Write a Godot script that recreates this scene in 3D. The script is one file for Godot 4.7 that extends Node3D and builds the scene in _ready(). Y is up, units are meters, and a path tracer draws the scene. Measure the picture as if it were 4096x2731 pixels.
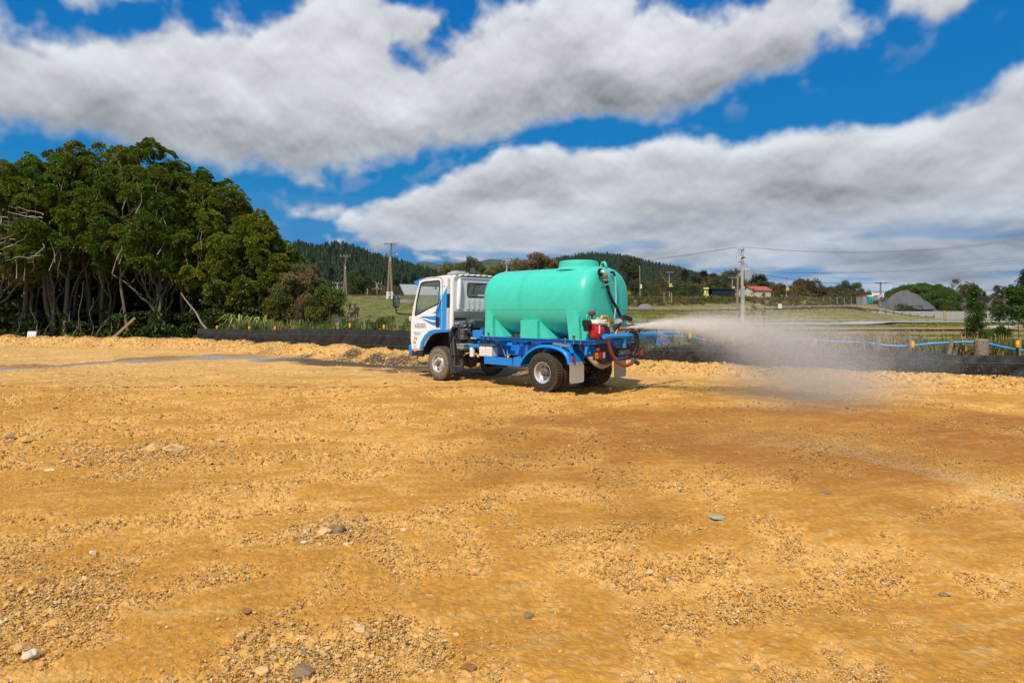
extends Node3D

# One camera at eye height on a level clay building site: x is right, y up, the view goes along -z. Units are metres.
const EYE := 1.72
const FOCAL := 620.0
const SUN_TRAVEL := Vector3(0.236, -0.777, -0.583)

var rng := RandomNumberGenerator.new()
var M := {}
var taken := {}
var clay_noise := FastNoiseLite.new()
var soft_noise := FastNoiseLite.new()
var leaf_shapes := []


func _ready() -> void:
	rng.seed = 4711
	# ---- camera
	var cam := Camera3D.new()
	cam.name = "camera"
	cam.position = Vector3(0, EYE, 0)
	cam.projection = Camera3D.PROJECTION_FRUSTUM
	cam.near = 0.1
	cam.far = 9000.0
	cam.size = 682.0 / FOCAL * 0.1
	cam.frustum_offset = Vector2(0, -31.0 / FOCAL * 0.1)
	cam.current = true
	add_child(cam)
	# ---- sky and exposure
	var env := Environment.new()
	env.background_mode = Environment.BG_SKY
	env.sky = Sky.new()
	var pano := PanoramaSkyMaterial.new()
	pano.panorama = make_sky()
	env.sky.sky_material = pano
	env.background_energy_multiplier = 1.0
	env.tonemap_mode = Environment.TONE_MAPPER_LINEAR
	env.tonemap_exposure = 1.0
	env.sdfgi_enabled = true
	env.ssao_enabled = true
	env.ssil_enabled = true
	env.volumetric_fog_enabled = true
	env.volumetric_fog_density = 0.0
	env.fog_enabled = true
	env.fog_density = 0.000025
	env.fog_light_color = Color(0.72, 0.84, 1.0)
	var we := WorldEnvironment.new()
	we.name = "sky"
	we.environment = env
	add_child(we)
	# ---- sun: high, behind the camera and a little to its left
	var sun := DirectionalLight3D.new()
	sun.name = "sun"
	sun.light_color = Color(1.0, 0.955, 0.88)
	sun.light_energy = 1.45
	sun.light_angular_distance = 0.5
	sun.shadow_enabled = true
	sun.basis = Basis.looking_at(SUN_TRAVEL.normalized(), Vector3.UP)
	add_child(sun)
	# ---- the place
	make_materials()
	make_leaf_shapes()
	build_site()
	build_grassland()
	build_hills()
	build_railway()
	build_road()
	build_tree_stand()
	build_far_trees()
	build_buildings()
	build_poles()
	build_fences()
	build_roadside_plants()
	build_truck()
	build_spray()
	build_stones()


# ---------------------------------------------------------------- helpers
func lin(r: float, g: float, b: float, a := 1.0) -> Color:
	var c := Color(r, g, b).linear_to_srgb()
	c.a = a
	return c


func mat(r: float, g: float, b: float, rough := 0.8, metal := 0.0) -> StandardMaterial3D:
	var m := StandardMaterial3D.new()
	m.albedo_color = lin(r, g, b)
	m.roughness = rough
	m.metallic = metal
	return m


func tinted(rough := 0.85) -> StandardMaterial3D:
	var m := mat(1, 1, 1, rough)
	m.vertex_color_use_as_albedo = true
	return m


func numbered(called: String) -> String:
	var n: int = taken.get(called, 0)
	taken[called] = n + 1
	return called if n == 0 else "%s_%03d" % [called, n]


func thing(called: String, label: String, category: String, at := Vector3.ZERO, turn := 0.0, group := "") -> Node3D:
	var o := Node3D.new()
	o.name = numbered(called)
	add_child(o)
	o.position = at
	o.rotation.y = turn
	tag(o, label, category, group)
	return o


func tag(o: Node, label: String, category: String, group := "") -> void:
	o.set_meta("label", label)
	o.set_meta("category", category)
	if group != "":
		o.set_meta("group", group)


func shape() -> SurfaceTool:
	var s := SurfaceTool.new()
	s.begin(Mesh.PRIMITIVE_TRIANGLES)
	s.set_smooth_group(-1)
	return s


func obj(called: String, s: SurfaceTool, m: Material, parent: Node = self) -> MeshInstance3D:
	s.generate_normals()
	return put(called, s.commit(), m, parent)


func put(called: String, mesh: Mesh, m: Material, parent: Node = self) -> MeshInstance3D:
	var o := MeshInstance3D.new()
	o.name = numbered(called) if parent == self else called
	o.mesh = mesh
	o.material_override = null
	if m:
		o.material_override = m
	parent.add_child(o, true)
	return o


func many(called: String, mesh: Mesh, m: Material, where: Array, tints: Array, parent: Node = self) -> MultiMeshInstance3D:
	var mm := MultiMesh.new()
	mm.transform_format = MultiMesh.TRANSFORM_3D
	mm.use_colors = tints.size() > 0
	mm.mesh = mesh
	mm.instance_count = where.size()
	for i in where.size():
		mm.set_instance_transform(i, where[i])
		if tints.size() > 0:
			mm.set_instance_color(i, tints[i])
	var o := MultiMeshInstance3D.new()
	o.name = numbered(called) if parent == self else called
	o.multimesh = mm
	o.material_override = m
	parent.add_child(o, true)
	return o


func stuff(o: Node, label: String, category: String) -> void:
	tag(o, label, category)
	o.set_meta("kind", "stuff")


func structure(o: Node, label: String, category: String) -> void:
	tag(o, label, category)
	o.set_meta("kind", "structure")


# corners run counter-clockwise as seen from outside
func tri(s: SurfaceTool, a: Vector3, b: Vector3, c: Vector3) -> void:
	s.add_vertex(a)
	s.add_vertex(c)
	s.add_vertex(b)


func quad(s: SurfaceTool, a: Vector3, b: Vector3, c: Vector3, d: Vector3) -> void:
	tri(s, a, b, c)
	tri(s, a, c, d)


func box(s: SurfaceTool, at: Vector3, size: Vector3, turn := Basis.IDENTITY, bevel := 0.0) -> void:
	var h := size / 2.0
	var t := Transform3D(turn, at)
	if bevel <= 0.0:
		for ax in 3:
			for sg in [-1.0, 1.0]:
				var n := Vector3.ZERO
				n[ax] = sg * h[ax]
				var p := Vector3.ZERO
				var q := Vector3.ZERO
				p[(ax + 1) % 3] = h[(ax + 1) % 3]
				q[(ax + 2) % 3] = h[(ax + 2) % 3] * sg
				quad(s, t * (n - p - q), t * (n + p - q), t * (n + p + q), t * (n - p + q))
		return
	var b := minf(bevel, minf(h.x, minf(h.y, h.z)) * 0.9)
	for ax in 3:
		var u := (ax + 1) % 3
		var w := (ax + 2) % 3
		for sg in [-1.0, 1.0]:
			var n := Vector3.ZERO
			n[ax] = sg * h[ax]
			var p := Vector3.ZERO
			var q := Vector3.ZERO
			p[u] = h[u] - b
			q[w] = (h[w] - b) * sg
			quad(s, t * (n - p - q), t * (n + p - q), t * (n + p + q), t * (n - p + q))
			# the edge between faces +-ax and +-u
			for sg2 in [-1.0, 1.0]:
				var e1 := Vector3.ZERO
				e1[ax] = sg * h[ax]
				e1[u] = sg2 * (h[u] - b)
				var e2 := Vector3.ZERO
				e2[ax] = sg * (h[ax] - b)
				e2[u] = sg2 * h[u]
				var l := Vector3.ZERO
				l[w] = (h[w] - b) * sg * sg2
				quad(s, t * (e1 - l), t * (e2 - l), t * (e2 + l), t * (e1 + l))
	for sx in [-1.0, 1.0]:
		for sy in [-1.0, 1.0]:
			for sz in [-1.0, 1.0]:
				var k := Vector3(sx, sy, sz)
				var a := k * Vector3(h.x, h.y - b, h.z - b)
				var c := k * Vector3(h.x - b, h.y, h.z - b)
				var d := k * Vector3(h.x - b, h.y - b, h.z)
				if sx * sy * sz > 0:
					tri(s, t * a, t * c, t * d)
				else:
					tri(s, t * a, t * d, t * c)


func tube(s: SurfaceTool, pts: Array, radius, sides := 8, caps := true) -> void:
	var n := pts.size()
	var rings := []
	var side := Vector3.ZERO
	for i in n:
		var dir: Vector3 = (pts[mini(i + 1, n - 1)] - pts[maxi(i - 1, 0)]).normalized()
		if side == Vector3.ZERO:
			side = dir.cross(Vector3.UP if absf(dir.y) < 0.9 else Vector3.RIGHT).normalized()
		else:
			side = (side - dir * side.dot(dir)).normalized()
		var up := side.cross(dir)
		var r: float = radius[i] if radius is Array else radius
		var ring := []
		for k in sides:
			var a := TAU * k / sides
			ring.append(pts[i] + (side * cos(a) + up * sin(a)) * r)
		rings.append(ring)
	loft(s, rings, true, caps)


# rings of equal length; a closed ring runs counter-clockwise as seen from the far end looking back
func loft(s: SurfaceTool, rings: Array, closed := true, caps := false, smooth := 1) -> void:
	s.set_smooth_group(smooth)
	var n: int = rings[0].size()
	for i in rings.size() - 1:
		var a: Array = rings[i]
		var b: Array = rings[i + 1]
		for k in n if closed else n - 1:
			var j := (k + 1) % n
			quad(s, a[k], b[k], b[j], a[j])
	s.set_smooth_group(-1)
	if caps:
		for e in 2:
			var ring: Array = rings[0] if e == 0 else rings[-1]
			var mid := Vector3.ZERO
			for p in ring:
				mid += p
			mid /= n
			for k in n:
				if e == 0:
					tri(s, mid, ring[k], ring[(k + 1) % n])
				else:
					tri(s, mid, ring[(k + 1) % n], ring[k])


# profile of (radius, height along the axis); crisp between segments, round about the axis
func lathe(s: SurfaceTool, profile: Array, t: Transform3D, sides := 24, smooth_all := false) -> void:
	for i in profile.size() - 1:
		var p: Vector2 = profile[i]
		var q: Vector2 = profile[i + 1]
		s.set_smooth_group(1 if smooth_all else 2 + i)
		for k in sides:
			var a := TAU * k / sides
			var b := TAU * (k + 1) / sides
			var ca := Vector3(cos(a), 0, -sin(a))
			var cb := Vector3(cos(b), 0, -sin(b))
			var v0 := t * (ca * p.x + Vector3.UP * p.y)
			var v1 := t * (cb * p.x + Vector3.UP * p.y)
			var v2 := t * (cb * q.x + Vector3.UP * q.y)
			var v3 := t * (ca * q.x + Vector3.UP * q.y)
			if p.x < 1e-5:
				tri(s, v0, v2, v3)
			elif q.x < 1e-5:
				tri(s, v0, v1, v2)
			else:
				quad(s, v0, v1, v2, v3)
	s.set_smooth_group(-1)


# a flat outline (counter-clockwise in x, y) pushed out along +z of t
func prism(s: SurfaceTool, outline: Array, depth: float, t := Transform3D.IDENTITY) -> void:
	var poly := PackedVector2Array(outline)
	if Geometry2D.is_polygon_clockwise(poly):
		poly.reverse()
	var index := Geometry2D.triangulate_polygon(poly)
	for i in range(0, index.size(), 3):
		var p := poly[index[i]]
		var q := poly[index[i + 1]]
		var r := poly[index[i + 2]]
		if (q - p).cross(r - p) < 0:
			var w := q
			q = r
			r = w
		tri(s, t * Vector3(p.x, p.y, depth), t * Vector3(q.x, q.y, depth), t * Vector3(r.x, r.y, depth))
		if depth > 0.0:
			tri(s, t * Vector3(p.x, p.y, 0), t * Vector3(r.x, r.y, 0), t * Vector3(q.x, q.y, 0))
	if depth > 0.0:
		for i in poly.size():
			var p := poly[i]
			var q := poly[(i + 1) % poly.size()]
			quad(s, t * Vector3(p.x, p.y, 0), t * Vector3(q.x, q.y, 0), t * Vector3(q.x, q.y, depth), t * Vector3(p.x, p.y, depth))


func curve(points: Array, per := 6) -> Array:
	var out := []
	for i in points.size() - 1:
		var a = points[maxi(i - 1, 0)]
		var b = points[i]
		var c = points[i + 1]
		var d = points[mini(i + 2, points.size() - 1)]
		for k in per:
			var t := float(k) / per
			out.append(0.5 * (2.0 * b + (c - a) * t + (2.0 * a - 5.0 * b + 4.0 * c - d) * t * t + (3.0 * b - a - 3.0 * c + d) * t * t * t))
	out.append(points[-1])
	return out


func along(table: Array, x: float) -> float:
	if x <= table[0].x:
		return table[0].y
	for i in table.size() - 1:
		if x < table[i + 1].x:
			return lerpf(table[i].y, table[i + 1].y, (x - table[i].x) / (table[i + 1].x - table[i].x))
	return table[-1].y


func jitter(a: float) -> float:
	return rng.randf_range(-a, a)


# a compass bearing in the survey of the place, as offset per metre of depth, and the point on it at a depth
func spot(bearing: float, depth: float) -> Vector3:
	var x := (bearing - 512.0) / FOCAL * depth
	return Vector3(x, ground_y(x, depth), -depth)


func lift(level: float, depth: float) -> float:
	return EYE + (310.0 - level) / FOCAL * depth


# ---------------------------------------------------------------- sky
var sky_masks := []
var sky_billow := FastNoiseLite.new()
var sky_fine := FastNoiseLite.new()
var sky_broad := FastNoiseLite.new()
var sky_soft := FastNoiseLite.new()
const SKY_W := 150
const SKY_H := 70


# clouds as outlines in degrees (azimuth from the view direction, elevation)
func cloud_banks() -> Array:
	return [
		[[-49.6, 13.6], [-43.0, 16.1], [-39.6, 17.4], [-37.1, 18.6], [-35.0, 19.9], [-30.7, 20.9], [-28.6, 22.3], [-25.7, 23.0], [-23.4, 23.2], [-20.6, 24.5], [-19.2, 26.2], [-15.5, 29.4], [-12.1, 27.9], [-11.4, 26.0], [-8.6, 25.8], [-6.1, 25.2], [-7.0, 24.5], [-8.6, 23.3], [-10.0, 22.2], [-7.6, 22.4], [-3.9, 24.2], [-1.9, 25.4], [2.2, 26.5], [6.2, 29.2], [9.7, 28.1], [11.7, 26.1], [15.1, 24.5], [18.0, 23.7], [20.2, 24.5], [21.9, 25.5], [24.7, 26.8], [26.9, 24.6], [28.8, 22.8], [30.4, 21.6], [30.1, 20.4], [26.9, 20.6], [25.3, 19.8], [21.9, 19.1], [20.2, 18.9], [17.3, 17.8], [14.3, 16.5], [11.7, 16.3], [8.9, 17.1], [5.8, 17.1], [1.0, 16.2], [-4.7, 14.9], [-9.0, 13.5], [-14.8, 12.3], [-22.0, 11.4], [-26.0, 11.4], [-30.7, 12.3], [-33.0, 13.3], [-37.1, 12.9], [-39.6, 13.0], [-43.0, 12.8], [-49.6, 10.6]],
		[[-17.2, 6.3], [-14.8, 8.6], [-11.7, 10.2], [-7.0, 11.5], [-3.1, 13.4], [0.2, 14.6], [4.2, 14.9], [7.0, 14.2], [9.7, 14.7], [13.6, 15.2], [18.0, 14.4], [19.5, 13.6], [23.0, 14.8], [26.3, 15.0], [28.8, 15.0], [32.1, 14.1], [34.6, 14.6], [36.5, 15.6], [38.3, 16.3], [39.5, 16.9], [45.0, 17.9], [50.4, 18.6], [54.9, 13.9], [54.9, -0.2], [12.8, -1.1], [5.0, 0.5], [-1.0, 3.7], [-7.0, 4.8], [-11.7, 5.5]],
		[[-20.3, 9.1], [-18.5, 9.7], [-16.3, 9.6], [-15.0, 9.0], [-15.9, 8.3], [-18.8, 8.3]],
		[[-37.1, 23.4], [-36.8, 21.5], [-35.0, 21.4], [-31.9, 21.8], [-29.5, 22.9], [-28.7, 24.6], [-31.6, 25.6]],
		[[-41.9, 21.5], [-41.0, 17.4], [-39.6, 17.9], [-38.3, 18.6], [-37.7, 19.9], [-38.8, 21.0], [-39.3, 22.2]],
		[[30.9, 24.9], [31.5, 22.5], [33.0, 21.0], [35.4, 20.4], [36.8, 21.1], [37.3, 23.3]],
	]


func make_sky() -> ImageTexture:
	sky_billow.seed = 11
	sky_billow.noise_type = FastNoiseLite.TYPE_SIMPLEX_SMOOTH
	sky_billow.fractal_type = FastNoiseLite.FRACTAL_FBM
	sky_billow.fractal_octaves = 6
	sky_billow.fractal_gain = 0.52
	sky_billow.frequency = 0.13
	sky_fine.seed = 5
	sky_fine.noise_type = FastNoiseLite.TYPE_SIMPLEX_SMOOTH
	sky_fine.fractal_type = FastNoiseLite.FRACTAL_FBM
	sky_fine.fractal_octaves = 4
	sky_fine.frequency = 0.3
	sky_soft.seed = 61
	sky_soft.noise_type = FastNoiseLite.TYPE_SIMPLEX_SMOOTH
	sky_soft.fractal_type = FastNoiseLite.FRACTAL_FBM
	sky_soft.fractal_octaves = 4
	sky_soft.fractal_gain = 0.45
	sky_soft.frequency = 0.1
	sky_broad.seed = 23
	sky_broad.noise_type = FastNoiseLite.TYPE_SIMPLEX_SMOOTH
	sky_broad.fractal_octaves = 2
	sky_broad.frequency = 0.022
	# signed distance (degrees) to the banks, on a coarse grid
	for part in 2:
		sky_masks.append(PackedFloat32Array())
		sky_masks[part].resize(SKY_W * SKY_H)
	var banks := cloud_banks()
	for gy in SKY_H:
		for gx in SKY_W:
			var p := Vector2(gx - 75.0, gy * 0.6 - 2.0)
			var d0 := 99.0
			var d1 := 99.0
			for b in banks.size():
				var poly: Array = banks[b]
				var near := 99.0
				var inside := false
				for i in poly.size():
					var a := Vector2(poly[i][0], poly[i][1])
					var c := Vector2(poly[(i + 1) % poly.size()][0], poly[(i + 1) % poly.size()][1])
					near = minf(near, p.distance_to(Geometry2D.get_closest_point_to_segment(p, a, c)))
					if (a.y > p.y) != (c.y > p.y) and p.x < (c.x - a.x) * (p.y - a.y) / (c.y - a.y) + a.x:
						inside = not inside
				if inside:
					near = -near
				if b == 1:
					d1 = near
				elif b > 1:
					d0 = minf(d0, near + 0.5)
				else:
					d0 = minf(d0, near)
			sky_masks[0][gy * SKY_W + gx] = d0
			sky_masks[1][gy * SKY_W + gx] = d1
	var whole := paint_sky(512, 256, 0, 0, 512, 128)
	var im := Image.create(512, 256, false, Image.FORMAT_RGBF)
	im.fill(Color(0.25, 0.21, 0.13))
	im.blit_rect(whole, Rect2i(0, 0, 512, 128), Vector2i.ZERO)
	im.resize(4096, 2048, Image.INTERPOLATE_CUBIC)
	# the half of the sky before the camera at full size: from the horizon to 31 degrees
	var rows := 360
	var cols := 500
	var right := paint_sky(4096, 2048, 0, 1024 - rows, cols, rows)
	im.blit_rect(right, Rect2i(0, 0, cols, rows), Vector2i(0, 1024 - rows))
	var left := paint_sky(4096, 2048, 4096 - cols, 1024 - rows, cols, rows)
	im.blit_rect(left, Rect2i(0, 0, cols, rows), Vector2i(4096 - cols, 1024 - rows))
	return ImageTexture.create_from_image(im)


func bank_at(part: int, az: float, el: float) -> float:
	var fx := clampf(az + 75.0, 0.0, SKY_W - 1.01)
	var fy := clampf((el + 2.0) / 0.6, 0.0, SKY_H - 1.01)
	var ix := int(fx)
	var iy := int(fy)
	var k := iy * SKY_W + ix
	var m: PackedFloat32Array = sky_masks[part]
	fx -= ix
	fy -= iy
	return lerpf(lerpf(m[k], m[k + 1], fx), lerpf(m[k + SKY_W], m[k + SKY_W + 1], fx), fy)


func paint_sky(w: int, h: int, x0: int, y0: int, nx: int, ny: int) -> Image:
	var data := PackedFloat32Array()
	data.resize(nx * ny * 3)
	var at := 0
	for j in ny:
		var el := 90.0 - (y0 + j + 0.5) * 180.0 / h
		var up := clampf(el / 30.0, 0.0, 1.0)
		var up2 := sqrt(up)
		var br := lerpf(0.10, 0.0, minf(up2 * 1.6, 1.0))
		var bg := lerpf(0.33, 0.138, up2)
		var bb := lerpf(0.60, 0.48, up2)
		if el > 30.0:
			var k := (el - 30.0) / 60.0
			bg = lerpf(0.138, 0.115, k)
			bb = lerpf(0.48, 0.40, k)
		var sq := 1.0 + 1.3 * exp(-el / 9.0)  # clouds flatten towards the horizon
		for i in nx:
			var az := (x0 + i + 0.5) * 360.0 / w
			if az > 180.0:
				az -= 360.0
			var far := clampf((absf(az) - 48.0) / 20.0, 0.0, 1.0)
			far = maxf(far, clampf((el - 29.0) / 8.0, 0.0, 1.0))
			# noise on a ring, so that it closes behind the camera
			var ra := deg_to_rad(az)
			var qx := sin(ra) * 57.0
			var qz := cos(ra) * 57.0
			var qy := el * sq
			var n := sky_billow.get_noise_3d(qx * 0.8, qy * 1.35, qz * 0.8)
			var f := sky_fine.get_noise_3d(qx, qy * 1.3, qz)
			var d0 := bank_at(0, az + n * 0.5, el + f * 0.4)
			var d1 := bank_at(1, az + n * 0.5, el + f * 0.3)
			if far > 0.0:
				var other := (0.02 - sky_broad.get_noise_3d(qx, qy * 1.6, qz)) * 26.0
				d0 = lerpf(d0, other, far)
				d1 = lerpf(d1, 9.0, far)
			var wob := n * 1.9 + f * 1.8 + 0.35
			if d0 < d1:
				wob *= lerpf(1.0, 0.4, smoothstep(-1.0, 1.5, bank_at(0, az, el - 2.0)) * smoothstep(1.5, -1.0, bank_at(0, az, el + 2.5)))
			var t0 := -d0 + wob
			var t1 := -d1 + wob * 0.55
			var c0 := smoothstep(-0.6, 1.5, t0)
			var c1 := smoothstep(-0.35, 0.9, t1)
			# thin veils drifting off the upper bank
			c0 = maxf(c0, 0.22 * smoothstep(0.0, 0.5, f + n * 0.5) * smoothstep(3.6, 0.5, d0))
			# rents in the low bank near the horizon
			var rent := smoothstep(0.02, 0.36, sky_billow.get_noise_3d(qx * 0.5 + 40.0, qy * 2.4, qz * 0.5)) * smoothstep(9.0, 3.0, el)
			c1 *= 1.0 - 0.8 * rent
			# light from above and behind: rims and upper bulges are white, bellies are grey
			var above := sky_soft.get_noise_3d(qx * 0.6, qy + 1.6, qz * 0.6)
			var here := sky_soft.get_noise_3d(qx * 0.6, qy, qz * 0.6)
			var relief := here - above
			var f_up := sky_fine.get_noise_3d(qx, qy * 1.3 + 0.5, qz)
			var lit := 0.585 + relief * 0.26 + here * 0.10 + (f - f_up) * 0.14
			if c0 >= c1:
				var up_edge := bank_at(0, az, el + 2.4) - d0
				lit += clampf(up_edge * 0.07, -0.10, 0.17) * exp(-maxf(-d0, 0.0) * 0.14) + 0.03
				var belly := bank_at(0, az, el - 2.6)
				lit -= 0.085 * smoothstep(-2.6, 0.6, belly) * smoothstep(0.4, -0.6, d0) * smoothstep(-0.5, 1.0, t0)
				lit = lerpf(lit, 0.58, smoothstep(1.4, 0.0, t0) * 0.6)
			else:
				var up_edge1 := bank_at(1, az, el + 1.7) - d1
				lit += clampf(up_edge1 * 0.17, -0.05, 0.30) * exp(-maxf(-d1, 0.0) * 0.7) - 0.09 * smoothstep(0.6, 4.0, -d1)
				var band := sky_soft.get_noise_3d(qx * 0.45, qy * 2.3 + 30.0, qz * 0.45)
				lit += band * 0.30 * smoothstep(0.8, 4.0, -d1)
			lit = clampf(lit, 0.17, 0.84)
			var c := clampf(maxf(c0, c1), 0.0, 1.0) * 0.97
			var low := smoothstep(9.0, 1.0, el)
			data[at] = lerpf(br, lit * lerpf(0.965, 0.86, low), c)
			data[at + 1] = lerpf(bg, lit * lerpf(0.99, 0.98, low), c)
			data[at + 2] = lerpf(bb, lit * lerpf(1.03, 1.16, low), c)
			at += 3
	return Image.create_from_data(nx, ny, false, Image.FORMAT_RGBF, data.to_byte_array())


# ---------------------------------------------------------------- materials
func noise_tex(freq: float, ramp: Array, size := 512, sd := 1, octaves := 5, type := FastNoiseLite.TYPE_SIMPLEX_SMOOTH) -> NoiseTexture2D:
	var n := FastNoiseLite.new()
	n.seed = sd
	n.noise_type = type
	n.frequency = freq
	n.fractal_octaves = octaves
	var t := NoiseTexture2D.new()
	t.width = size
	t.height = size
	t.seamless = true
	t.noise = n
	var g := Gradient.new()
	var o := PackedFloat32Array()
	var c := PackedColorArray()
	for r in ramp:
		o.append(r[0])
		c.append(lin(r[1], r[2], r[3]))
	g.offsets = o
	g.colors = c
	t.color_ramp = g
	return t


func textured(freq: float, ramp: Array, scale: float, rough := 0.85, sd := 1, world := false) -> StandardMaterial3D:
	var m := mat(1, 1, 1, rough)
	m.albedo_texture = noise_tex(freq, ramp, 512, sd)
	m.uv1_triplanar = true
	m.uv1_world_triplanar = world
	m.uv1_scale = Vector3.ONE * scale
	return m


func bump(m: StandardMaterial3D, freq: float, cm: float, sd := 3) -> StandardMaterial3D:
	m.heightmap_enabled = true
	m.heightmap_texture = noise_tex(freq, [[0.0, 0, 0, 0], [1.0, 1, 1, 1]], 512, sd)
	m.heightmap_scale = cm
	return m


func make_materials() -> void:
	M.clay = tinted(0.95)
	M.clay.albedo_texture = noise_tex(0.11, [[0.2, 0.80, 0.77, 0.70], [0.36, 0.97, 0.96, 0.94], [0.5, 1, 1, 1], [0.8, 1, 1, 1]], 1024, 71, 4)
	M.clay.heightmap_enabled = true
	M.clay.heightmap_texture = noise_tex(0.09, [[0.0, 0, 0, 0], [1.0, 1, 1, 1]], 1024, 71, 4)
	M.clay.heightmap_scale = 0.45
	M.clay.uv1_triplanar = true
	M.clay.uv1_world_triplanar = true
	M.clay.uv1_scale = Vector3.ONE * 1.1
	M.stone = tinted(0.9)
	M.leaf = tinted(0.42)
	M.leaf.metallic_specular = 0.4
	M.leaf.backlight_enabled = true
	M.leaf.backlight = lin(0.35, 0.35, 0.35)
	M.far_leaf = tinted(0.9)
	M.grass = tinted(0.8)
	M.grass.backlight_enabled = true
	M.grass.backlight = lin(0.3, 0.3, 0.3)
	M.land = tinted(0.95)
	M.bark = textured(0.02, [[0.25, 0.08, 0.066, 0.034], [0.5, 0.17, 0.145, 0.08], [0.75, 0.25, 0.22, 0.14]], 1.3, 0.9, 8, true)
	M.pale_bark = mat(0.34, 0.30, 0.23, 0.9)
	M.timber = textured(0.03, [[0.2, 0.13, 0.10, 0.07], [0.5, 0.22, 0.18, 0.13], [0.8, 0.30, 0.25, 0.19]], 1.0, 0.9, 4, true)
	M.new_timber = textured(0.03, [[0.2, 0.30, 0.19, 0.10], [0.5, 0.38, 0.25, 0.14], [0.8, 0.46, 0.32, 0.19]], 1.0, 0.85, 6, true)
	M.dark_timber = mat(0.045, 0.04, 0.035, 0.9)
	M.grey_timber = textured(0.04, [[0.2, 0.20, 0.20, 0.19], [0.5, 0.33, 0.33, 0.32], [0.8, 0.44, 0.44, 0.43]], 0.7, 0.85, 9, true)
	M.concrete = textured(0.03, [[0.2, 0.32, 0.31, 0.28], [0.5, 0.42, 0.41, 0.37], [0.8, 0.5, 0.49, 0.45]], 0.6, 0.9, 12, true)
	M.white_paint = mat(0.72, 0.72, 0.70, 0.5)
	M.galvanised = mat(0.42, 0.44, 0.45, 0.45, 0.35)
	M.wire = mat(0.03, 0.032, 0.035, 0.6)
	M.asphalt = bump(textured(0.05, [[0.2, 0.07, 0.07, 0.07], [0.8, 0.13, 0.128, 0.12]], 0.4, 0.9, 14, true), 0.2, 0.4)
	M.path = textured(0.02, [[0.2, 0.34, 0.33, 0.30], [0.8, 0.44, 0.43, 0.40]], 0.3, 0.9, 15, true)
	M.ballast = bump(textured(0.3, [[0.1, 0.08, 0.075, 0.07], [0.5, 0.18, 0.17, 0.16], [0.9, 0.34, 0.32, 0.29]], 0.5, 0.95, 16, true), 0.3, 3.0)
	M.rust = mat(0.16, 0.07, 0.035, 0.8, 0.2)
	M.cloth = textured(0.012, [[0.3, 0.012, 0.011, 0.011], [0.6, 0.02, 0.019, 0.018], [0.85, 0.06, 0.055, 0.048]], 0.7, 0.4, 33, true)
	M.yellow = mat(0.85, 0.42, 0.01, 0.4)
	M.pipe_blue = mat(0.02, 0.30, 0.72, 0.35)
	M.black = mat(0.012, 0.012, 0.013, 0.45)
	M.matt_black = mat(0.02, 0.02, 0.022, 0.85)
	M.glass = mat(0.5, 0.6, 0.58, 0.04)
	M.glass.transparency = BaseMaterial3D.TRANSPARENCY_ALPHA
	M.glass.albedo_color = Color(0.75, 0.85, 0.82, 0.1)
	M.dark_glass = mat(0.02, 0.025, 0.03, 0.08)
	M.red = mat(0.62, 0.02, 0.02, 0.3)
	M.orange = mat(0.75, 0.16, 0.01, 0.3)


# ---------------------------------------------------------------- lie of the land
# depth of the silt fence along the edge of the site, for each x
const FENCE := [Vector2(-70, 36.5), Vector2(-40, 35.2), Vector2(-26.4, 32.0), Vector2(-15.3, 29.5), Vector2(-10.9, 27.0), Vector2(-3.5, 21.5), Vector2(3.9, 18.8), Vector2(8.4, 16.7), Vector2(12.4, 15.0), Vector2(20, 13.0), Vector2(60, 8.0)]
const BUND := [Vector2(-40, 0.4), Vector2(-26, 0.5), Vector2(-15, 0.46), Vector2(-10.9, 0.4), Vector2(-3.5, 0.44), Vector2(3.9, 0.27), Vector2(8.4, 0.17), Vector2(12.4, 0.14), Vector2(20, 0.12)]


func fence_depth(x: float) -> float:
	return along(FENCE, x)


func bund_height(x: float) -> float:
	return along(BUND, x)


func rail_depth(x: float) -> float:
	return 112.0 + 0.3 * x


# open country beyond the fence
func far_ground(x: float, d: float) -> float:
	var rd := rail_depth(x)
	var bank := smoothstep(56.0, 76.0, x) if x > 0.0 else 0.0
	var l := 0.05 + 3.95 * pow(clampf((d - 36.0) / (rd - 8.0 - 36.0), 0.0, 1.0), 1.25)
	var r := -0.5 + 0.25 * smoothstep(55.0, 64.0, d) + smoothstep(88.5, 96.0, d) * 1.35 + smoothstep(99.0, rd - 5.0, d) * 2.85
	if x > 8.0 and d > 94.0:
		r += clampf((30.0 - x) / 30.0, 0.0, 1.0) * 0.3
	var flat := -0.5 + 0.3 * smoothstep(55.0, 64.0, d)
	var y := lerpf(l, r, smoothstep(-2.0, 14.0, x))
	if d > rd - 6.0:
		y = minf(y, 4.0)
	y = lerpf(y, flat, bank)
	if x > -13.5:
		y = lerpf(y, maxf(y, bund_height(x) * 0.75), smoothstep(5.5, 0.8, d - fence_depth(x)))
	if x > 50.0:
		y = maxf(y, 3.1 * smoothstep(123.0, 140.0, d) * smoothstep(100.0, 88.0, x))
	if d > rd + 16.0 and x < 50.0:
		y = lerpf(y, lerpf(2.6, flat + 0.1, bank), smoothstep(rd + 16.0, rd + 34.0, d))
	return y


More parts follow.
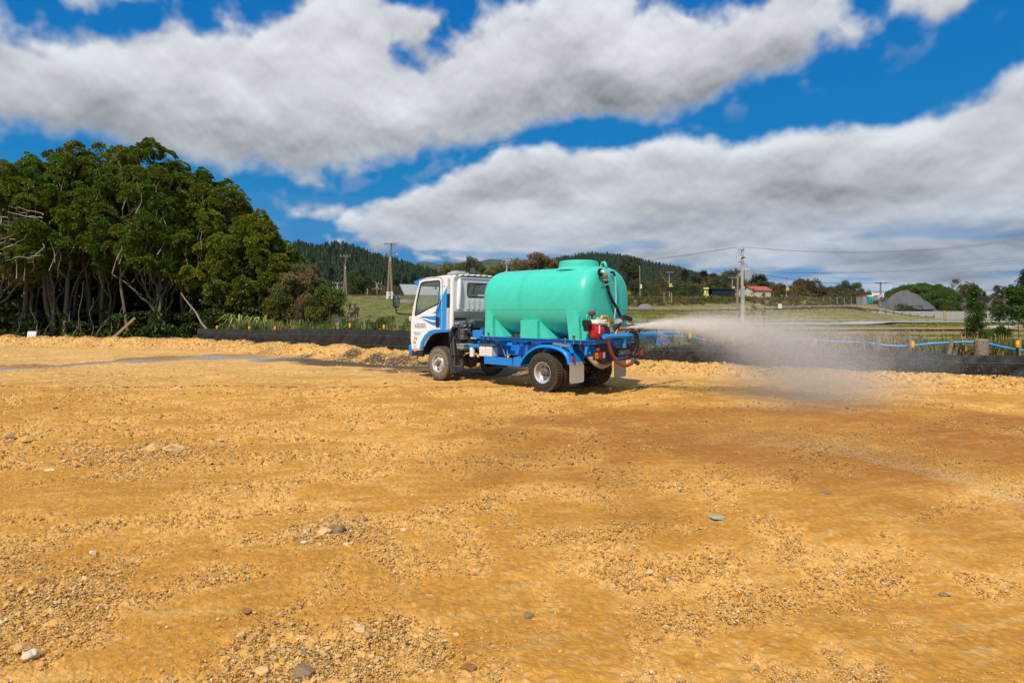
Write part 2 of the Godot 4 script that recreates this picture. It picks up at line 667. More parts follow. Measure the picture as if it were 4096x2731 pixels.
# the clay site inside the fence, without its fine relief
func site_ground(x: float, d: float) -> float:
	var s := (d - fence_depth(x)) * 0.86
	var y := clay_noise.get_noise_2d(x * 4.0, d * 4.0) * 0.05
	if s > -2.2:
		var hb := bund_height(x) * 0.85 * (1.0 + 0.35 * soft_noise.get_noise_2d(x * 9.0, d * 3.0))
		var up := smoothstep(-1.75, -0.55, s)
		y = lerpf(y, hb, up)
		if s > -0.3:
			y = lerpf(y, far_ground(x, d), smoothstep(-0.2, 0.9, s))
	return y


func ground_y(x: float, d: float) -> float:
	return site_ground(x, d) if d < fence_depth(x) + 1.2 else far_ground(x, d)


func is_wet(x: float, d: float) -> float:
	# ground that the spray has already darkened
	var e := Vector2((x - 4.6) / 6.2, (d - 8.6) / 3.7)
	var q := e.length() + soft_noise.get_noise_2d(x * 5.0, d * 5.0) * 0.45
	return smoothstep(1.12, 0.45, q)


func looseness(x: float, d: float) -> float:
	# 0 where wheels smeared the clay flat, 1 where it lies loose and lumpy
	var u := x * 0.9 + d * 0.42
	var w := d * 0.9 - x * 0.42
	var n := 0.75 * soft_noise.get_noise_2d(u * 3.4, w * 9.0) + 0.9 * clay_noise.get_noise_2d(x * 14.0, d * 14.0)
	var heap := rubble(x, d) * 0.7
	return smoothstep(-0.42, 0.40, n + heap - 0.16 * smoothstep(0.0, 3.0, x) * smoothstep(16.0, 8.0, d))


func rubble(x: float, d: float) -> float:
	# where the blade left heaps of broken lumps
	var heap := exp(-Vector2((x + 4.4) / 0.8, (d - 7.5) / 0.55).length_squared()) * 0.8
	heap += exp(-Vector2((x + 0.85) / 0.5, (d - 3.2) / 0.28).length_squared())
	heap += exp(-Vector2((x + 2.75) / 0.35, (d - 3.5) / 0.5).length_squared())
	heap += exp(-Vector2((x + 1.45) / 0.35, (d - 4.85) / 0.25).length_squared()) * 0.8
	return minf(heap, 1.0)


func build_site() -> void:
	clay_noise.seed = 3
	clay_noise.noise_type = FastNoiseLite.TYPE_SIMPLEX_SMOOTH
	clay_noise.fractal_octaves = 4
	clay_noise.frequency = 0.1
	soft_noise.seed = 9
	soft_noise.noise_type = FastNoiseLite.TYPE_SIMPLEX_SMOOTH
	soft_noise.fractal_octaves = 2
	soft_noise.frequency = 0.1
	var parts := [
		clay_sheet(-6.4, 6.4, 860, 1.6, 7.0, 420, 0),
		clay_sheet(-13.5, 13.5, 780, 7.0, 14.0, 220, 1),
		clay_sheet(-50.0, 26.0, 900, 14.0, 0.0, 210, 2),
		clay_sheet(-70.0, 70.0, 120, -50.0, 1.6, 60, 3),
		clay_sheet(-70.0, -6.4, 90, 1.6, 7.0, 24, 3),
		clay_sheet(6.4, 70.0, 90, 1.6, 7.0, 24, 3),
		clay_sheet(-70.0, -13.5, 90, 7.0, 14.0, 24, 3),
		clay_sheet(13.5, 70.0, 90, 7.0, 14.0, 24, 3),
	]
	var mesh := ArrayMesh.new()
	for a in parts:
		mesh.add_surface_from_arrays(Mesh.PRIMITIVE_TRIANGLES, a)
	var o := put("ground", mesh, M.clay)
	structure(o, "bare orange clay building site with a low bund along its edge", "ground")


func clay_sheet(x0: float, x1: float, nx: int, d0: float, d1: float, nd: int, zone: int) -> Array:
	var lump := FastNoiseLite.new()
	lump.seed = 21
	lump.noise_type = FastNoiseLite.TYPE_CELLULAR
	lump.cellular_return_type = FastNoiseLite.RETURN_DISTANCE
	lump.fractal_type = FastNoiseLite.FRACTAL_NONE
	lump.frequency = 1.0
	var grit := FastNoiseLite.new()
	grit.seed = 4
	grit.noise_type = FastNoiseLite.TYPE_VALUE
	grit.fractal_octaves = 2
	grit.frequency = 1.0
	var v := PackedVector3Array()
	var c := PackedColorArray()
	var index := PackedInt32Array()
	v.resize((nx + 1) * (nd + 1))
	c.resize(v.size())
	var at := 0
	for j in nd + 1:
		for i in nx + 1:
			var x := lerpf(x0, x1, float(i) / nx)
			var d: float
			if zone == 2:
				var end := maxf(fence_depth(x) + 0.9, 14.2)
				d = lerpf(d0, end, float(j) / nd)
			else:
				d = lerpf(d0, d1, float(j) / nd)
			var y := 0.0
			if zone == 3:
				y = site_ground(x, d) - 0.03
				v[at] = Vector3(x, y, -d)
				c[at] = Color(0.52, 0.30, 0.095)
				at += 1
				continue
			y = site_ground(x, d)
			var s := (d - fence_depth(x)) * 0.86
			var m := looseness(x, d)
			var wet := is_wet(x, d)
			var mound := smoothstep(-1.9, -1.1, s)
			m = lerpf(m * (1.0 - 0.35 * wet), 1.0, mound)
			# lumps in two sizes, and grit
			var big := 1.0 + lump.get_noise_2d(x * 5.0, d * 5.0)
			var small := 0.0
			if zone == 0:
				small = lump.get_noise_2d(x * 17.0 + 9.0, d * 17.0) + 1.0
				var rb := rubble(x, d)
				y += (0.34 - big) * (0.030 * m * m + 0.05 * rb) - small * 0.025 * (0.3 + m + rb * 0.6)
				y += grit.get_noise_2d(x * 60.0, d * 60.0) * 0.008 * (0.6 + m)
			elif zone == 1:
				small = lump.get_noise_2d(x * 11.0 + 9.0, d * 11.0) + 1.0
				y += (0.34 - big) * 0.045 * m * m - small * 0.036 * (0.3 + m) + grit.get_noise_2d(x * 26.0, d * 26.0) * 0.016 * (0.5 + m)
			else:
				small = lump.get_noise_2d(x * 4.0 + 9.0, d * 4.0) + 1.0
				y += (0.4 - big) * 0.05 * m * (0.5 + mound) - small * 0.06 * m * (0.35 + mound) + grit.get_noise_2d(x * 10.0, d * 10.0) * 0.03 * (0.25 + m * 0.3 + mound)
			# long shallow scrapes left by the blade
			var scrape := soft_noise.get_noise_2d(x * 1.5 + d * 4.0, d * 16.0 - x * 5.0)
			y += scrape * 0.013 * (1.0 - wet)
			v[at] = Vector3(x, y, -d)
			# colour of the clay itself
			var tone := clay_noise.get_noise_2d(x * 3.0 + 50.0, d * 5.0)
			var smear := soft_noise.get_noise_2d(x * 10.0 + d * 4.0 + 70.0, d * 52.0 - x * 11.0)
			var k := clampf(m + tone * 0.5, 0.0, 1.0)
			var col := Color(0.50, 0.238, 0.028).lerp(Color(0.60, 0.34, 0.088), k)
			col = col.lerp(Color(0.44, 0.20, 0.024), clampf(smear * 1.6 - 0.1, 0.0, 0.55) * (1.0 - m))
			col = col.lerp(Color(0.60, 0.43, 0.17), clampf(-smear * 1.4 - 0.35, 0.0, 0.3) * (1.0 - m))
			var fleck := grit.get_noise_2d(x * 31.0 + 5.0, d * 31.0)
			if fleck > 0.5:
				col = col.lerp(Color(0.64, 0.50, 0.30), 0.3)
			elif fleck < -0.55:
				col = col.lerp(Color(0.36, 0.22, 0.08), 0.35)
			var g := 1.0 + grit.get_noise_2d(x * 43.0, d * 43.0) * 0.3 + tone * 0.14
			col = Color(col.r * g, col.g * g, col.b * g)
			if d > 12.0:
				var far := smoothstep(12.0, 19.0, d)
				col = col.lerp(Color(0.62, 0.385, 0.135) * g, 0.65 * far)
			if wet > 0.0:
				col = col.lerp(Color(col.r * 0.70, col.g * 0.60, col.b * 0.5), wet)
			if s > -4.5 or (x < 0.0 and d > 15.0):
				# a strip of grey crushed rock, dark with damp along its right end and its rim
				var sd := d - along([Vector2(-18, 16.6), Vector2(-14.5, 17.9), Vector2(-13, 21.0), Vector2(-11, 22.9), Vector2(-8.0, 21.8), Vector2(-5.4, 20.4), Vector2(-3.0, 18.8), Vector2(0, 17.2)], x)
				sd += soft_noise.get_noise_2d(x * 6.0, d * 6.0) * 1.1
				var dark := smoothstep(-9.4, -7.0, x)
				var strip := smoothstep(1.15 + 0.5 * dark, 0.5 + 0.4 * dark, absf(sd)) * smoothstep(3.0, -1.0, x)
				col = col.lerp(Color(0.25, 0.25, 0.245).lerp(Color(0.05, 0.042, 0.034), dark), strip * 0.93)
				var damp := smoothstep(1.0, 0.4, absf(sd - 1.5)) * smoothstep(-8.0, -11.0, x)
				col = col.lerp(Color(0.23, 0.125, 0.045), damp * 0.8)
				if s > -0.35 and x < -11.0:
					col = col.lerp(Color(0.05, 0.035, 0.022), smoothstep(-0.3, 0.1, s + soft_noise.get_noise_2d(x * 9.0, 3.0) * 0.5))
			c[at] = col
			at += 1
	for j in nd:
		for i in nx:
			var a := j * (nx + 1) + i
			var b := a + nx + 1
			index.append_array(PackedInt32Array([a, b, a + 1, a + 1, b, b + 1]))
	var arrays := []
	arrays.resize(Mesh.ARRAY_MAX)
	arrays[Mesh.ARRAY_VERTEX] = v
	arrays[Mesh.ARRAY_COLOR] = c
	arrays[Mesh.ARRAY_INDEX] = index
	return arrays


func build_grassland() -> void:
	var v := PackedVector3Array()
	var c := PackedColorArray()
	var index := PackedInt32Array()
	var nx := 230
	var nd := 200
	for j in nd + 1:
		for i in nx + 1:
			var x := lerpf(-95.0, 135.0, float(i) / nx)
			var t := float(j) / nd
			var d := fence_depth(x) + 0.6 + pow(t, 1.25) * 240.0
			var y := far_ground(x, d) + clay_noise.get_noise_2d(x * 6.0, d * 6.0) * 0.14
			if t < 0.02:
				y -= 0.12
			v.append(Vector3(x, y, -d))
			var n := clay_noise.get_noise_2d(x * 9.0, d * 9.0)
			var col := Color(0.095, 0.12, 0.02).lerp(Color(0.21, 0.175, 0.055), clampf(0.35 + n * 1.3 + 0.35 * smoothstep(15.0, 45.0, x), 0.0, 1.0))
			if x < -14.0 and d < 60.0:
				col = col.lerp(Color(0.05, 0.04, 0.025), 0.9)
			# bare clay and dry growth on the rail bank
			var rd := rail_depth(x)
			if x > 10.0 and x < 52.0 and d > rd - 14.0 and d < rd - 5.0:
				col = col.lerp(Color(0.24, 0.15, 0.07), smoothstep(0.0, 0.3, soft_noise.get_noise_2d(x * 4.0, d * 2.0)) * 0.8)
			c.append(col)
	for j in nd:
		for i in nx:
			var a := j * (nx + 1) + i
			var b := a + nx + 1
			index.append_array(PackedInt32Array([a, b, a + 1, a + 1, b, b + 1]))
	var arrays := []
	arrays.resize(Mesh.ARRAY_MAX)
	arrays[Mesh.ARRAY_VERTEX] = v
	arrays[Mesh.ARRAY_COLOR] = c
	arrays[Mesh.ARRAY_INDEX] = index
	var mesh := ArrayMesh.new()
	mesh.add_surface_from_arrays(Mesh.PRIMITIVE_TRIANGLES, arrays)
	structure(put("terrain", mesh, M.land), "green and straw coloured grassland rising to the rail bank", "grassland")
	var s := shape()
	var tile := 5000.0
	quad(s, Vector3(-tile, -1.3, tile), Vector3(tile, -1.3, tile), Vector3(tile, -1.3, -tile), Vector3(-tile, -1.3, -tile))
	var plain := obj("land", s, textured(0.02, [[0.3, 0.07, 0.08, 0.03], [0.7, 0.12, 0.12, 0.05]], 0.02, 0.95, 31, true))
	structure(plain, "wide dull green plain reaching to the horizon", "land")


func ridge(called: String, label: String, depth: float, crest: Array, col: Color, reach: float) -> void:
	# crest: (bearing, level) pairs; the hill falls off towards the viewer and away
	var v := PackedVector3Array()
	var c := PackedColorArray()
	var index := PackedInt32Array()
	var n := 120
	var rows := 22
	var b0: float = crest[0].x
	var b1: float = crest[-1].x
	for j in rows + 1:
		var t := float(j) / rows
		for i in n + 1:
			var b := lerpf(b0, b1, float(i) / n)
			var h := lift(along(crest, b), depth)
			var dd := depth + (t - 0.62) * reach * (1.0 if t < 0.62 else 1.6)
			var x := (b - 512.0) / FOCAL * depth
			var k := smoothstep(0.0, 0.62, t) if t < 0.62 else smoothstep(1.0, 0.62, t)
			var gully := clay_noise.get_noise_2d(x * 60.0 / depth, t * 5.0) * 0.18 * sin(PI * clampf(t / 0.62, 0.0, 1.0))
			var y := h * (k + gully) - 1.5
			v.append(Vector3(x, y, -dd))
			var g := 1.0 + clay_noise.get_noise_2d(x * 0.4, dd * 0.4) * 0.5
			c.append(Color(col.r * g, col.g * g, col.b * g))
	for j in rows:
		for i in n:
			var a := j * (n + 1) + i
			var b := a + n + 1
			index.append_array(PackedInt32Array([a, b, a + 1, a + 1, b, b + 1]))
	var arrays := []
	arrays.resize(Mesh.ARRAY_MAX)
	arrays[Mesh.ARRAY_VERTEX] = v
	arrays[Mesh.ARRAY_COLOR] = c
	arrays[Mesh.ARRAY_INDEX] = index
	var mesh := ArrayMesh.new()
	mesh.add_surface_from_arrays(Mesh.PRIMITIVE_TRIANGLES, arrays)
	var o := put(called, mesh, M.land)
	structure(o, label, "hill")
	wood_on[called] = [v, n, rows]


var wood_on := {}


func forest(hill: String, called: String, label: String, count: int, tall: float, tints: Array, row0: float, row1: float, col0 := 0.0, col1 := 1.0) -> void:
	var v: PackedVector3Array = wood_on[hill][0]
	var n: int = wood_on[hill][1]
	var rows: int = wood_on[hill][2]
	var where := []
	var cols := []
	for k in count:
		var fi := rng.randf_range(col0, col1) * (n - 1)
		var fj := clampf(rng.randf_range(row0, row1) * rows, 0.0, rows - 1.01)
		var i := int(fi)
		var j := int(fj)
		var a := j * (n + 1) + i
		var p := v[a].lerp(v[a + 1], fi - i).lerp(v[a + n + 1].lerp(v[a + n + 2], fi - i), fj - j)
		var h := tall * rng.randf_range(0.45, 1.25)
		var w := h * rng.randf_range(0.3, 0.55)
		where.append(Transform3D(Basis(Vector3.UP, rng.randf() * TAU).scaled(Vector3(w, h, w)), p - Vector3(0, h * 0.05, 0)))
		var c: Color = tints[rng.randi() % tints.size()]
		var g := rng.randf_range(0.7, 1.3)
		cols.append(Color(c.r * g, c.g * g, c.b * g))
	var o := many(called, conifer_shape(3), M.far_leaf, where, cols)
	stuff(o, label, "forest")


# a conifer one unit high and about one unit wide: ragged tiers round a stem
func conifer_shape(sd: int) -> Mesh:
	var r := RandomNumberGenerator.new()
	r.seed = sd
	var s := shape()
	var tiers := 7
	for t in tiers:
		var y0 := 0.08 + 0.86 * t / tiers
		var rad := 0.62 * pow(1.0 - float(t) / tiers, 0.75) + 0.04
		var n := 9
		var top := Vector3(r.randf_range(-0.03, 0.03), y0 + 0.24, r.randf_range(-0.03, 0.03))
		if t == tiers - 1:
			top.y = 1.0
		for k in n:
			var a := TAU * k / n + t
			var b := TAU * (k + 1) / n + t
			var ra := rad * r.randf_range(0.55, 1.1)
			tri(s, Vector3(cos(a) * ra, y0 - r.randf_range(0.0, 0.06), -sin(a) * ra), Vector3(cos(b) * ra * 0.7, y0 + 0.02, -sin(b) * ra * 0.7), top)
	s.generate_normals()
	return s.commit()


func build_hills() -> void:
	ridge("hill_far_left", "blue green far ridge behind the left pine hill", 2600.0, [Vector2(-60, 180), Vector2(0, 160), Vector2(30, 176), Vector2(120, 215), Vector2(230, 236), Vector2(292, 245.4), Vector2(300, 244.6), Vector2(312, 248), Vector2(330, 256), Vector2(360, 275), Vector2(380, 300)], Color(0.03, 0.048, 0.03), 1500)
	ridge("hill_pine", "steep hill under dark pines left of the truck cab", 760.0, [Vector2(120, 215), Vector2(200, 232), Vector2(286, 250), Vector2(292, 248), Vector2(304, 250), Vector2(315, 253), Vector2(325, 255.5), Vector2(336, 256), Vector2(343, 251), Vector2(352, 252), Vector2(360, 255), Vector2(370, 259), Vector2(380, 262), Vector2(390, 265), Vector2(400, 268), Vector2(410, 271), Vector2(420, 274), Vector2(432, 277.5), Vector2(445, 283), Vector2(470, 292), Vector2(500, 302)], Color(0.012, 0.022, 0.009), 520)
	ridge("hill_blue", "hazy blue hill seen between the pines and the gum trees", 3600.0, [Vector2(380, 285), Vector2(405, 270), Vector2(415, 263.5), Vector2(424, 261.6), Vector2(432, 262.2), Vector2(442, 264.5), Vector2(452, 268), Vector2(462, 270), Vector2(476, 262), Vector2(490, 258.6), Vector2(500, 259), Vector2(512, 262), Vector2(540, 266), Vector2(570, 272), Vector2(600, 290)], Color(0.04, 0.055, 0.04), 1800)
	ridge("hill_forested", "broad forested hill rising behind the water tank", 1500.0, [Vector2(520, 275), Vector2(540, 266), Vector2(560, 262), Vector2(575, 259.5), Vector2(590, 257.8), Vector2(605, 257.4), Vector2(615, 258.2), Vector2(630, 261.4), Vector2(640, 264.5), Vector2(650, 267.5), Vector2(662, 270.6), Vector2(675, 274), Vector2(690, 278), Vector2(720, 286), Vector2(760, 296), Vector2(800, 303)], Color(0.02, 0.036, 0.015), 900)
	forest("hill_pine", "pine_forest", "dark pines covering the hill left of the truck cab", 9000, 13.0, [Color(0.009, 0.026, 0.006), Color(0.013, 0.036, 0.008), Color(0.022, 0.050, 0.012)], 0.05, 0.66)
	forest("hill_forested", "plantation_forest", "even plantation of conifers on the hill behind the tank", 7000, 15.0, [Color(0.016, 0.034, 0.013), Color(0.022, 0.042, 0.016)], 0.05, 0.66)
	forest("hill_far_left", "bush_forest", "bush on the far left ridge above the tree stand", 2500, 18.0, [Color(0.03, 0.05, 0.02), Color(0.04, 0.055, 0.025)], 0.2, 0.66, 0.0, 0.8)


# ---------------------------------------------------------------- leaves and trees
# leaf clumps one unit in radius: 0 broad leaves in a dome, 1 small leaves in a ball, 2 drooping narrow leaves, 3 needles
func make_leaf_shapes() -> void:
	for kind in 4:
		var set_of := []
		for sd in 3:
			var r := RandomNumberGenerator.new()
			r.seed = 100 + kind * 10 + sd
			var s := shape()
			var count: int = [54, 60, 46, 56][kind]
			for k in count:
				var dir := Vector3(r.randfn(), r.randfn(), r.randfn()).normalized()
				if kind == 0:
					dir.y = absf(dir.y) * 0.9 + 0.05
				var at := dir * pow(r.randf(), 0.4) * Vector3(1.0, 0.75 if kind == 0 else 0.9, 1.0)
				var out := (dir + Vector3(r.randfn(), r.randfn(), r.randfn()) * 0.5).normalized()
				if kind == 0:
					out = (out + Vector3(0, 0.35, 0)).normalized()
				elif kind == 2:
					out = (out * 0.5 + Vector3(0, -0.7, 0)).normalized()
				var length: float = [0.46, 0.36, 0.5, 0.55][kind] * r.randf_range(0.7, 1.2)
				var width: float = [0.19, 0.15, 0.13, 0.07][kind] * r.randf_range(0.8, 1.2)
				var across := out.cross(Vector3(r.randfn(), r.randfn(), r.randfn())).normalized()
				var n := across.cross(out).normalized()
				var base := at - out * length * 0.4
				var tip := at + out * length * 0.6 - n * length * 0.12
				var mid := at + n * width * 0.18
				tri(s, base, mid + across * width, tip)
				tri(s, base, tip, mid - across * width)
			s.generate_normals()
			set_of.append(s.commit())
		leaf_shapes.append(set_of)


func leaf_mass(called: String, parent: Node, kind: int, where: Array, tints: Array, m: Material = null) -> void:
	# one part per leaf mass
	var use: Material = m if m else M.leaf
	var o := many(called, leaf_shapes[kind][where.size() % 3], use, where, tints, parent)
	o.set_meta("kind", "stuff")


func leaf_tint(base: Color, spread := 0.3) -> Color:
	var g := rng.randf_range(1.0 - spread, 1.0 + spread)
	var y := rng.randf_range(-0.15, 0.25)
	return Color(base.r * g * (1.0 + y), base.g * g, base.b * g * (1.0 - y * 0.5))


func clump_at(p: Vector3, r: float, up := Vector3.UP) -> Transform3D:
	var b := Basis(Vector3.UP, rng.randf() * TAU)
	if up != Vector3.UP and absf(up.dot(Vector3.UP)) < 0.999:
		b = Basis(Vector3.UP.cross(up).normalized(), Vector3.UP.angle_to(up)) * b
	return Transform3D(b.scaled(Vector3.ONE * r * rng.randf_range(0.8, 1.2)), p)


# a crown of domed lobes; every lobe is a cap of leaf clumps, so that dark gaps stay between them
func lobed_crown(lobes: Array, clump_r: float, per_area: float, kind: int, base: Color, parent: Node, m: Material = null, spread := 0.3) -> void:
	var where := []
	var tints := []
	for l in lobes:
		var c: Vector3 = l[0]
		var r: float = l[1]
		var n := int(per_area * r * r) + 3
		var lobe_tint := leaf_tint(base, spread * 0.9)
		var tall := rng.randf_range(0.7, 1.25)
		for k in n:
			var dir := Vector3(rng.randfn(), rng.randfn(), rng.randfn()).normalized()
			if dir.y < -0.35 and rng.randf() < 0.7:
				dir.y = -dir.y * 0.8
				dir = dir.normalized()
			var p := c + dir * Vector3(r, r * tall, r) * rng.randf_range(0.62, 1.1)
			where.append(clump_at(p, clump_r, (dir + Vector3.UP * 0.8).normalized()))
			tints.append(leaf_tint(lobe_tint, spread * 0.5))
	leaf_mass("crown", parent, kind, where, tints, m)


func nth(k: int) -> String:
	return ["first", "second", "third", "fourth", "fifth", "sixth", "seventh", "eighth", "ninth", "tenth", "eleventh", "twelfth", "thirteenth", "fourteenth"][mini(k, 13)]


func branch(s: SurfaceTool, a: Vector3, b: Vector3, r0: float, r1: float, wander: float, sides := 6) -> Array:
	var pts := []
	var radii := []
	var n := 6
	for i in n + 1:
		var t := float(i) / n
		var p := a.lerp(b, t)
		if i > 0 and i < n:
			p += Vector3(jitter(wander), jitter(wander * 0.4), jitter(wander))
		pts.append(p)
		radii.append(lerpf(r0, r1, t))
	pts = curve(pts, 2)
	var rr := []
	for i in pts.size():
		rr.append(lerpf(r0, r1, float(i) / (pts.size() - 1)))
	tube(s, pts, rr, sides, false)
	return pts


func stand_tree(bearing: float, depth: float, top: float, spread: float, skirt: float, stems: int, label: String, base: Color) -> void:
	var foot := spot(bearing, depth)
	var height := lift(top, depth) - foot.y
	var t := thing("broadleaf_tree", label, "tree", foot, 0.0, "broadleaf trees of the dense stand at the edge of the site")
	# lobes over the upper shell of a broad dome
	var lobes := []
	var cy := lerpf(skirt, height, 0.36)
	var n := int(112 * spread * (height - skirt) / 28.0) + 16
	for k in n:
		var a := rng.randf() * TAU
		var e := asin(rng.randf_range(-0.62, 1.0))
		var shell := Vector3(cos(a) * cos(e), sin(e), sin(a) * cos(e))
		var hy := (height - cy) if shell.y > 0 else (cy - skirt)
		var r := rng.randf_range(0.3, 0.75)
		var p := Vector3(0, cy, 0) + shell * Vector3(spread, hy, spread) * rng.randf_range(0.74, 1.02)
		p.y -= r * 0.5
		lobes.append([p, r])
	lobed_crown(lobes, 0.20, 88.0, 0, base, t)
	# stems that fork upwards into the lobes
	for k in stems:
		var s := shape()
		var a := rng.randf() * TAU
		var g := Vector3(cos(a), 0, sin(a)) * rng.randf_range(0.1, 1.1)
		g.y = -0.15
		var fork_y := rng.randf_range(2.0, 4.4) if skirt > 2.4 and k % 3 != 0 else rng.randf_range(0.9, 2.0)
		var fork := g + Vector3(cos(a) * 0.3 + jitter(0.25), fork_y, sin(a) * 0.3 + jitter(0.25))
		var thick := rng.randf_range(0.075, 0.14)
		branch(s, g, fork, thick * 1.35, thick, 0.05, 8)
		for f in 3:
			var to: Array = lobes[rng.randi() % lobes.size()]
			var aim: Vector3 = to[0]
			var mid := fork.lerp(aim, 0.55) + Vector3(jitter(0.35), rng.randf_range(-0.1, 0.6), jitter(0.35))
			branch(s, fork, mid, thick * 0.72, thick * 0.4, 0.14)
			branch(s, mid, aim, thick * 0.4, 0.02, 0.12, 5)
			for q in 2:
				var to2: Vector3 = lobes[rng.randi() % lobes.size()][0]
				var lim := mid + (to2 - mid).limit_length(2.6)
				branch(s, mid, lim, thick * 0.26, 0.012, 0.1, 4)
		obj("trunk", s, M.bark, t)
	# bare pale twigs showing between the lobes
	var tw := shape()
	for k in int(n * 0.7):
		var to: Vector3 = lobes[rng.randi() % lobes.size()][0]
		var from := to + Vector3(jitter(0.5), -rng.randf_range(0.9, 1.7), jitter(0.5))
		tube(tw, [from, from.lerp(to, 0.5) + Vector3(jitter(0.15), 0, jitter(0.15)), to + Vector3(jitter(0.3), 0.25, jitter(0.3))], [0.026, 0.016, 0.008], 4, false)
	var twigs := obj("twigs", tw, M.pale_bark, t)
	twigs.set_meta("kind", "stuff")


func build_tree_stand() -> void:
	var green := Color(0.100, 0.172, 0.010)
	var olive := Color(0.135, 0.192, 0.012)
	stand_tree(4, 38.0, 176, 3.3, 2.9, 4, "broadleaf tree cut off by the left edge, with pale bare branches hanging out", olive)
	stand_tree(56, 39.0, 146, 3.5, 3.2, 6, "tall broadleaf tree behind the white board, second from the left of the stand", green)
	stand_tree(102, 40.5, 142, 3.4, 3.4, 6, "tallest domed broadleaf tree in the middle of the stand's left half", olive)
	stand_tree(147, 39.0, 144, 3.1, 3.2, 5, "broadleaf tree with a forked trunk beside the leaning plank", green)
	stand_tree(186, 40.5, 162, 2.7, 3.0, 4, "broadleaf tree over the dark gap right of the forked trunk", green)
	stand_tree(222, 39.5, 181, 2.7, 1.9, 5, "broadleaf tree with many thin upright stems above the leaning bare log", olive)
	stand_tree(254, 38.5, 208, 2.5, 0.7, 4, "broadleaf tree leafy nearly to the ground, behind the striped flax", olive)
	stand_tree(278, 40.0, 246, 1.9, 0.6, 3, "low rounded broadleaf tree at the right end of the stand", green)
	stand_tree(80, 46.0, 158, 4.5, 1.5, 4, "shaded broadleaf tree at the back of the stand's left end", green)
	stand_tree(170, 47.0, 172, 4.5, 1.5, 4, "shaded broadleaf tree at the back behind the forked trunk", green)
	stand_tree(235, 46.0, 204, 3.4, 1.0, 4, "shaded broadleaf tree at the back of the stand's right end", green)
	# undergrowth fills the dark beneath the crowns
	var where := []
	var tints := []
	for k in 2600:
		var b := rng.randf_range(-20.0, 292.0)
		var d := rng.randf_range(41.5, 50.0)
		var p := spot(b, d)
		p.y += pow(rng.randf(), 1.3) * 4.6
		where.append(clump_at(p, rng.randf_range(0.3, 0.5)))
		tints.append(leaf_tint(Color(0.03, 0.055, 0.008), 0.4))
	for k in 380:
		var b := rng.randf_range(-10.0, 292.0)
		var p := spot(b, rng.randf_range(36.5, 40.0))
		p.y += pow(rng.randf(), 2.2) * 1.5
		where.append(clump_at(p, rng.randf_range(0.16, 0.36)))
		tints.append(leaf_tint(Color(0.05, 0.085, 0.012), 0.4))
	for k in 500:
		var b := rng.randf_range(205.0, 290.0)
		var p := spot(b, rng.randf_range(35.5, 38.5))
		p.y += pow(rng.randf(), 1.4) * 3.2
		where.append(clump_at(p, rng.randf_range(0.2, 0.4)))
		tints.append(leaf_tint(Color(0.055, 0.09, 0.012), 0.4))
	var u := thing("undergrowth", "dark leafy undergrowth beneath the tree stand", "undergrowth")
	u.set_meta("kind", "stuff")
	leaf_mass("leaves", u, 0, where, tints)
	# dead stems and saplings among the trunks
	for k in 16:
		var s := shape()
		var p := spot(rng.randf_range(2.0, 150.0), rng.randf_range(35.0, 38.5))
		var lean := Vector3(jitter(1.3), rng.randf_range(1.0, 3.6), jitter(0.5))
		branch(s, Vector3(0, -0.1, 0), lean, rng.randf_range(0.02, 0.045), 0.012, 0.1, 5)
		var o := obj("dead_sapling", s, M.bark)
		o.position = p
		tag(o, "thin bare dead sapling standing among the trunks at the foot of the tree stand", "sapling", "dead saplings under the trees")
	# the two leaning timbers and the bare log
	var s1 := shape()
	var a1 := spot(112, 34.4)
	var b1 := spot(135, 35.6) + Vector3(0, 1.15, 0)
	var dir := (b1 - a1).normalized()
	box(s1, (a1 + b1) / 2.0 + Vector3(0, 0.1, 0), Vector3((b1 - a1).length(), 0.13, 0.05), Basis(Quaternion(Vector3.RIGHT, dir)), 0.008)
	tag(obj("plank", s1, M.new_timber), "sawn plank leaning against the forked trunk", "plank")
	var s2 := shape()
	branch(s2, spot(213, 34.6) + Vector3(0, 0.1, 0), spot(181, 36.5) + Vector3(0, 2.7, 0), 0.07, 0.035, 0.06, 7)
	tag(obj("bare_log", s2, M.timber), "long bare grey log leaning up into the trees left of the flax", "log")
	var s3 := shape()
	box(s3, Vector3(0, 0.2, 0), Vector3(0.5, 0.44, 0.09), Basis(Vector3.RIGHT, -0.18), 0.02)
	var bd := obj("white_board", s3, M.white_paint)
	bd.position = spot(32, 34.2) + Vector3(0, 0.1, 0)
	tag(bd, "small white board propped on the dark soil before the left tree trunks", "board")
	# hanging bare branches at the left edge
	var s4 := shape()
	for k in 46:
		var p := spot(rng.randf_range(-4, 44), rng.randf_range(35.4, 37.0))
		p.y = lift(rng.randf_range(214, 256), 36.0)
		var q := p + Vector3(rng.randf_range(-2.4, -0.4), rng.randf_range(-1.6, 0.7), jitter(0.6))
		branch(s4, p, q, 0.035, 0.01, 0.22, 4)
	var hb := obj("bare_branches", s4, M.pale_bark)
	hb.set_meta("kind", "stuff")
	tag(hb, "tangle of pale bare branches at the left edge of the tree stand", "branches")


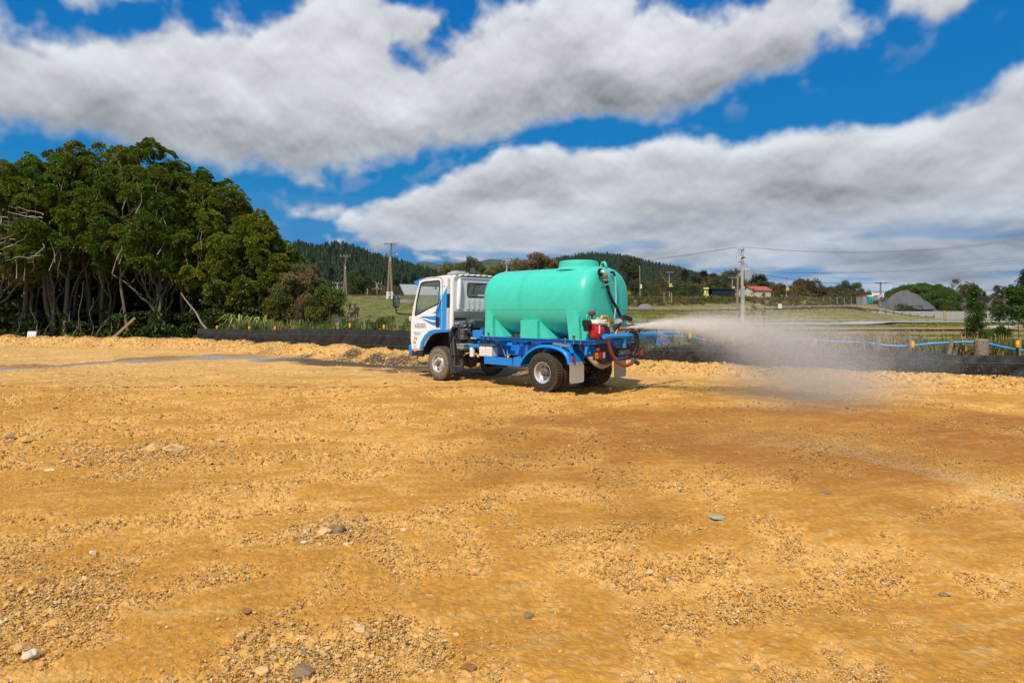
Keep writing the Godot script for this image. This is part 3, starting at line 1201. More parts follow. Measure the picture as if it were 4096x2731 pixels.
func blob_tree(called: String, label: String, foot: Vector3, height: float, width: float, kind: int, base: Color, trunk_part: float, clump: float, group := "", density := 26.0) -> Node3D:
	# a tree of lobes from a skirt height to the top; tall narrow, round or flat depending on height and width
	var t := thing(called, label, "tree", foot, 0.0, group)
	var lobes := []
	var skirt := height * trunk_part
	var n := int(clampf(width * (height - skirt) / (clump * clump * 10.0), 8.0, 46.0))
	for k in n:
		var a := rng.randf() * TAU
		var e := rng.randf()
		var prof := sin(PI * clampf(0.12 + e * 0.8, 0.0, 1.0))
		var rr := width * 0.5 * prof * sqrt(rng.randf_range(0.25, 1.0))
		var r := clump * rng.randf_range(1.5, 2.6)
		var p := Vector3(cos(a) * rr, lerpf(skirt, height, e) - r * 0.5, sin(a) * rr)
		lobes.append([p, r])
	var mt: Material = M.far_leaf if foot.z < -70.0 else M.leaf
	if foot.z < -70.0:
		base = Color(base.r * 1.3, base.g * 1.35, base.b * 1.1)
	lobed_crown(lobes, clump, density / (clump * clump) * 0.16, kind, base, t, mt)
	var s := shape()
	branch(s, Vector3(0, -0.3, 0), Vector3(jitter(0.1), skirt + (height - skirt) * 0.4, jitter(0.1)), maxf(0.08, height * 0.022), height * 0.012, height * 0.012)
	for l in lobes:
		if rng.randf() < 0.6:
			branch(s, Vector3(0, skirt * rng.randf_range(0.7, 1.2), 0), l[0], height * 0.008, height * 0.003, height * 0.012, 4)
	obj("trunk", s, M.pale_bark if kind == 2 else M.bark, t)
	return t


func pine_tree(label: String, foot: Vector3, height: float, width: float, base: Color, group := "") -> void:
	var t := thing("pine_tree", label, "tree", foot, 0.0, group)
	var where := []
	var tints := []
	for tier in 11:
		var e := float(tier) / 11.0
		var rad := width * 0.5 * pow(1.0 - e, 0.8) + 0.15
		var n := int(9 * (1.0 - e) + 4)
		var y := height * (0.1 + 0.88 * e)
		for k in n:
			var a := rng.randf() * TAU
			for q in 3:
				var f := rng.randf_range(0.25, 1.0)
				where.append(clump_at(Vector3(cos(a) * rad * f, y + jitter(height * 0.03) - f * 0.03 * height, sin(a) * rad * f), maxf(0.25, width * 0.13)))
				tints.append(leaf_tint(base))
	leaf_mass("crown", t, 3, where, tints, M.far_leaf)
	var s := shape()
	branch(s, Vector3(0, -0.3, 0), Vector3(0, height * 0.96, 0), height * 0.02, 0.03, height * 0.006)
	obj("trunk", s, M.bark, t)


func build_far_trees() -> void:
	# ---- shrubs between the tree stand and the truck
	var bush := Color(0.09, 0.13, 0.018)
	blob_tree("shrub", "tall olive shrub with a brown dry top right of the tree stand", spot(306, 37.0), lift(267, 37.0) - ground_y(-12.3, 37.0), 4.2, 1, Color(0.17, 0.15, 0.06), 0.03, 0.22)
	blob_tree("shrub", "dark green shrub at the foot of the grass bank, left of the flax spikes", spot(326, 36.0), 3.0, 3.0, 1, bush, 0.03, 0.22)
	blob_tree("shrub", "brownish green shrub against the right end of the tree stand", spot(292, 36.0), 3.4, 3.0, 1, Color(0.10, 0.12, 0.02), 0.03, 0.22)
	blob_tree("shrub", "small leafy shrub by the timber stakes behind the silt fence", spot(383, 25.2), 0.95, 0.9, 1, Color(0.05, 0.095, 0.012), 0.05, 0.14)
	# ---- trees along the foot of the pine hill
	var foothill := "scrubby trees along the foot of the pine hill"
	for k in 26:
		var b := rng.randf_range(290.0, 440.0)
		var d := rng.randf_range(150.0, 250.0)
		var foot := spot(b, d)
		foot.y = 2.4
		var c: Color = [Color(0.05, 0.065, 0.018), Color(0.04, 0.06, 0.014), Color(0.085, 0.07, 0.024), Color(0.03, 0.05, 0.012)][k % 4]
		blob_tree("scrub_tree", "scrubby tree at the foot of the pine hill beyond the railway", foot, rng.randf_range(5.0, 9.5), rng.randf_range(4.5, 8.0), 1, c, 0.08, 0.7, foothill, 15.0)
	for k in 12:
		var foot := spot([300, 309, 318, 331, 355, 362, 396, 405, 414, 421, 428, 436][k], 260.0 + 8.0 * k)
		foot.y = 2.4
		pine_tree("%s pine from the tree stand in the row before the pine hill" % nth(k), foot, rng.randf_range(15.0, 21.0), rng.randf_range(7.0, 9.0), Color(0.014, 0.03, 0.010), "dark pines before the pine hill")
	# ---- gums above the cab roof and behind the tank
	var gum := Color(0.085, 0.095, 0.04)
	var g1 := spot(451, 210.0)
	g1.y = 2.4
	blob_tree("gum_tree", "rounded pale gum tree left above the cab roof", g1, lift(256.5, 210.0) - 2.4, 13.0, 2, gum, 0.15, 0.9, "", 20.0)
	var g2 := spot(473, 215.0)
	g2.y = 2.4
	blob_tree("gum_tree", "rounded pale gum tree behind the cab roof hatch, right of a spiky conifer", g2, lift(259, 215.0) - 2.4, 13.0, 2, Color(0.07, 0.085, 0.032), 0.15, 0.9, "", 20.0)
	var g3 := spot(434, 190.0)
	g3.y = 2.4
	blob_tree("gum_tree", "low yellowish tree before the blue hill, left of the rounded gums", g3, 9.0, 8.0, 1, Color(0.10, 0.10, 0.025), 0.1, 0.8, "", 20.0)
	var c1 := spot(463, 240.0)
	c1.y = 2.4
	pine_tree("spiky dark conifer between the two rounded gum trees", c1, lift(257, 240.0) - 2.4, 5.0, Color(0.016, 0.03, 0.014))
	var k5 := 0
	for spec in [[497, 265, 9.0], [508, 263, 8.0], [521, 257.5, 11.0], [536, 254.4, 13.0], [550, 255.6, 13.0], [563, 262, 11.0], [577, 264, 10.0], [592, 264, 10.0]]:
		var f := spot(spec[0], 200.0 + 4.0 * k5)
		f.y = 2.4
		var h := lift(spec[1], 200.0 + 4.0 * k5) - 2.4
		var words: String = ["yellow green gum left of the pole behind the tank", "gum tree right behind the pole with white insulators", "tall gum with bare white limbs right of the pole behind the tank", "tallest rusty gum behind the front end of the tank", "rusty gum in the middle of the row behind the tank", "lower rusty gum over the tank's back, left of the manhole", "low rusty gum close beside the manhole", "low rusty gum hidden behind the manhole"][k5]
		blob_tree("gum_tree", words, f, h, spec[2], 2, [Color(0.09, 0.10, 0.03), Color(0.105, 0.08, 0.03)][mini(k5 / 2, 1)], 0.35, 0.85, "", 15.0)
		k5 += 1
	# ---- the dark wood behind the station
	var big := spot(630, 165.0)
	big.y = 3.4
	blob_tree("broad_tree", "large dark green tree right of the tank, left of the bare timber pole", big, lift(260.5, 165.0) - 3.4, 8.6, 1, Color(0.028, 0.042, 0.012), 0.05, 0.75, "", 26.0)
	var yb := spot(622, 150.0)
	yb.y = 3.4
	blob_tree("shrub", "bright yellow flowering shrub right of the tank", yb, 3.2, 3.6, 1, Color(0.32, 0.20, 0.012), 0.05, 0.4, "", 20.0)
	for spec in [[684, 266, 4.2, "tallest pointed pine behind the platform lamp"], [694, 274, 3.6, "short pointed pine left of the twin pines behind the kiosk"], [703, 268, 4.6, "tall pine above the yellow kiosk"], [713, 271, 4.4, "pine right above the yellow kiosk"]]:
		var f := spot(spec[0], 190.0)
		f.y = 3.0
		pine_tree(spec[3], f, lift(spec[1], 190.0) - 3.0, spec[2] * 1.6, Color(0.016, 0.032, 0.012))
	var mac := spot(759, 200.0)
	mac.y = 3.0
	pine_tree("dark ragged conifer behind the cream shed's red roof", mac, lift(274, 200.0) - 3.0, 13.0, Color(0.018, 0.03, 0.013))
	var row := "mixed trees of the wood behind the station platform"
	for k in 40:
		var b := 612.0 + k * 4.7 + jitter(2.5)
		var d := rng.randf_range(150.0, 185.0)
		var f := spot(b, d)
		f.y = 3.0
		var top := along([Vector2(600, 282), Vector2(650, 283), Vector2(690, 284), Vector2(725, 277), Vector2(735, 276), Vector2(750, 281), Vector2(770, 284), Vector2(790, 288)], b) + jitter(2.5)
		var c: Color = [Color(0.045, 0.055, 0.018), Color(0.065, 0.06, 0.02), Color(0.035, 0.05, 0.014), Color(0.08, 0.065, 0.024)][k % 4]
		blob_tree("wood_tree", "bushy tree in the wood behind the station platform", f, maxf(lift(top, d) - 3.0, 3.0), rng.randf_range(5.0, 8.0), 1, c, 0.05, 0.7, row, 15.0)
	for spec in [[722, 272, "tall rounded gum left of the concrete pole"], [731, 271, "tall rounded gum just behind the wooden pole"]]:
		var f := spot(spec[0], 188.0)
		f.y = 3.0
		blob_tree("gum_tree", spec[2], f, lift(spec[1], 188.0) - 3.0, 7.5, 2, Color(0.06, 0.07, 0.024), 0.2, 0.75, "", 24.0)
	# bare gums among them
	for spec in [[671, 266, "bare white limbed gum behind the first platform lamp"], [711, 276, "thin bare gum left of the black shelter"]]:
		var f := spot(spec[0], 168.0)
		f.y = 3.2
		var h: float = lift(spec[1], 168.0) - 3.2
		var t := thing("bare_tree", spec[2], "tree", f)
		var s := shape()
		for q in 9:
			var e := Vector3(jitter(3.4), h * rng.randf_range(0.6, 1.0), jitter(2.0))
			branch(s, Vector3(0, h * rng.randf_range(0.1, 0.35), 0), e, 0.1, 0.03, 0.35, 5)
		branch(s, Vector3(0, -0.3, 0), Vector3(0.2, h * 0.6, 0), 0.2, 0.1, 0.15, 6)
		obj("trunk", s, M.pale_bark, t)
		var where := []
		var tints := []
		for q in 34:
			where.append(clump_at(Vector3(jitter(3.2), h * rng.randf_range(0.55, 1.0), jitter(2.0)), 0.5))
			tints.append(leaf_tint(Color(0.085, 0.05, 0.025)))
		leaf_mass("crown", t, 2, where, tints, M.far_leaf)
	# ---- right: brown gums, poplars, the spreading tree
	var brown := Color(0.055, 0.045, 0.022)
	for spec in [[795, 282, 9, 0], [806, 280, 10, 1], [816, 279.5, 11, 2], [826, 281, 10, 3], [834, 284, 9, 4]]:
		var f := spot(spec[0], 230.0)
		f.y = 0.3
		blob_tree("dark_gum_tree", ["dark brown gum behind the third platform lamp", "second dark brown gum right of the third platform lamp", "highest dark brown gum left of the poplars", "dark brown gum close left of the poplars", "lower dark brown gum touching the poplars"][spec[3]], f, lift(spec[1], 230.0) - 0.3, spec[2], 2, brown, 0.2, 0.9, "", 20.0)
	for k in 5:
		var f := spot([841, 846, 852, 857, 862][k], 210.0)
		f.y = 0.2
		blob_tree("poplar", ["left end poplar of the row behind the mesh fence", "second poplar of the row from its left end", "tall middle poplar of the row", "fourth poplar of the row, beside its right end", "right end poplar beside the grey red-roofed shed"][k], f, lift([284, 281.5, 281, 282.5, 284][k], 210.0) - 0.2, 3.4, 1, Color(0.05, 0.075, 0.03), 0.08, 0.6, "", 24.0)
	for k in 14:
		var b := 792.0 + k * 6.0 + jitter(2.0)
		var d := rng.randf_range(165.0, 195.0)
		var f := spot(b, d)
		f.y = 0.2
		blob_tree("scrub_tree", "low scrubby tree behind the mesh fence, %s from the station end" % nth(k), f, rng.randf_range(4.5, 7.0), rng.randf_range(4.5, 7.0), 1, [Color(0.06, 0.062, 0.02), Color(0.075, 0.06, 0.022)][k % 2], 0.05, 0.7, "low scrubby trees behind the mesh fence", 15.0)
	# the spreading tree: flat tiers of foliage
	var f1 := spot(918, 160.0)
	f1.y = -0.2
	var t1 := thing("spreading_tree", "huge low spreading dark green tree behind the gravel heap", "tree", f1)
	var lobes := []
	for k in 170:
		var a := rng.randf() * TAU
		var rr := sqrt(rng.randf()) * 8.8
		var dome := sqrt(maxf(0.0, 1.0 - pow(rr / 9.2, 2.0)))
		var y := 8.2 * pow(dome, 0.62) * (1.0 if k % 3 else rng.randf_range(0.35, 0.9))
		lobes.append([Vector3(cos(a) * rr + 0.7, maxf(y, 1.4) - 0.5, sin(a) * rr), rng.randf_range(0.7, 1.2)])
	lobed_crown(lobes, 0.45, 34.0, 1, Color(0.055, 0.11, 0.009), t1, M.far_leaf)
	var s1 := shape()
	branch(s1, Vector3(0.5, -0.3, 0), Vector3(0.6, 3.2, 0), 0.6, 0.4, 0.1, 8)
	for k in 12:
		branch(s1, Vector3(0.6, rng.randf_range(1.4, 3.2), 0), lobes[k * 5][0], 0.22, 0.05, 0.3, 5)
	obj("trunk", s1, M.bark, t1)
	var tb := "bushes round the foot of the spreading tree"
	var nb := -1
	for spec in [[888, 302, 4.0], [880, 303, 3.4], [946, 306, 3.6], [951, 308, 3.0], [958, 309, 3.0], [897, 304.5, 2.6]]:
		var f := spot(spec[0], 140.0)
		nb += 1
		blob_tree("bush", ["rough bush left of the gravel heap at the spreading tree's foot", "rough bush touching the speed sign pole", "rough bush at the right foot of the spreading tree", "low bush right beside the spreading tree, behind the paling fence", "low bush midway between the spreading tree and the house", "smallest bush at the left edge of the gravel heap"][nb], f, lift(spec[1], 140.0) - f.y, spec[2], 3, Color(0.04, 0.062, 0.014), 0.02, 0.5, tb, 22.0)
	var con := spot(904, 133.0)
	pine_tree("small bushy conifer in front of the gravel heap", con, lift(303.5, 133.0) - con.y, 7.0, Color(0.035, 0.06, 0.016))
	var gum2 := spot(958, 200.0)
	gum2.y = -0.2
	blob_tree("gum_tree", "tall airy brown gum between the spreading tree and the house", gum2, lift(280.6, 200.0) + 0.2, 9.0, 2, Color(0.07, 0.06, 0.032), 0.32, 0.8, "", 12.0)
	var gum3 := spot(970, 210.0)
	gum3.y = -0.2
	blob_tree("gum_tree", "lower brown gum at the house's left gable", gum3, lift(289, 210.0) + 0.2, 9.0, 2, Color(0.065, 0.058, 0.03), 0.25, 0.8, "", 15.0)
	for spec in [[998, 285, 7.0, "dark tree behind the house, left of the far right pole"], [1009, 283, 6.0, "rounded dark tree behind the far right pole"]]:
		var f := spot(spec[0], 230.0)
		f.y = -0.2
		blob_tree("broad_tree", spec[3], f, lift(spec[1], 230.0) + 0.2, spec[2], 1, Color(0.035, 0.05, 0.016), 0.15, 0.7, "", 20.0)
	for spec in [[970.0, 291.0], [984, 289], [977, 293]]:
		var f := spot(spec[0], 300.0)
		f.y = -0.2
		pine_tree("tiny far conifer showing above the house roof", f, lift(spec[1], 300.0) + 0.2, 5.0, Color(0.02, 0.035, 0.016), "far conifers above the house roof")
	var rp := spot(1029, 150.0)
	rp.y = -0.2
	pine_tree("big blue green pine cut off by the right edge", rp, lift(266, 150.0) + 0.2, 9.5, Color(0.018, 0.042, 0.022))
	var brn := spot(986, 140.0)
	blob_tree("garden_tree", "reddish brown garden tree in front of the house", brn, lift(296, 140.0) - brn.y, 7.0, 1, Color(0.075, 0.055, 0.022), 0.1, 0.45, "", 22.0)
	# ---- near right: the sapling and the leafy tree at the frame's edge
	var sap := spot(978, 21.0)
	var tn := thing("sapling", "slender leafy sapling standing behind the blue pipe", "tree", sap)
	var where := []
	var tints := []
	var hh := lift(288, 21.0) - sap.y
	for k in 190:
		var e := pow(rng.randf(), 1.1)
		var w := 0.52 * pow(1.0 - e, 0.7) + 0.06
		var a := rng.randf() * TAU
		where.append(clump_at(Vector3(cos(a) * w * rng.randf() - e * 0.28 + 0.12, 0.15 + hh * e * 0.97, sin(a) * w * rng.randf()), rng.randf_range(0.1, 0.17)))
		tints.append(leaf_tint(Color(0.05, 0.1, 0.012), 0.4))
	leaf_mass("crown", tn, 1, where, tints)
	var ss := shape()
	branch(ss, Vector3(0.1, -0.2, 0), Vector3(-0.15, hh * 0.95, 0), 0.03, 0.008, 0.05, 6)
	for k in 12:
		var y := rng.randf_range(0.2, 1.6)
		branch(ss, Vector3(0.05, y, 0), Vector3(jitter(0.5), y + 0.5, jitter(0.4)), 0.012, 0.004, 0.03, 4)
	obj("trunk", ss, M.bark, tn)
	var edge := spot(1021, 19.5)
	blob_tree("leafy_tree", "dense leafy tree cut off by the right edge behind the silt fence", edge, lift(291, 19.5) - edge.y, 1.75, 1, Color(0.05, 0.1, 0.012), 0.02, 0.14, "", 30.0)
	var edge2 := spot(1012, 18.6)
	blob_tree("shrub", "bright green low shrub under the leafy tree at the right edge", edge2, 1.0, 0.9, 1, Color(0.085, 0.13, 0.012), 0.02, 0.12, "", 26.0)


# ---------------------------------------------------------------- railway, road, buildings
func strip(s: SurfaceTool, line: Array, width: float, rise: float, follow := true) -> void:
	# a sheet of some width along a line of points, laid on the ground
	for i in line.size() - 1:
		var a: Vector3 = line[i]
		var b: Vector3 = line[i + 1]
		var side := (b - a).cross(Vector3.UP).normalized() * width / 2.0
		var up := Vector3(0, rise, 0)
		quad(s, a - side + up, b - side + up, b + side + up, a + side + up) if (b - a).x < 0.0 else quad(s, a + side + up, a - side + up, b - side + up, b + side + up)


func build_railway() -> void:
	var bed := shape()
	var line := []
	for k in 60:
		var x := -95.0 + k * 2.6
		line.append(Vector3(x, 4.0 + 0.06, -rail_depth(x)))
	strip(bed, line, 3.6, 0.1)
	for k in line.size() - 1:
		var a: Vector3 = line[k] + Vector3(0, 0.1, 1.72)
		var b: Vector3 = line[k + 1] + Vector3(0, 0.1, 1.72)
		quad(bed, a + Vector3(0, -0.9, 1.6), b + Vector3(0, -0.9, 1.6), b, a)
	structure(obj("track_bed", bed, M.ballast), "grey ballast bed of the railway on top of the bank", "track bed")
	for q in 2:
		var s := shape()
		for k in line.size() - 1:
			var a: Vector3 = line[k] + Vector3(0, 0.25, 0.55 - 1.1 * q)
			var b: Vector3 = line[k + 1] + Vector3(0, 0.25, 0.55 - 1.1 * q)
			box(s, (a + b) / 2.0, Vector3((b - a).length(), 0.15, 0.07), Basis(Quaternion(Vector3.RIGHT, (b - a).normalized())))
		tag(obj("rail", s, M.rust), ["nearer rusty rail of the track on the bank", "farther rusty rail of the track on the bank"][q], "rail")
	# the platform
	var s := shape()
	var p0 := Vector3(14.0, 0, -rail_depth(14.0) + 7.5)
	var p1 := Vector3(56.0, 0, -rail_depth(56.0) + 7.5)
	var mid := (p0 + p1) / 2.0
	box(s, Vector3(mid.x, 3.55, mid.z - 3.0), Vector3((p1 - p0).length(), 1.3, 6.0), Basis(Quaternion(Vector3.RIGHT, (p1 - p0).normalized())), 0.05)
	structure(obj("platform_pavement", s, M.asphalt), "long dark asphalt station platform on the bank", "platform")
	# grey stone facing on the bank and gravel spilled beside the cab
	var rock := shape()
	var f := spot(644, 104.0)
	for k in 1:
		lathe(rock, [Vector2(2.4, 0.0), Vector2(2.2, 0.9), Vector2(1.6, 1.5), Vector2(0.8, 1.8), Vector2(0.001, 1.9)], Transform3D(Basis(Vector3.RIGHT, 0.35).scaled(Vector3(0.6, 0.5, 0.4)), f + Vector3(0.3, -0.1, 0)), 14, true)
	tag(obj("rock_outcrop", rock, M.ballast), "rounded grey rock outcrop in the bank below the platform", "rock")
	var gr := shape()
	var g := spot(405, 84.0)
	lathe(gr, [Vector2(4.8, -0.3), Vector2(4.0, 0.5), Vector2(2.6, 1.3), Vector2(1.0, 1.7), Vector2(0.001, 1.8)], Transform3D(Basis(Vector3.RIGHT, 0.06).scaled(Vector3(0.34, 0.22, 0.6)), g), 18, true)
	var heap := obj("gravel_spill", gr, M.ballast)
	tag(heap, "grey gravel spilled down the grass bank in front of the cab", "gravel")
	heap.set_meta("kind", "stuff")


func build_road() -> void:
	var s := shape()
	var line := []
	for k in 40:
		var x := 6.0 + k * 3.4
		line.append(Vector3(x, 0, -(84.0 + 0.04 * x)))
	for k in line.size():
		line[k].y = far_ground(line[k].x, -line[k].z)
	strip(s, line, 8.0, 0.16)
	structure(obj("road", s, M.path), "pale sealed road crossing behind the paddock fence", "road")
	var p := shape()
	var pl := []
	for k in 40:
		var x := 6.0 + k * 2.6
		pl.append(Vector3(x, far_ground(x, 63.0), -63.0))
	strip(p, pl, 3.2, 0.14)
	structure(obj("path", p, M.path), "pale footpath between the road and the timber fence", "footpath")


func window_part(parent: Node, at: Vector3, w: float, h: float, turn: Basis, frame: Material) -> void:
	var s := shape()
	for q in [[0, h / 2, w, 0.08], [0, -h / 2, w, 0.08], [-w / 2, 0, 0.08, h], [w / 2, 0, 0.08, h], [0, 0, 0.05, h]]:
		box(s, at + turn * Vector3(q[0], q[1], 0.03), Vector3(q[2], q[3], 0.08), turn)
	var wdw := obj("window", s, frame, parent)
	var g := shape()
	box(g, at, Vector3(w - 0.02, h - 0.02, 0.03), turn)
	obj("pane", g, M.dark_glass, wdw)


# a gabled block: length along x, gable ends at +-x; eaves height, ridge height, overhang
func gabled(t: Node3D, size: Vector3, ridge_h: float, wall: Material, roof: Material, over := 0.3, hip := false) -> void:
	var s := shape()
	var hx := size.x / 2
	var hz := size.z / 2
	var e := size.y
	quad(s, Vector3(-hx, 0, hz), Vector3(hx, 0, hz), Vector3(hx, e, hz), Vector3(-hx, e, hz))
	quad(s, Vector3(hx, 0, -hz), Vector3(-hx, 0, -hz), Vector3(-hx, e, -hz), Vector3(hx, e, -hz))
	quad(s, Vector3(hx, 0, hz), Vector3(hx, 0, -hz), Vector3(hx, e, -hz), Vector3(hx, e, hz))
	quad(s, Vector3(-hx, 0, -hz), Vector3(-hx, 0, hz), Vector3(-hx, e, hz), Vector3(-hx, e, -hz))
	if not hip:
		tri(s, Vector3(hx, e, hz), Vector3(hx, e, -hz), Vector3(hx, ridge_h - 0.05, 0))
		tri(s, Vector3(-hx, e, -hz), Vector3(-hx, e, hz), Vector3(-hx, ridge_h - 0.05, 0))
	obj("wall", s, wall, t)
	var r := shape()
	var o := over
	var slope := (ridge_h - e) / hz
	var ye := e - slope * o + 0.06
	for sg in [1.0, -1.0]:
		var inset := (hx + o) * 0.35 if hip else 0.0
		var a := Vector3(-hx - o, ye, (hz + o) * sg)
		var b := Vector3(hx + o, ye, (hz + o) * sg)
		var c := Vector3(hx + o - inset, ridge_h + 0.06, 0)
		var d := Vector3(-hx - o + inset, ridge_h + 0.06, 0)
		if sg > 0:
			quad(r, a, b, c, d)
		else:
			quad(r, b, a, d, c)
		# a thin underside and fascia
		var dn := Vector3(0, -0.09, 0)
		if sg > 0:
			quad(r, a + dn, b + dn, b, a)
		else:
			quad(r, b + dn, a + dn, a, b)
		if hip:
			pass
		else:
			for ex in [-1.0, 1.0]:
				var p := a if ex < 0 else b
				var q := d if ex < 0 else c
				if ex * sg > 0:
					quad(r, p + dn, q + dn, q, p)
				else:
					quad(r, q + dn, p + dn, p, q)
		# corrugation ribs
		var n := int((hx * 2 + o * 2) / 0.9)
		for k in n:
			var x := -hx - o + 0.45 + k * 0.9
			if hip and absf(x) > hx + o - inset:
				continue
			tube(r, [Vector3(x, ye + 0.015, (hz + o) * sg), Vector3(x, ridge_h + 0.075, 0)], 0.03, 4, false)
	if hip:
		for ex in [-1.0, 1.0]:
			var a := Vector3((hx + o) * ex, ye, hz + o)
			var b := Vector3((hx + o) * ex, ye, -hz - o)
			var c := Vector3((hx + o) * 0.65 * ex, ridge_h + 0.06, 0)
			if ex > 0:
				tri(r, a, b, c)
			else:
				tri(r, b, a, c)
	obj("roof", r, roof, t)


func build_buildings() -> void:
	var brown := mat(0.035, 0.024, 0.018, 0.85)
	var grey_roof := mat(0.34, 0.36, 0.37, 0.5, 0.2)
	# ---- the brown shed beyond the railway, seen past and through the cab
	var f := spot(423, 148.0)
	f.y = 2.6
	var t := thing("shed", "brown gabled shed with a pale grey roof, seen beside and through the cab window", "shed", f, 0.5)
	gabled(t, Vector3(11.0, 2.4, 7.6), 5.2, brown, grey_roof, 0.3)
	var fl := shape()
	lathe(fl, [Vector2(0.16, 0), Vector2(0.16, 1.6), Vector2(0.24, 1.65), Vector2(0.24, 1.85), Vector2(0.001, 1.95)], Transform3D(Basis.IDENTITY, Vector3(2.6, 3.4, 1.4)), 10)
	obj("chimney", fl, M.matt_black, t)
	# ---- cream station shed with red roof
	var cream := textured(0.02, [[0.3, 0.50, 0.44, 0.30], [0.7, 0.60, 0.54, 0.40]], 0.3, 0.8, 41)
	var red_roof := mat(0.42, 0.09, 0.075, 0.6)
	var q := spot(757.0, 140.0)
	q.y = 3.95
	t = thing("station_shed", "cream station shed with a faded red roof beside the concrete pole", "shed", q, 0.42)
	gabled(t, Vector3(5.2, 2.35, 3.0), 3.15, cream, red_roof, 0.25)
	var s := shape()
	box(s, Vector3(-2.66, 1.35, 0.2), Vector3(0.12, 1.5, 2.2), Basis.IDENTITY, 0.02)
	obj("shutter", s, cream, t)
	for k in 3:
		s = shape()
		box(s, Vector3(-1.3 + k * 1.3, 1.2, 1.51), Vector3(0.05, 2.3, 0.03))
		obj("batten", s, M.white_paint, t)
	var lt := spot(748.5, 142.0)
	lt.y = 3.95
	var l := thing("lean_to", "small flat-roofed cream lean-to left of the red-roofed shed", "shed", lt)
	s = shape()
	box(s, Vector3(-0.8, 1.2, 0), Vector3(3.6, 2.4, 2.2))
	obj("wall", s, cream, l)
	s = shape()
	box(s, Vector3(-0.8, 2.48, 0.05), Vector3(3.9, 0.14, 2.5))
	obj("roof", s, M.galvanised, l)
	s = shape()
	box(s, Vector3(-2.1, 0.85, 1.13), Vector3(0.7, 1.7, 0.06))
	obj("door", s, M.galvanised, l)
	# ---- black shelter
	var h := spot(721, 131.0)
	h.y = 4.22
	t = thing("platform_shelter", "long black glazed waiting shelter on the platform", "shelter", h, 0.2)
	s = shape()
	box(s, Vector3(0, 2.02, 0), Vector3(5.7, 0.12, 1.9), Basis.IDENTITY, 0.02)
	obj("roof", s, M.black, t)
	s = shape()
	box(s, Vector3(0.1, 0.42, 0.62), Vector3(5.0, 0.84, 0.06))
	obj("lower_panel", s, M.black, t)
	for k in 6:
		s = shape()
		box(s, Vector3(-2.4 + k * 1.0, 1.0, 0.62), Vector3(0.09, 2.0, 0.09))
		obj("post", s, M.black, t)
		if k < 5:
			s = shape()
			box(s, Vector3(-1.9 + k * 1.0, 1.42, 0.62), Vector3(0.9, 1.1, 0.02))
			obj("pane", s, M.dark_glass, t)
	s = shape()
	box(s, Vector3(0.1, 1.0, -0.8), Vector3(5.0, 1.9, 0.06))
	obj("rear_panel", s, M.black, t)
	# ---- yellow information kiosk
	var k0 := spot(706, 128.0)
	k0.y = 4.22
	t = thing("information_kiosk", "tall yellow and navy information board on the platform", "information board", k0)
	var bright := mat(0.72, 0.72, 0.0, 0.5)
	var navy := mat(0.012, 0.02, 0.06, 0.5)
	s = shape()
	box(s, Vector3(0, 1.15, 0), Vector3(1.0, 2.3, 0.34), Basis.IDENTITY, 0.02)
	obj("body", s, navy, t)
	for y in [[0.46, 0.86], [2.04, 0.32]]:
		s = shape()
		box(s, Vector3(0, y[0], 0.02), Vector3(1.04, y[1], 0.36), Basis.IDENTITY, 0.02)
		obj("yellow_panel", s, bright, t)
	s = shape()
	box(s, Vector3(0, 2.4, 0), Vector3(0.96, 0.3, 0.3))
	obj("cap", s, navy, t)
	for k in 2:
		s = shape()
		box(s, Vector3(-0.24 + k * 0.46, 1.3, 0.18), Vector3(0.4, 0.62, 0.02))
		obj("poster", s, [M.white_paint, mat(0.45, 0.3, 0.28, 0.6)][k], t)
	var bn := spot(695.5, 129.0)
	bn.y = 4.2
	t = thing("bin", "slim dark blue bin on the platform left of the yellow board", "bin", bn)
	s = shape()
	box(s, Vector3(0, 0.5, 0), Vector3(0.42, 1.0, 0.4), Basis.IDENTITY, 0.04)
	obj("body", s, mat(0.01, 0.04, 0.12, 0.5), t)
	s = shape()
	box(s, Vector3(0, 1.05, 0), Vector3(0.46, 0.1, 0.44), Basis.IDENTITY, 0.03)
	obj("lid", s, navy, t)
	var cn := spot(768.0, 136.0)
	cn.y = 3.95
	s = shape()
	lathe(s, [Vector2(0.28, 0), Vector2(0.28, 0.05), Vector2(0.2, 0.05), Vector2(0.04, 0.8), Vector2(0.001, 0.8)], Transform3D.IDENTITY, 12)
	var cone := obj("traffic_cone", s, M.orange)
	cone.position = cn
	tag(cone, "orange traffic cone at the right end of the red-roofed shed", "traffic cone")
	# ---- grey shed with red roof edge and the teal toilet
	var g := spot(867, 150.0)
	g.y = 3.0
	t = thing("storage_shed", "low grey shed with a red roof edge behind the mesh fence", "shed", g, 0.1)
	s = shape()
	box(s, Vector3(0, 1.1, 0), Vector3(3.9, 2.2, 2.4))
	obj("wall", s, mat(0.24, 0.26, 0.29, 0.7), t)
	s = shape()
	box(s, Vector3(0, 2.27, 0), Vector3(4.1, 0.16, 2.6))
	obj("roof", s, mat(0.45, 0.05, 0.06, 0.6), t)
	var tl := spot(870.5, 145.0)
	tl.y = 3.0
	t = thing("portable_toilet", "teal portable toilet with a white roof in front of the grey shed", "portable toilet", tl)
	var teal := mat(0.0, 0.38, 0.36, 0.5)
	s = shape()
	box(s, Vector3(0, 1.0, 0), Vector3(1.15, 2.0, 1.15), Basis.IDENTITY, 0.05)
	obj("cabin", s, teal, t)
	s = shape()
	box(s, Vector3(-0.05, 0.98, 0.59), Vector3(0.7, 1.7, 0.05), Basis.IDENTITY, 0.02)
	obj("door", s, mat(0.0, 0.30, 0.29, 0.5), t)
	s = shape()
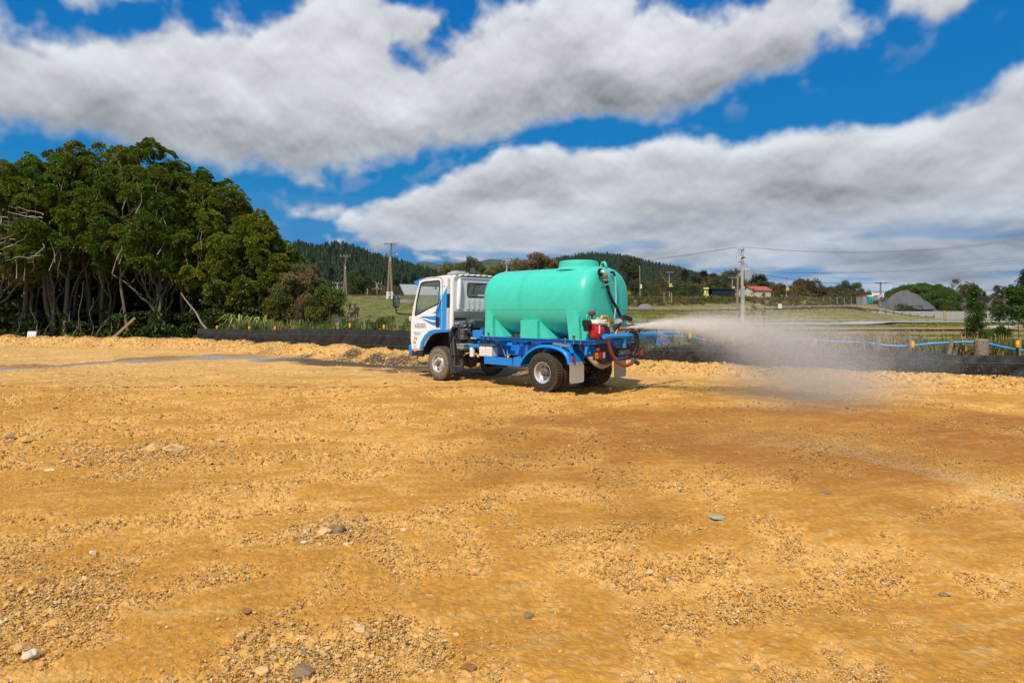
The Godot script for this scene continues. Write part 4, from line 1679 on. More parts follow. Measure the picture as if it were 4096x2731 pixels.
	lathe(s, [Vector2(0.85, 0), Vector2(0.8, 0.12), Vector2(0.4, 0.24), Vector2(0.001, 0.26)], Transform3D(Basis(Vector3.UP, PI / 4), Vector3(0, 2.0, 0)), 4)
	obj("roof", s, mat(0.6, 0.75, 0.72, 0.5), t)
	var ad := spot(878, 150.0)
	ad.y = 2.2
	t = thing("billboard", "blue and white board standing behind the speed sign pole", "board", ad)
	s = shape()
	box(s, Vector3(0, 3.4, 0), Vector3(2.9, 1.4, 0.12))
	obj("panel", s, M.white_paint, t)
	s = shape()
	box(s, Vector3(0, 3.95, 0.07), Vector3(2.8, 0.28, 0.04))
	obj("blue_stripe", s, M.pipe_blue, t)
	for k in 2:
		s = shape()
		box(s, Vector3(-1.1 + 2.2 * k, 1.4, -0.1), Vector3(0.12, 2.8, 0.1))
		obj("post", s, M.timber, t)
	# ---- house on the right
	var hs := spot(993, 172.0)
	hs.y = -0.1
	t = thing("house", "single storey house with a dark grey iron roof and cream gables", "house", hs, 0.0)
	var weather := mat(0.56, 0.55, 0.5, 0.7)
	var slate := mat(0.085, 0.095, 0.11, 0.5)
	var trim := mat(0.62, 0.45, 0.26, 0.6)
	gabled(t, Vector3(11.5, 2.35, 8.0), 4.6, weather, slate, 0.5, true)
	# left wing, cross gable, right porch gable
	for spec in [[-8.0, 0.5, 4.4, 2.3, 5.0, 3.9, false], [0.5, 1.2, 4.6, 2.6, 5.6, 4.75, true], [6.6, 2.2, 3.4, 2.4, 5.0, 3.6, true]]:
		var w := Node3D.new()
		w.name = "wing"
		t.add_child(w, true)
		w.position = Vector3(spec[0], 0, spec[1])
		if spec[6]:
			w.rotation.y = PI / 2
			gabled(w, Vector3(spec[4], spec[3], spec[2]), spec[5], weather, slate, 0.35)
			var bs := shape()
			for sg in [-1.0, 1.0]:
				var a := Vector3(-spec[4] / 2 - 0.38, spec[3] - 0.12, sg * (spec[2] / 2 + 0.35))
				var b := Vector3(-spec[4] / 2 - 0.38, spec[5] + 0.05, 0)
				tube(bs, [a, b], 0.13, 4)
			obj("bargeboard", bs, trim, w)
		else:
			gabled(w, Vector3(spec[2], spec[3], spec[4]), spec[5], weather, slate, 0.4)
	for x in [-8.6, -7.2, -3.2, 3.0]:
		window_part(t, Vector3(x, 1.3, 4.03 if x > -6.0 else 3.04), 1.2, 1.1, Basis.IDENTITY, M.white_paint)
	window_part(t, Vector3(6.6, 1.3, 4.75), 1.6, 1.2, Basis.IDENTITY, M.white_paint)
	# ---- heap of grey gravel
	var gh := spot(908, 134.0)
	s = shape()
	var rings := []
	for j in 14:
		var ring := []
		var e := float(j) / 13.0
		for k in 40:
			var a := TAU * k / 40
			var rr := (1.0 - e) * (1.0 + 0.12 * sin(a * 3.0) + 0.06 * sin(a * 7.0 + j))
			ring.append(Vector3(cos(a) * 6.0 * rr + 1.6 * e * cos(2.0), 3.9 * (1.0 - pow(1.0 - e, 1.5)) * (1.0 + 0.07 * sin(a * 3.0 + 1.0) + 0.05 * sin(a * 7.0 + j)) - 0.3, -sin(a) * 4.0 * rr))
		rings.append(ring)
	loft(s, rings, true, true)
	var heap := obj("gravel_heap", s, bump(textured(0.2, [[0.1, 0.05, 0.053, 0.056], [0.5, 0.105, 0.11, 0.115], [0.9, 0.2, 0.2, 0.2]], 0.3, 0.95, 18, true), 0.3, 4.0))
	heap.position = gh
	tag(heap, "broad heap of grey gravel in front of the spreading tree", "gravel heap")


# ---------------------------------------------------------------- poles and wires
func pole_body(t: Node3D, height: float, r0: float, r1: float, m: Material, lean := 0.0, called := "shaft") -> void:
	var s := shape()
	tube(s, [Vector3(0, -0.5, 0), Vector3(lean * 0.5, height * 0.5, 0), Vector3(lean, height, 0)], [r0, (r0 + r1) / 2, r1], 10)
	obj(called, s, m, t)


func crossarm(t: Node3D, y: float, w: float, m: Material, pins: int, x := 0.0, z := 0.16) -> void:
	var s := shape()
	box(s, Vector3(x, y, z), Vector3(w, 0.13, 0.11), Basis.IDENTITY, 0.01)
	var arm := obj("crossarm", s, m, t)
	for k in pins:
		var px := x - w * 0.46 + w * 0.92 * k / maxf(1.0, pins - 1)
		s = shape()
		lathe(s, [Vector2(0.02, 0.0), Vector2(0.02, 0.12), Vector2(0.07, 0.12), Vector2(0.08, 0.2), Vector2(0.05, 0.26), Vector2(0.06, 0.31), Vector2(0.001, 0.34)], Transform3D(Basis.IDENTITY, Vector3(px, y + 0.06, z)), 8)
		obj("insulator", s, M.white_paint, arm)


func wire(label: String, a: Vector3, b: Vector3, sag: float, r := 0.02, group := "") -> void:
	var pts := []
	for k in 21:
		var t := k / 20.0
		pts.append(a.lerp(b, t) + Vector3(0, -sag * 4.0 * t * (1.0 - t), 0))
	var s := shape()
	tube(s, pts, r, 5)
	tag(obj("overhead_wire", s, M.wire), label, "wire", group)


func platform_lamp(bearing: float, depth: float, base: float, top: float, label: String, board: int) -> void:
	var p := spot(bearing, depth)
	p.y = base
	var t := thing("platform_lamp", label, "lamp post", p)
	var h := lift(top, depth) - base
	pole_body(t, h, 0.09, 0.07, M.galvanised)
	var s := shape()
	box(s, Vector3(0, h + 0.03, 0.2), Vector3(1.7, 0.09, 0.4), Basis.IDENTITY, 0.03)
	obj("lamp_head", s, M.galvanised, t)
	s = shape()
	lathe(s, [Vector2(0.001, -0.1), Vector2(0.2, 0.0), Vector2(0.12, 0.25), Vector2(0.001, 0.3)], Transform3D(Basis(Vector3.FORWARD, 0.8), Vector3(0.25, h * 0.53, 0.1)), 10)
	obj("loudspeaker", s, M.white_paint, t)
	if board == 1:
		s = shape()
		box(s, Vector3(0.0, h * 0.36, 0.14), Vector3(1.35, 0.7, 0.2), Basis.IDENTITY, 0.03)
		obj("departure_screen", s, M.black, t)
	var bright := mat(0.75, 0.75, 0.0, 0.5)
	s = shape()
	box(s, Vector3(0.28, h * 0.48, 0.1), Vector3(0.75, 0.22, 0.06))
	obj("yellow_sign", s, bright, t)
	if board == 2:
		s = shape()
		box(s, Vector3(0.35, h * 0.28 + 0.35, 0.1), Vector3(0.9, 0.3, 0.06))
		obj("name_sign", s, mat(0.012, 0.02, 0.06, 0.5), t)


func double_pole(bearing: float, depth: float, base_y: float, top: float, label: String, painted: bool, arms: Array) -> Vector3:
	var p := spot(bearing, depth)
	p.y = base_y
	var t := thing("utility_pole", label, "utility pole", p)
	var h := lift(top, depth) - base_y
	for k in 2:
		var s := shape()
		var gap := 0.36
		tube(s, [Vector3(-gap + 2 * gap * k, -0.5, 0), Vector3((-gap + 2 * gap * k) * 0.25, h * 0.62, 0), Vector3(0.04 - 0.08 * k + 0.16, h if k == 0 else h * 0.75, 0.04 * k)], [0.2, 0.17, 0.13], 9)
		obj("timber_leg", s, M.timber, t)
		if painted:
			s = shape()
			tube(s, [Vector3(-gap + 2 * gap * k, -0.5, 0), Vector3((-gap + 2 * gap * k) * 0.8, h * 0.165, 0)], 0.225, 12)
			obj("white_band", s, M.white_paint, t)
	if painted:
		var s := shape()
		box(s, Vector3(0.05, h * 0.13, 0.3), Vector3(0.3, 0.62, 0.03))
		var plate := obj("number_plate", s, M.white_paint, t)
		letters("8", 0.42, Vector3(0.05, h * 0.13 + 0.15, 0.325), Basis.IDENTITY, M.black, plate)
		letters("3", 0.42, Vector3(0.05, h * 0.13 - 0.17, 0.325), Basis.IDENTITY, M.black, plate)
	var s2 := shape()
	lathe(s2, [Vector2(0.2, 0), Vector2(0.2, 0.7)], Transform3D(Basis.IDENTITY, Vector3(0.06, h * 0.68, 0)), 10)
	obj("steel_sleeve", s2, M.galvanised, t)
	for a in arms:
		crossarm(t, h * a[0], a[1], M.timber, a[2], 0.12)
	return p + Vector3(0.12, h, 0.16)


func letters(text: String, height: float, at: Vector3, turn: Basis, m: Material, parent: Node, called := "lettering", serif := false) -> MeshInstance3D:
	var font := SystemFont.new()
	font.font_names = PackedStringArray(["Droid Serif" if serif else "Droid Sans"])
	var tm := TextMesh.new()
	tm.font = font
	tm.text = text
	tm.font_size = 32
	tm.pixel_size = height / 23.0
	tm.depth = 0.004
	var o := put(called, tm, m, parent)
	o.transform = Transform3D(turn, at)
	return o


func build_poles() -> void:
	var a := double_pole(345.2, 138.0, 4.1, 255, "twin-legged timber power pole left of the white-footed pole", false, [[0.97, 2.2, 4]])
	var b := double_pole(390.0, 91.0, 3.05, 242.4, "twin-legged timber power pole with a white painted foot", true, [[0.975, 2.0, 3], [0.775, 2.0, 2]])
	# small poles beyond the railway
	for spec in [[337.5, 282, "short pole with two crossarms at the right edge of the brown-topped shrub", 160.0], [377.0, 282.5, "short pale pole with two crossarms between the two tall timber poles", 160.0], [506.8, 257, "grey pole with white insulators behind the front of the tank", 150.0]]:
		var p := spot(spec[0], spec[3])
		p.y = 2.6
		var t := thing("utility_pole", spec[2], "utility pole", p)
		var h: float = lift(spec[1], spec[3]) - 2.6
		pole_body(t, h, 0.22, 0.17, M.concrete)
		crossarm(t, h - 0.25, 2.6, M.timber, 4)
		crossarm(t, h - 1.6, 2.6, M.timber, 4)
	var tp := spot(367.4, 128.0)
	tp.y = 3.0
	var st := thing("signal_post", "thin grey steel post standing by the track between the timber poles", "post", tp)
	pole_body(st, lift(288, 128.0) - 3.0, 0.1, 0.09, M.galvanised)
	var bx := shape()
	box(bx, Vector3(2.0, 0.9, 0), Vector3(1.5, 1.2, 1.0), Basis.IDENTITY, 0.05)
	obj("cabinet", bx, M.matt_black, st)
	# the concrete pole with the transformer
	var cpos := spot(743.4, 79.0)
	var t := thing("power_pole", "tall pale concrete power pole carrying a grey transformer", "power pole", cpos)
	var h := lift(246.5, 79.0) - cpos.y
	var s := shape()
	box(s, Vector3(-0.1, h * 0.25, 0), Vector3(0.42, h * 0.5, 0.3), Basis(Vector3.FORWARD, 0.012), 0.03)
	box(s, Vector3(-0.15, h * 0.75 - 0.1, 0), Vector3(0.3, h * 0.5 - 0.2, 0.24), Basis(Vector3.FORWARD, 0.01), 0.03)
	obj("shaft", s, M.concrete, t)
	crossarm(t, h - 0.35, 0.9, M.galvanised, 3, -0.35)
	crossarm(t, h - 1.35, 1.2, M.dark_timber, 0, -0.4)
	for k in 3:
		s = shape()
		lathe(s, [Vector2(0.03, 0), Vector2(0.09, 0.08), Vector2(0.05, 0.14), Vector2(0.09, 0.22), Vector2(0.05, 0.28), Vector2(0.08, 0.36), Vector2(0.001, 0.4)], Transform3D(Basis(Vector3.FORWARD, 0.5), Vector3(-1.0 + k * 0.22, h - 1.6, 0.3)), 8)
		obj("fuse", s, M.white_paint, t)
	s = shape()
	box(s, Vector3(0.42, h - 3.55, 0.1), Vector3(0.72, 1.25, 0.7), Basis.IDENTITY, 0.05)
	var tr := obj("transformer", s, mat(0.30, 0.35, 0.35, 0.5), t)
	for k in 5:
		s = shape()
		box(s, Vector3(0.83, h - 3.55, -0.16 + k * 0.13), Vector3(0.12, 1.0, 0.03))
		obj("fin", s, M.galvanised, tr)
	for k in 3:
		s = shape()
		lathe(s, [Vector2(0.03, 0), Vector2(0.06, 0.06), Vector2(0.03, 0.12), Vector2(0.06, 0.18), Vector2(0.03, 0.24)], Transform3D(Basis.IDENTITY, Vector3(0.2 + k * 0.2, h - 2.93, 0.1)), 8)
		obj("bushing", s, M.white_paint, tr)
	s = shape()
	for k in 3:
		tube(s, curve([Vector3(-0.7 + 0.35 * k, h - 0.1, 0.16), Vector3(-0.9 + 0.2 * k, h - 0.8, 0.25), Vector3(-0.95 + 0.22 * k, h - 1.25, 0.3)], 4), 0.015, 4)
		tube(s, curve([Vector3(-0.95 + 0.22 * k, h - 1.9, 0.3), Vector3(-0.2 + 0.2 * k, h - 2.1, 0.3), Vector3(0.2 + 0.2 * k, h - 2.7, 0.1)], 4), 0.015, 4)
	obj("lead_wire", s, M.wire, t)
	s = shape()
	box(s, Vector3(-0.12, 4.2, 0.02), Vector3(0.44, 1.3, 0.34), Basis.IDENTITY, 0.02)
	obj("steel_sleeve", s, M.galvanised, t)
	# the wooden pole beside it
	var wpos := spot(736.8, 92.0)
	var w := thing("power_pole", "weathered wooden power pole left beside the concrete pole", "power pole", wpos)
	var wh := lift(269.5, 92.0) - wpos.y
	pole_body(w, wh, 0.2, 0.15, M.timber, 0.2)
	crossarm(w, wh - 0.3, 1.7, M.dark_timber, 2, 0.2)
	s = shape()
	tube(s, [Vector3(0.1, wh - 0.7, 0.1), Vector3(-1.0, wh - 0.55, 0.3)], 0.04, 6)
	lathe(s, [Vector2(0.001, -0.1), Vector2(0.14, 0), Vector2(0.16, 0.2), Vector2(0.001, 0.26)], Transform3D(Basis.IDENTITY, Vector3(-1.0, wh - 0.65, 0.3)), 10)
	obj("street_lamp", s, M.matt_black, w)
	# timber pole right of the tank
	var np := spot(640.2, 112.0)
	var n := thing("timber_pole", "slim bare timber pole with a white box, right of the tank", "pole", np)
	np.y = far_ground(np.x, 112.0)
	n.position = np
	var nh := lift(265, 112.0) - np.y
	pole_body(n, nh, 0.13, 0.1, M.timber, -0.1)
	s = shape()
	box(s, Vector3(0.14, nh * 0.36, 0.12), Vector3(0.3, 0.75, 0.2), Basis.IDENTITY, 0.03)
	obj("meter_box", s, M.white_paint, n)
	platform_lamp(669.4, 130.0, 4.2, 272.2, "platform lamp with a black departures screen, nearest to the tank", 1)
	platform_lamp(732.2, 133.0, 4.2, 277.5, "platform lamp at the right end of the black shelter", 2)
	platform_lamp(786.3, 137.0, 4.0, 277.5, "platform lamp standing alone right of the red-roofed shed", 2)
	# pole with the speed sign
	var sp := spot(880.6, 128.0)
	t = thing("utility_pole", "timber power pole carrying a round 50 speed sign", "utility pole", sp)
	h = lift(282, 128.0) - sp.y
	pole_body(t, h, 0.2, 0.15, M.timber)
	crossarm(t, h - 0.15, 2.6, M.dark_timber, 4)
	s = shape()
	tube(s, [Vector3(0, -0.2, 0), Vector3(0, 1.15, 0)], 0.26, 12)
	obj("white_band", s, M.white_paint, t)
	s = shape()
	lathe(s, [Vector2(0.001, 0.0), Vector2(0.4, 0.0), Vector2(0.4, 0.03), Vector2(0.3, 0.035)], Transform3D(Basis(Vector3.RIGHT, PI / 2), Vector3(-0.05, 4.1, 0.24)), 24)
	var sign := obj("speed_sign", s, M.red, t)
	s = shape()
	lathe(s, [Vector2(0.3, 0.0), Vector2(0.001, 0.0)], Transform3D(Basis(Vector3.RIGHT, PI / 2), Vector3(-0.05, 4.1, 0.276)), 24)
	obj("sign_face", s, M.white_paint, sign)
	letters("50", 0.36, Vector3(-0.05, 4.1, 0.29), Basis.IDENTITY, M.black, sign)
	s = shape()
	box(s, Vector3(-0.05, 3.35, 0.24), Vector3(0.7, 0.26, 0.03))
	obj("street_name_sign", s, mat(0.02, 0.12, 0.5, 0.5), t)
	# pole at the far right
	var fp := spot(1004.6, 118.0)
	t = thing("utility_pole", "timber pole with a white painted foot in front of the house", "utility pole", fp)
	h = lift(289, 118.0) - fp.y
	pole_body(t, h, 0.2, 0.16, M.timber)
	crossarm(t, h - 0.1, 1.8, M.dark_timber, 2)
	s = shape()
	tube(s, [Vector3(0, -0.2, 0), Vector3(0, 1.9, 0)], 0.25, 12)
	obj("white_band", s, M.white_paint, t)
	# ---- wires
	var top := cpos + Vector3(-0.3, lift(246.5, 79.0) - cpos.y, 0.1)
	for k in 3:
		var off := Vector3(-0.75 + 0.4 * k, 0, 0.1)
		wire("wire running left from the top of the concrete pole towards the wood", top + off + Vector3(0.3, 0, 0), Vector3(-8.0 + k, 17.0, -240), 1.4, 0.010, "wires left of the concrete pole")
		wire("high wire running right from the top of the concrete pole out of view", top + off + Vector3(0.3, 0, 0), Vector3(75.0, 12.8 + 0.25 * k, -72.0 - k), 2.2, 0.008, "wires right of the concrete pole")
	var wt := wpos + Vector3(0.2, lift(269.5, 92.0) - wpos.y, 0)
	for k in 2:
		wire("low thick wire running right from the wooden pole across the sky", wt + Vector3(-0.6 + 1.2 * k, -0.1, 0.1), Vector3(72.0, 9.6 - 0.35 * k, -66.0), 1.6, 0.014, "low wires right of the wooden pole")
		wire("wire dropping left from the wooden pole to the trees", wt + Vector3(-0.6 + 1.2 * k, -0.1, 0.1), Vector3(28.0, 8.6 + k, -160.0), 0.8, 0.014, "wires left of the wooden pole")
	wire("wire from the wooden pole to the speed sign pole", wt, sp + Vector3(0, lift(282, 128.0) - sp.y, 0), 0.9, 0.03)
	wire("wire from the speed sign pole to the far right pole", sp + Vector3(1.0, lift(282, 128.0) - sp.y, 0), fp + Vector3(0, lift(289, 118.0) - fp.y, 0), 0.8, 0.03)
	for k in 3:
		var off := Vector3(-0.8 + 0.8 * k, 0, 0)
		wire("thin wire running right from the top of the white-footed pole", b + off, Vector3(-1.2 + 0.4 * k, 13.2, -150.0), 1.2, 0.016, "wires of the white-footed pole")
		wire("thin wire between the two twin-legged timber poles", b + off, a + off, 0.7, 0.016, "wires between the timber poles")
	wire("lower black cable crossing in front of the pine hill", b + Vector3(0, -2.6, 0), Vector3(-70.0, 13.5, -125.0), 1.0, 0.03)
	wire("lower black cable running from the white-footed pole towards the cab roof", b + Vector3(0, -2.6, 0), Vector3(-8.0, 8.6, -150.0), 0.8, 0.03)


# ---------------------------------------------------------------- fences
func build_fences() -> void:
	# ---- black silt cloth along the bund
	var t := thing("silt_fence", "long low black cloth silt fence along the orange bund", "fence")
	var s := shape()
	var x := -14.9
	var cols := []
	while x < 26.0:
		cols.append(x)
		x += 0.11
	var rows := 7
	var grid := []
	for j in rows + 1:
		var row := []
		for i in cols.size():
			var px: float = cols[i]
			var d := fence_depth(px) + 0.12
			var lo := bund_height(px) - 0.25
			var hi := along([Vector2(-15, 0.86), Vector2(-10.9, 0.86), Vector2(-6.3, 1.02), Vector2(-3.5, 1.0), Vector2(3.9, 0.72), Vector2(8.4, 0.72), Vector2(12.4, 0.60), Vector2(26, 0.6)], px)
			hi += soft_noise.get_noise_2d(px * 6.0, 4.0) * 0.05
			var e := float(j) / rows
			var wave := clay_noise.get_noise_2d(px * 16.0 + e * 4.0, e * 5.0) * 0.10 + clay_noise.get_noise_2d(px * 40.0 - e * 22.0, 9.0 + e * 9.0) * 0.07
			row.append(Vector3(px, lerpf(lo, hi, e), -d + wave * sin(PI * minf(e * 1.1, 1.0)) + 0.05 * sin(e * 3.0)))
		grid.append(row)
	s.set_smooth_group(1)
	for j in rows:
		for i in cols.size() - 1:
			quad(s, grid[j][i], grid[j][i + 1], grid[j + 1][i + 1], grid[j + 1][i])
	obj("cloth", s, M.cloth, t)
	for line in 2:
		s = shape()
		var pts := []
		for i in range(0, cols.size(), 2):
			var j := 2 + line * 3
			pts.append(grid[j][i] + Vector3(0, 0.02, 0.016))
		tube(s, pts, 0.005, 4, false)
		obj("green_thread", s, mat(0.05, 0.16, 0.11, 0.7), t)
	# stakes with yellow caps
	for spec in [[217.0, 0.95], [249.5, 0.95], [275.0, 0.96], [350.0, 1.16], [384.0, 1.14], [690.0, 0.98], [733.0, 0.92], [815.6, 0.9], [912.6, 0.86], [1017.6, 0.92]]:
		var d := 25.0
		for k in 12:
			d = fence_depth((spec[0] - 512.0) / FOCAL * d) + 0.2
		var p := Vector3((spec[0] - 512.0) / FOCAL * d, 0, -d)
		var st := Node3D.new()
		st.name = "stake"
		t.add_child(st, true)
		st.position = p
		var q := shape()
		box(q, Vector3(0, spec[1] * 0.5 - 0.2, 0), Vector3(0.035, spec[1] + 0.3, 0.035))
		obj("steel_post", q, M.black, st)
		q = shape()
		lathe(q, [Vector2(0.035, -0.06), Vector2(0.042, 0.0), Vector2(0.05, 0.0), Vector2(0.05, 0.03), Vector2(0.045, 0.035), Vector2(0.045, 0.1), Vector2(0.001, 0.11)], Transform3D(Basis.IDENTITY, Vector3(0, spec[1] - 0.04, 0)), 10)
		obj("yellow_cap", q, M.yellow, st)
	# ---- old fence posts behind the cloth
	var n := 0
	for spec in [[364.5, 1.30, 0.0, 0.07], [338.0, 1.2, 0.0, 0.12], [379.0, 1.0, 0.05, 0.07], [395.0, 1.02, 0.0, 0.07], [407.5, 1.0, 0.0, 0.07], [866.0, 1.02, -0.16, 0.07], [879.5, 0.98, -0.1, 0.07], [910.3, 0.98, 0.0, 0.08], [946.5, 0.92, 0.2, 0.08], [981.5, 0.95, 0.0, 0.24], [1019.0, 0.98, 0.0, 0.09], [760.0, 0.95, 0.05, 0.08]]:
		var d := 20.0
		for k in 12:
			d = fence_depth((spec[0] - 512.0) / FOCAL * d) + 0.62
		var p := Vector3((spec[0] - 512.0) / FOCAL * d, -0.2, -d)
		var q := shape()
		if spec[3] > 0.2:
			lathe(q, [Vector2(0.17, -0.3), Vector2(0.165, 0.6), Vector2(0.16, spec[1] + 0.2), Vector2(0.12, spec[1] + 0.24), Vector2(0.001, spec[1] + 0.25)], Transform3D.IDENTITY, 14)
		else:
			box(q, Vector3(0, spec[1] / 2, 0), Vector3(spec[3], spec[1] + 0.5, 0.07), Basis(Vector3.FORWARD, spec[2]), 0.008)
		var o := obj("fence_post", q, M.timber)
		o.position = p
		tag(o, ["slim timber post left of the dark timber gate", "square timber post at the right foot of the dark shrub", "timber stake left below the small leafy shrub", "timber stake right of the small leafy shrub", "timber stake where the blue pipe begins, beside the cab", "split timber stake leaning left behind the cloth, under the blue pipe", "second leaning stake right of the other under the blue pipe", "upright stake beside a yellow cap under the lowest dip of the pipe", "batten leaning right under the blue pipe", "thick round strainer post carrying the blue pipe", "narrow post at the right edge beside a yellow cap", "thin post behind the spray mist"][n], "post")
		n += 1
	# dark timber gate behind the cloth
	var gd := spot(368.0, 25.6)
	t = thing("timber_gate", "dark weathered timber gate panel behind the silt fence", "gate", Vector3(gd.x, 0.1, gd.z))
	for k in 5:
		s = shape()
		box(s, Vector3(0, 0.42 + k * 0.16, 0), Vector3(0.66, 0.13, 0.03), Basis.IDENTITY, 0.005)
		obj("board", s, M.dark_timber, t)
	for k in 2:
		s = shape()
		box(s, Vector3(-0.24 + 0.48 * k, 0.6, 0.05), Vector3(0.07, 1.1, 0.07))
		obj("post", s, M.dark_timber, t)
	for k in 3:
		s = shape()
		box(s, Vector3(1.3, 0.48 + 0.22 * k, -1.2), Vector3(2.4, 0.07, 0.04))
		obj("rail", s, M.dark_timber, t)
	# ---- blue pipe lying on the posts
	var prof := [[402.0, 353.5, 24.0], [409.0, 344.0, 23.0], [418.0, 338.0, 22.4], [426.0, 335.6, 21.9], [440.0, 337, 21.3], [470.0, 341, 20.6], [520.0, 338, 20.2], [570, 339, 20.0], [620, 336, 19.9], [652.0, 335.4, 19.6], [664.0, 335.6, 19.3], [686.0, 336.2, 19.2], [696.0, 337.6, 19.0], [706.0, 339.8, 18.8], [719.0, 340.6, 18.6], [733.0, 339.0, 18.3], [753.0, 338.9, 18.0], [782.0, 339.5, 17.6], [800.0, 339.5, 17.4], [816.0, 340.0, 17.3], [838.0, 341.4, 17.05], [863.0, 341.9, 16.8], [883.0, 344.7, 16.6], [900.0, 345.7, 16.4], [912.0, 345.2, 16.3], [929.0, 343.3, 16.1], [953.0, 342.0, 15.9], [970.0, 341.6, 15.7], [981.0, 342.6, 15.6], [991.0, 343.8, 15.5], [1005.0, 347.0, 15.4], [1024.0, 350.0, 15.3], [1060.0, 352.0, 15.0]]
	var pts := []
	for q in prof:
		var d: float = q[2] + 0.3
		pts.append(Vector3((q[0] - 512.0) / FOCAL * d, lift(q[1], d), -d))
	s = shape()
	tube(s, curve(pts, 4), 0.028, 8)
	tag(obj("blue_pipe", s, M.pipe_blue), "bright blue plastic pipe strung along the old fence posts", "pipe")
	# ---- three-rail timber fence across the paddock
	t = thing("paddock_fence", "three-rail timber paddock fence in front of the footpath on the right", "fence")
	var fd := 46.0
	for k in 13:
		var px := 15.0 + k * 2.12
		s = shape()
		box(s, Vector3(px, -0.15, -fd), Vector3(0.17, 1.35, 0.12), Basis(Vector3.FORWARD, jitter(0.02)), 0.01)
		obj("post", s, M.timber, t)
		for r in 3:
			s = shape()
			box(s, Vector3(px + 1.06, 0.40 - 0.36 * r, -fd + 0.09), Vector3(2.12, 0.14, 0.04), Basis(Vector3.FORWARD, jitter(0.006)), 0.006)
			obj("rail", s, M.new_timber, t)
	# ---- two-rail timber fence along the ramp below the platform
	t = thing("ramp_fence", "long low dark-railed fence sloping down below the station platform", "fence")
	var last := Vector3.ZERO
	for k in 42:
		var px := 8.0 + k * 1.62
		var d := 96.0 + 0.2 * (px - 8.0)
		var y := far_ground(px, d) + 0.95
		var p := Vector3(px, y, -d)
		s = shape()
		box(s, p + Vector3(0, -0.55, 0), Vector3(0.14, 1.2, 0.14))
		obj("post", s, M.timber, t)
		if k > 0:
			for r in 2:
				s = shape()
				var a := last + Vector3(0, -0.02 - 0.3 * r * 1.3, 0.09)
				var b := p + Vector3(0, -0.02 - 0.3 * r * 1.3, 0.09)
				box(s, (a + b) / 2.0, Vector3((b - a).length(), 0.13, 0.05), Basis(Quaternion(Vector3.RIGHT, (b - a).normalized())))
				obj("rail", s, M.dark_timber if r == 1 else M.grey_timber, t)
		last = p
	# ---- steel guard rail along the road
	t = thing("guard_rail", "double steel guard rail along the far side of the road", "guard rail")
	for r in 2:
		s = shape()
		for k in 40:
			var p := Vector3(16.0 + k * 2.6, 0.22 - r * 0.36 - 0.06, -(91.0 + 0.02 * k))
			var e := [Vector2(0, -0.15), Vector2(0.08, -0.1), Vector2(0.0, 0.0), Vector2(0.08, 0.1), Vector2(0, 0.15)]
			for i in 4:
				quad(s, p + Vector3(0, e[i].y, e[i].x), p + Vector3(2.6, e[i].y, e[i].x), p + Vector3(2.6, e[i + 1].y, e[i + 1].x), p + Vector3(0, e[i + 1].y, e[i + 1].x))
		obj("steel_beam", s, M.galvanised, t)
	for k in 36:
		s = shape()
		box(s, Vector3(17.0 + k * 2.6, -0.2, -91.2), Vector3(0.15, 1.1, 0.15))
		obj("post", s, M.timber, t)
	# ---- tall grey paling fence
	t = thing("paling_fence", "long tall pale grey paling fence behind the guard rail", "fence")
	s = shape()
	var loose := shape()
	for k in 300:
		var px := 64.6 + k * 0.15
		var b := (px / 121.0) * FOCAL + 512.0
		if b > 1010.0:
			break
		if b > 972.0 and b < 987.0:
			continue
		var hgt := 1.72 + jitter(0.05)
		box(loose if k % 2 == 0 else s, Vector3(px, -0.15 + hgt / 2, -121.0 + jitter(0.02)), Vector3(0.135, hgt, 0.03), Basis(Vector3.FORWARD, jitter(0.02) + (0.22 if b > 989 and b < 995 and k % 3 == 0 else 0.0)))
	var pa := obj("paling", s, M.grey_timber, t)
	pa.set_meta("kind", "stuff")
	var pb := obj("paling", loose, mat(0.40, 0.40, 0.39, 0.85), t)
	pb.set_meta("kind", "stuff")
	s = shape()
	box(s, Vector3(84.4, 0.8, -120.9), Vector3(0.5, 1.75, 0.04), Basis(Vector3.FORWARD, -0.1))
	obj("odd_board", s, M.new_timber, t)
	# ---- wire mesh fence at the end of the platform
	t = thing("mesh_fence", "grey wire mesh fence right of the station shed", "fence")
	for k in 22:
		var px := 60.0 + k * 1.55
		var y := far_ground(px, 138.0) - 0.1
		s = shape()
		box(s, Vector3(px, y + 0.9, -138.0), Vector3(0.07, 1.8, 0.07))
		obj("post", s, M.galvanised, t)
		s = shape()
		for r in 5:
			var y2 := far_ground(px + 1.55, 138.0) - 0.1
			tube(s, [Vector3(px, y + 0.2 + 0.38 * r, -138), Vector3(px + 1.55, y2 + 0.2 + 0.38 * r, -138)], 0.015, 4, false)
		obj("wire_strand", s, M.galvanised, t)
	for spec in [[664.0, "left stake of a pair on the bank below the platform"], [671.5, "right stake of a pair on the bank below the platform"]]:
		var p := spot(spec[0], 108.0)
		s = shape()
		box(s, Vector3(0, 0.9, 0), Vector3(0.13, 2.4, 0.1), Basis.IDENTITY, 0.02)
		var o := obj("timber_stake", s, M.new_timber)
		o.position = p
		tag(o, spec[1], "stake")
	# ---- small notice on a stick in the paddock
	var np := spot(780.0, 58.0)
	t = thing("notice", "small white notice on a thin stick in the paddock behind the spray", "sign", np)
	s = shape()
	box(s, Vector3(0, lift(305.6, 58.0) - np.y, 0), Vector3(0.34, 0.42, 0.02), Basis(Vector3.FORWARD, -0.1))
	obj("panel", s, M.white_paint, t)
	s = shape()
	box(s, Vector3(0, (lift(307, 58.0) - np.y) / 2, -0.03), Vector3(0.04, lift(307, 58.0) - np.y, 0.03))
	obj("stick", s, M.timber, t)


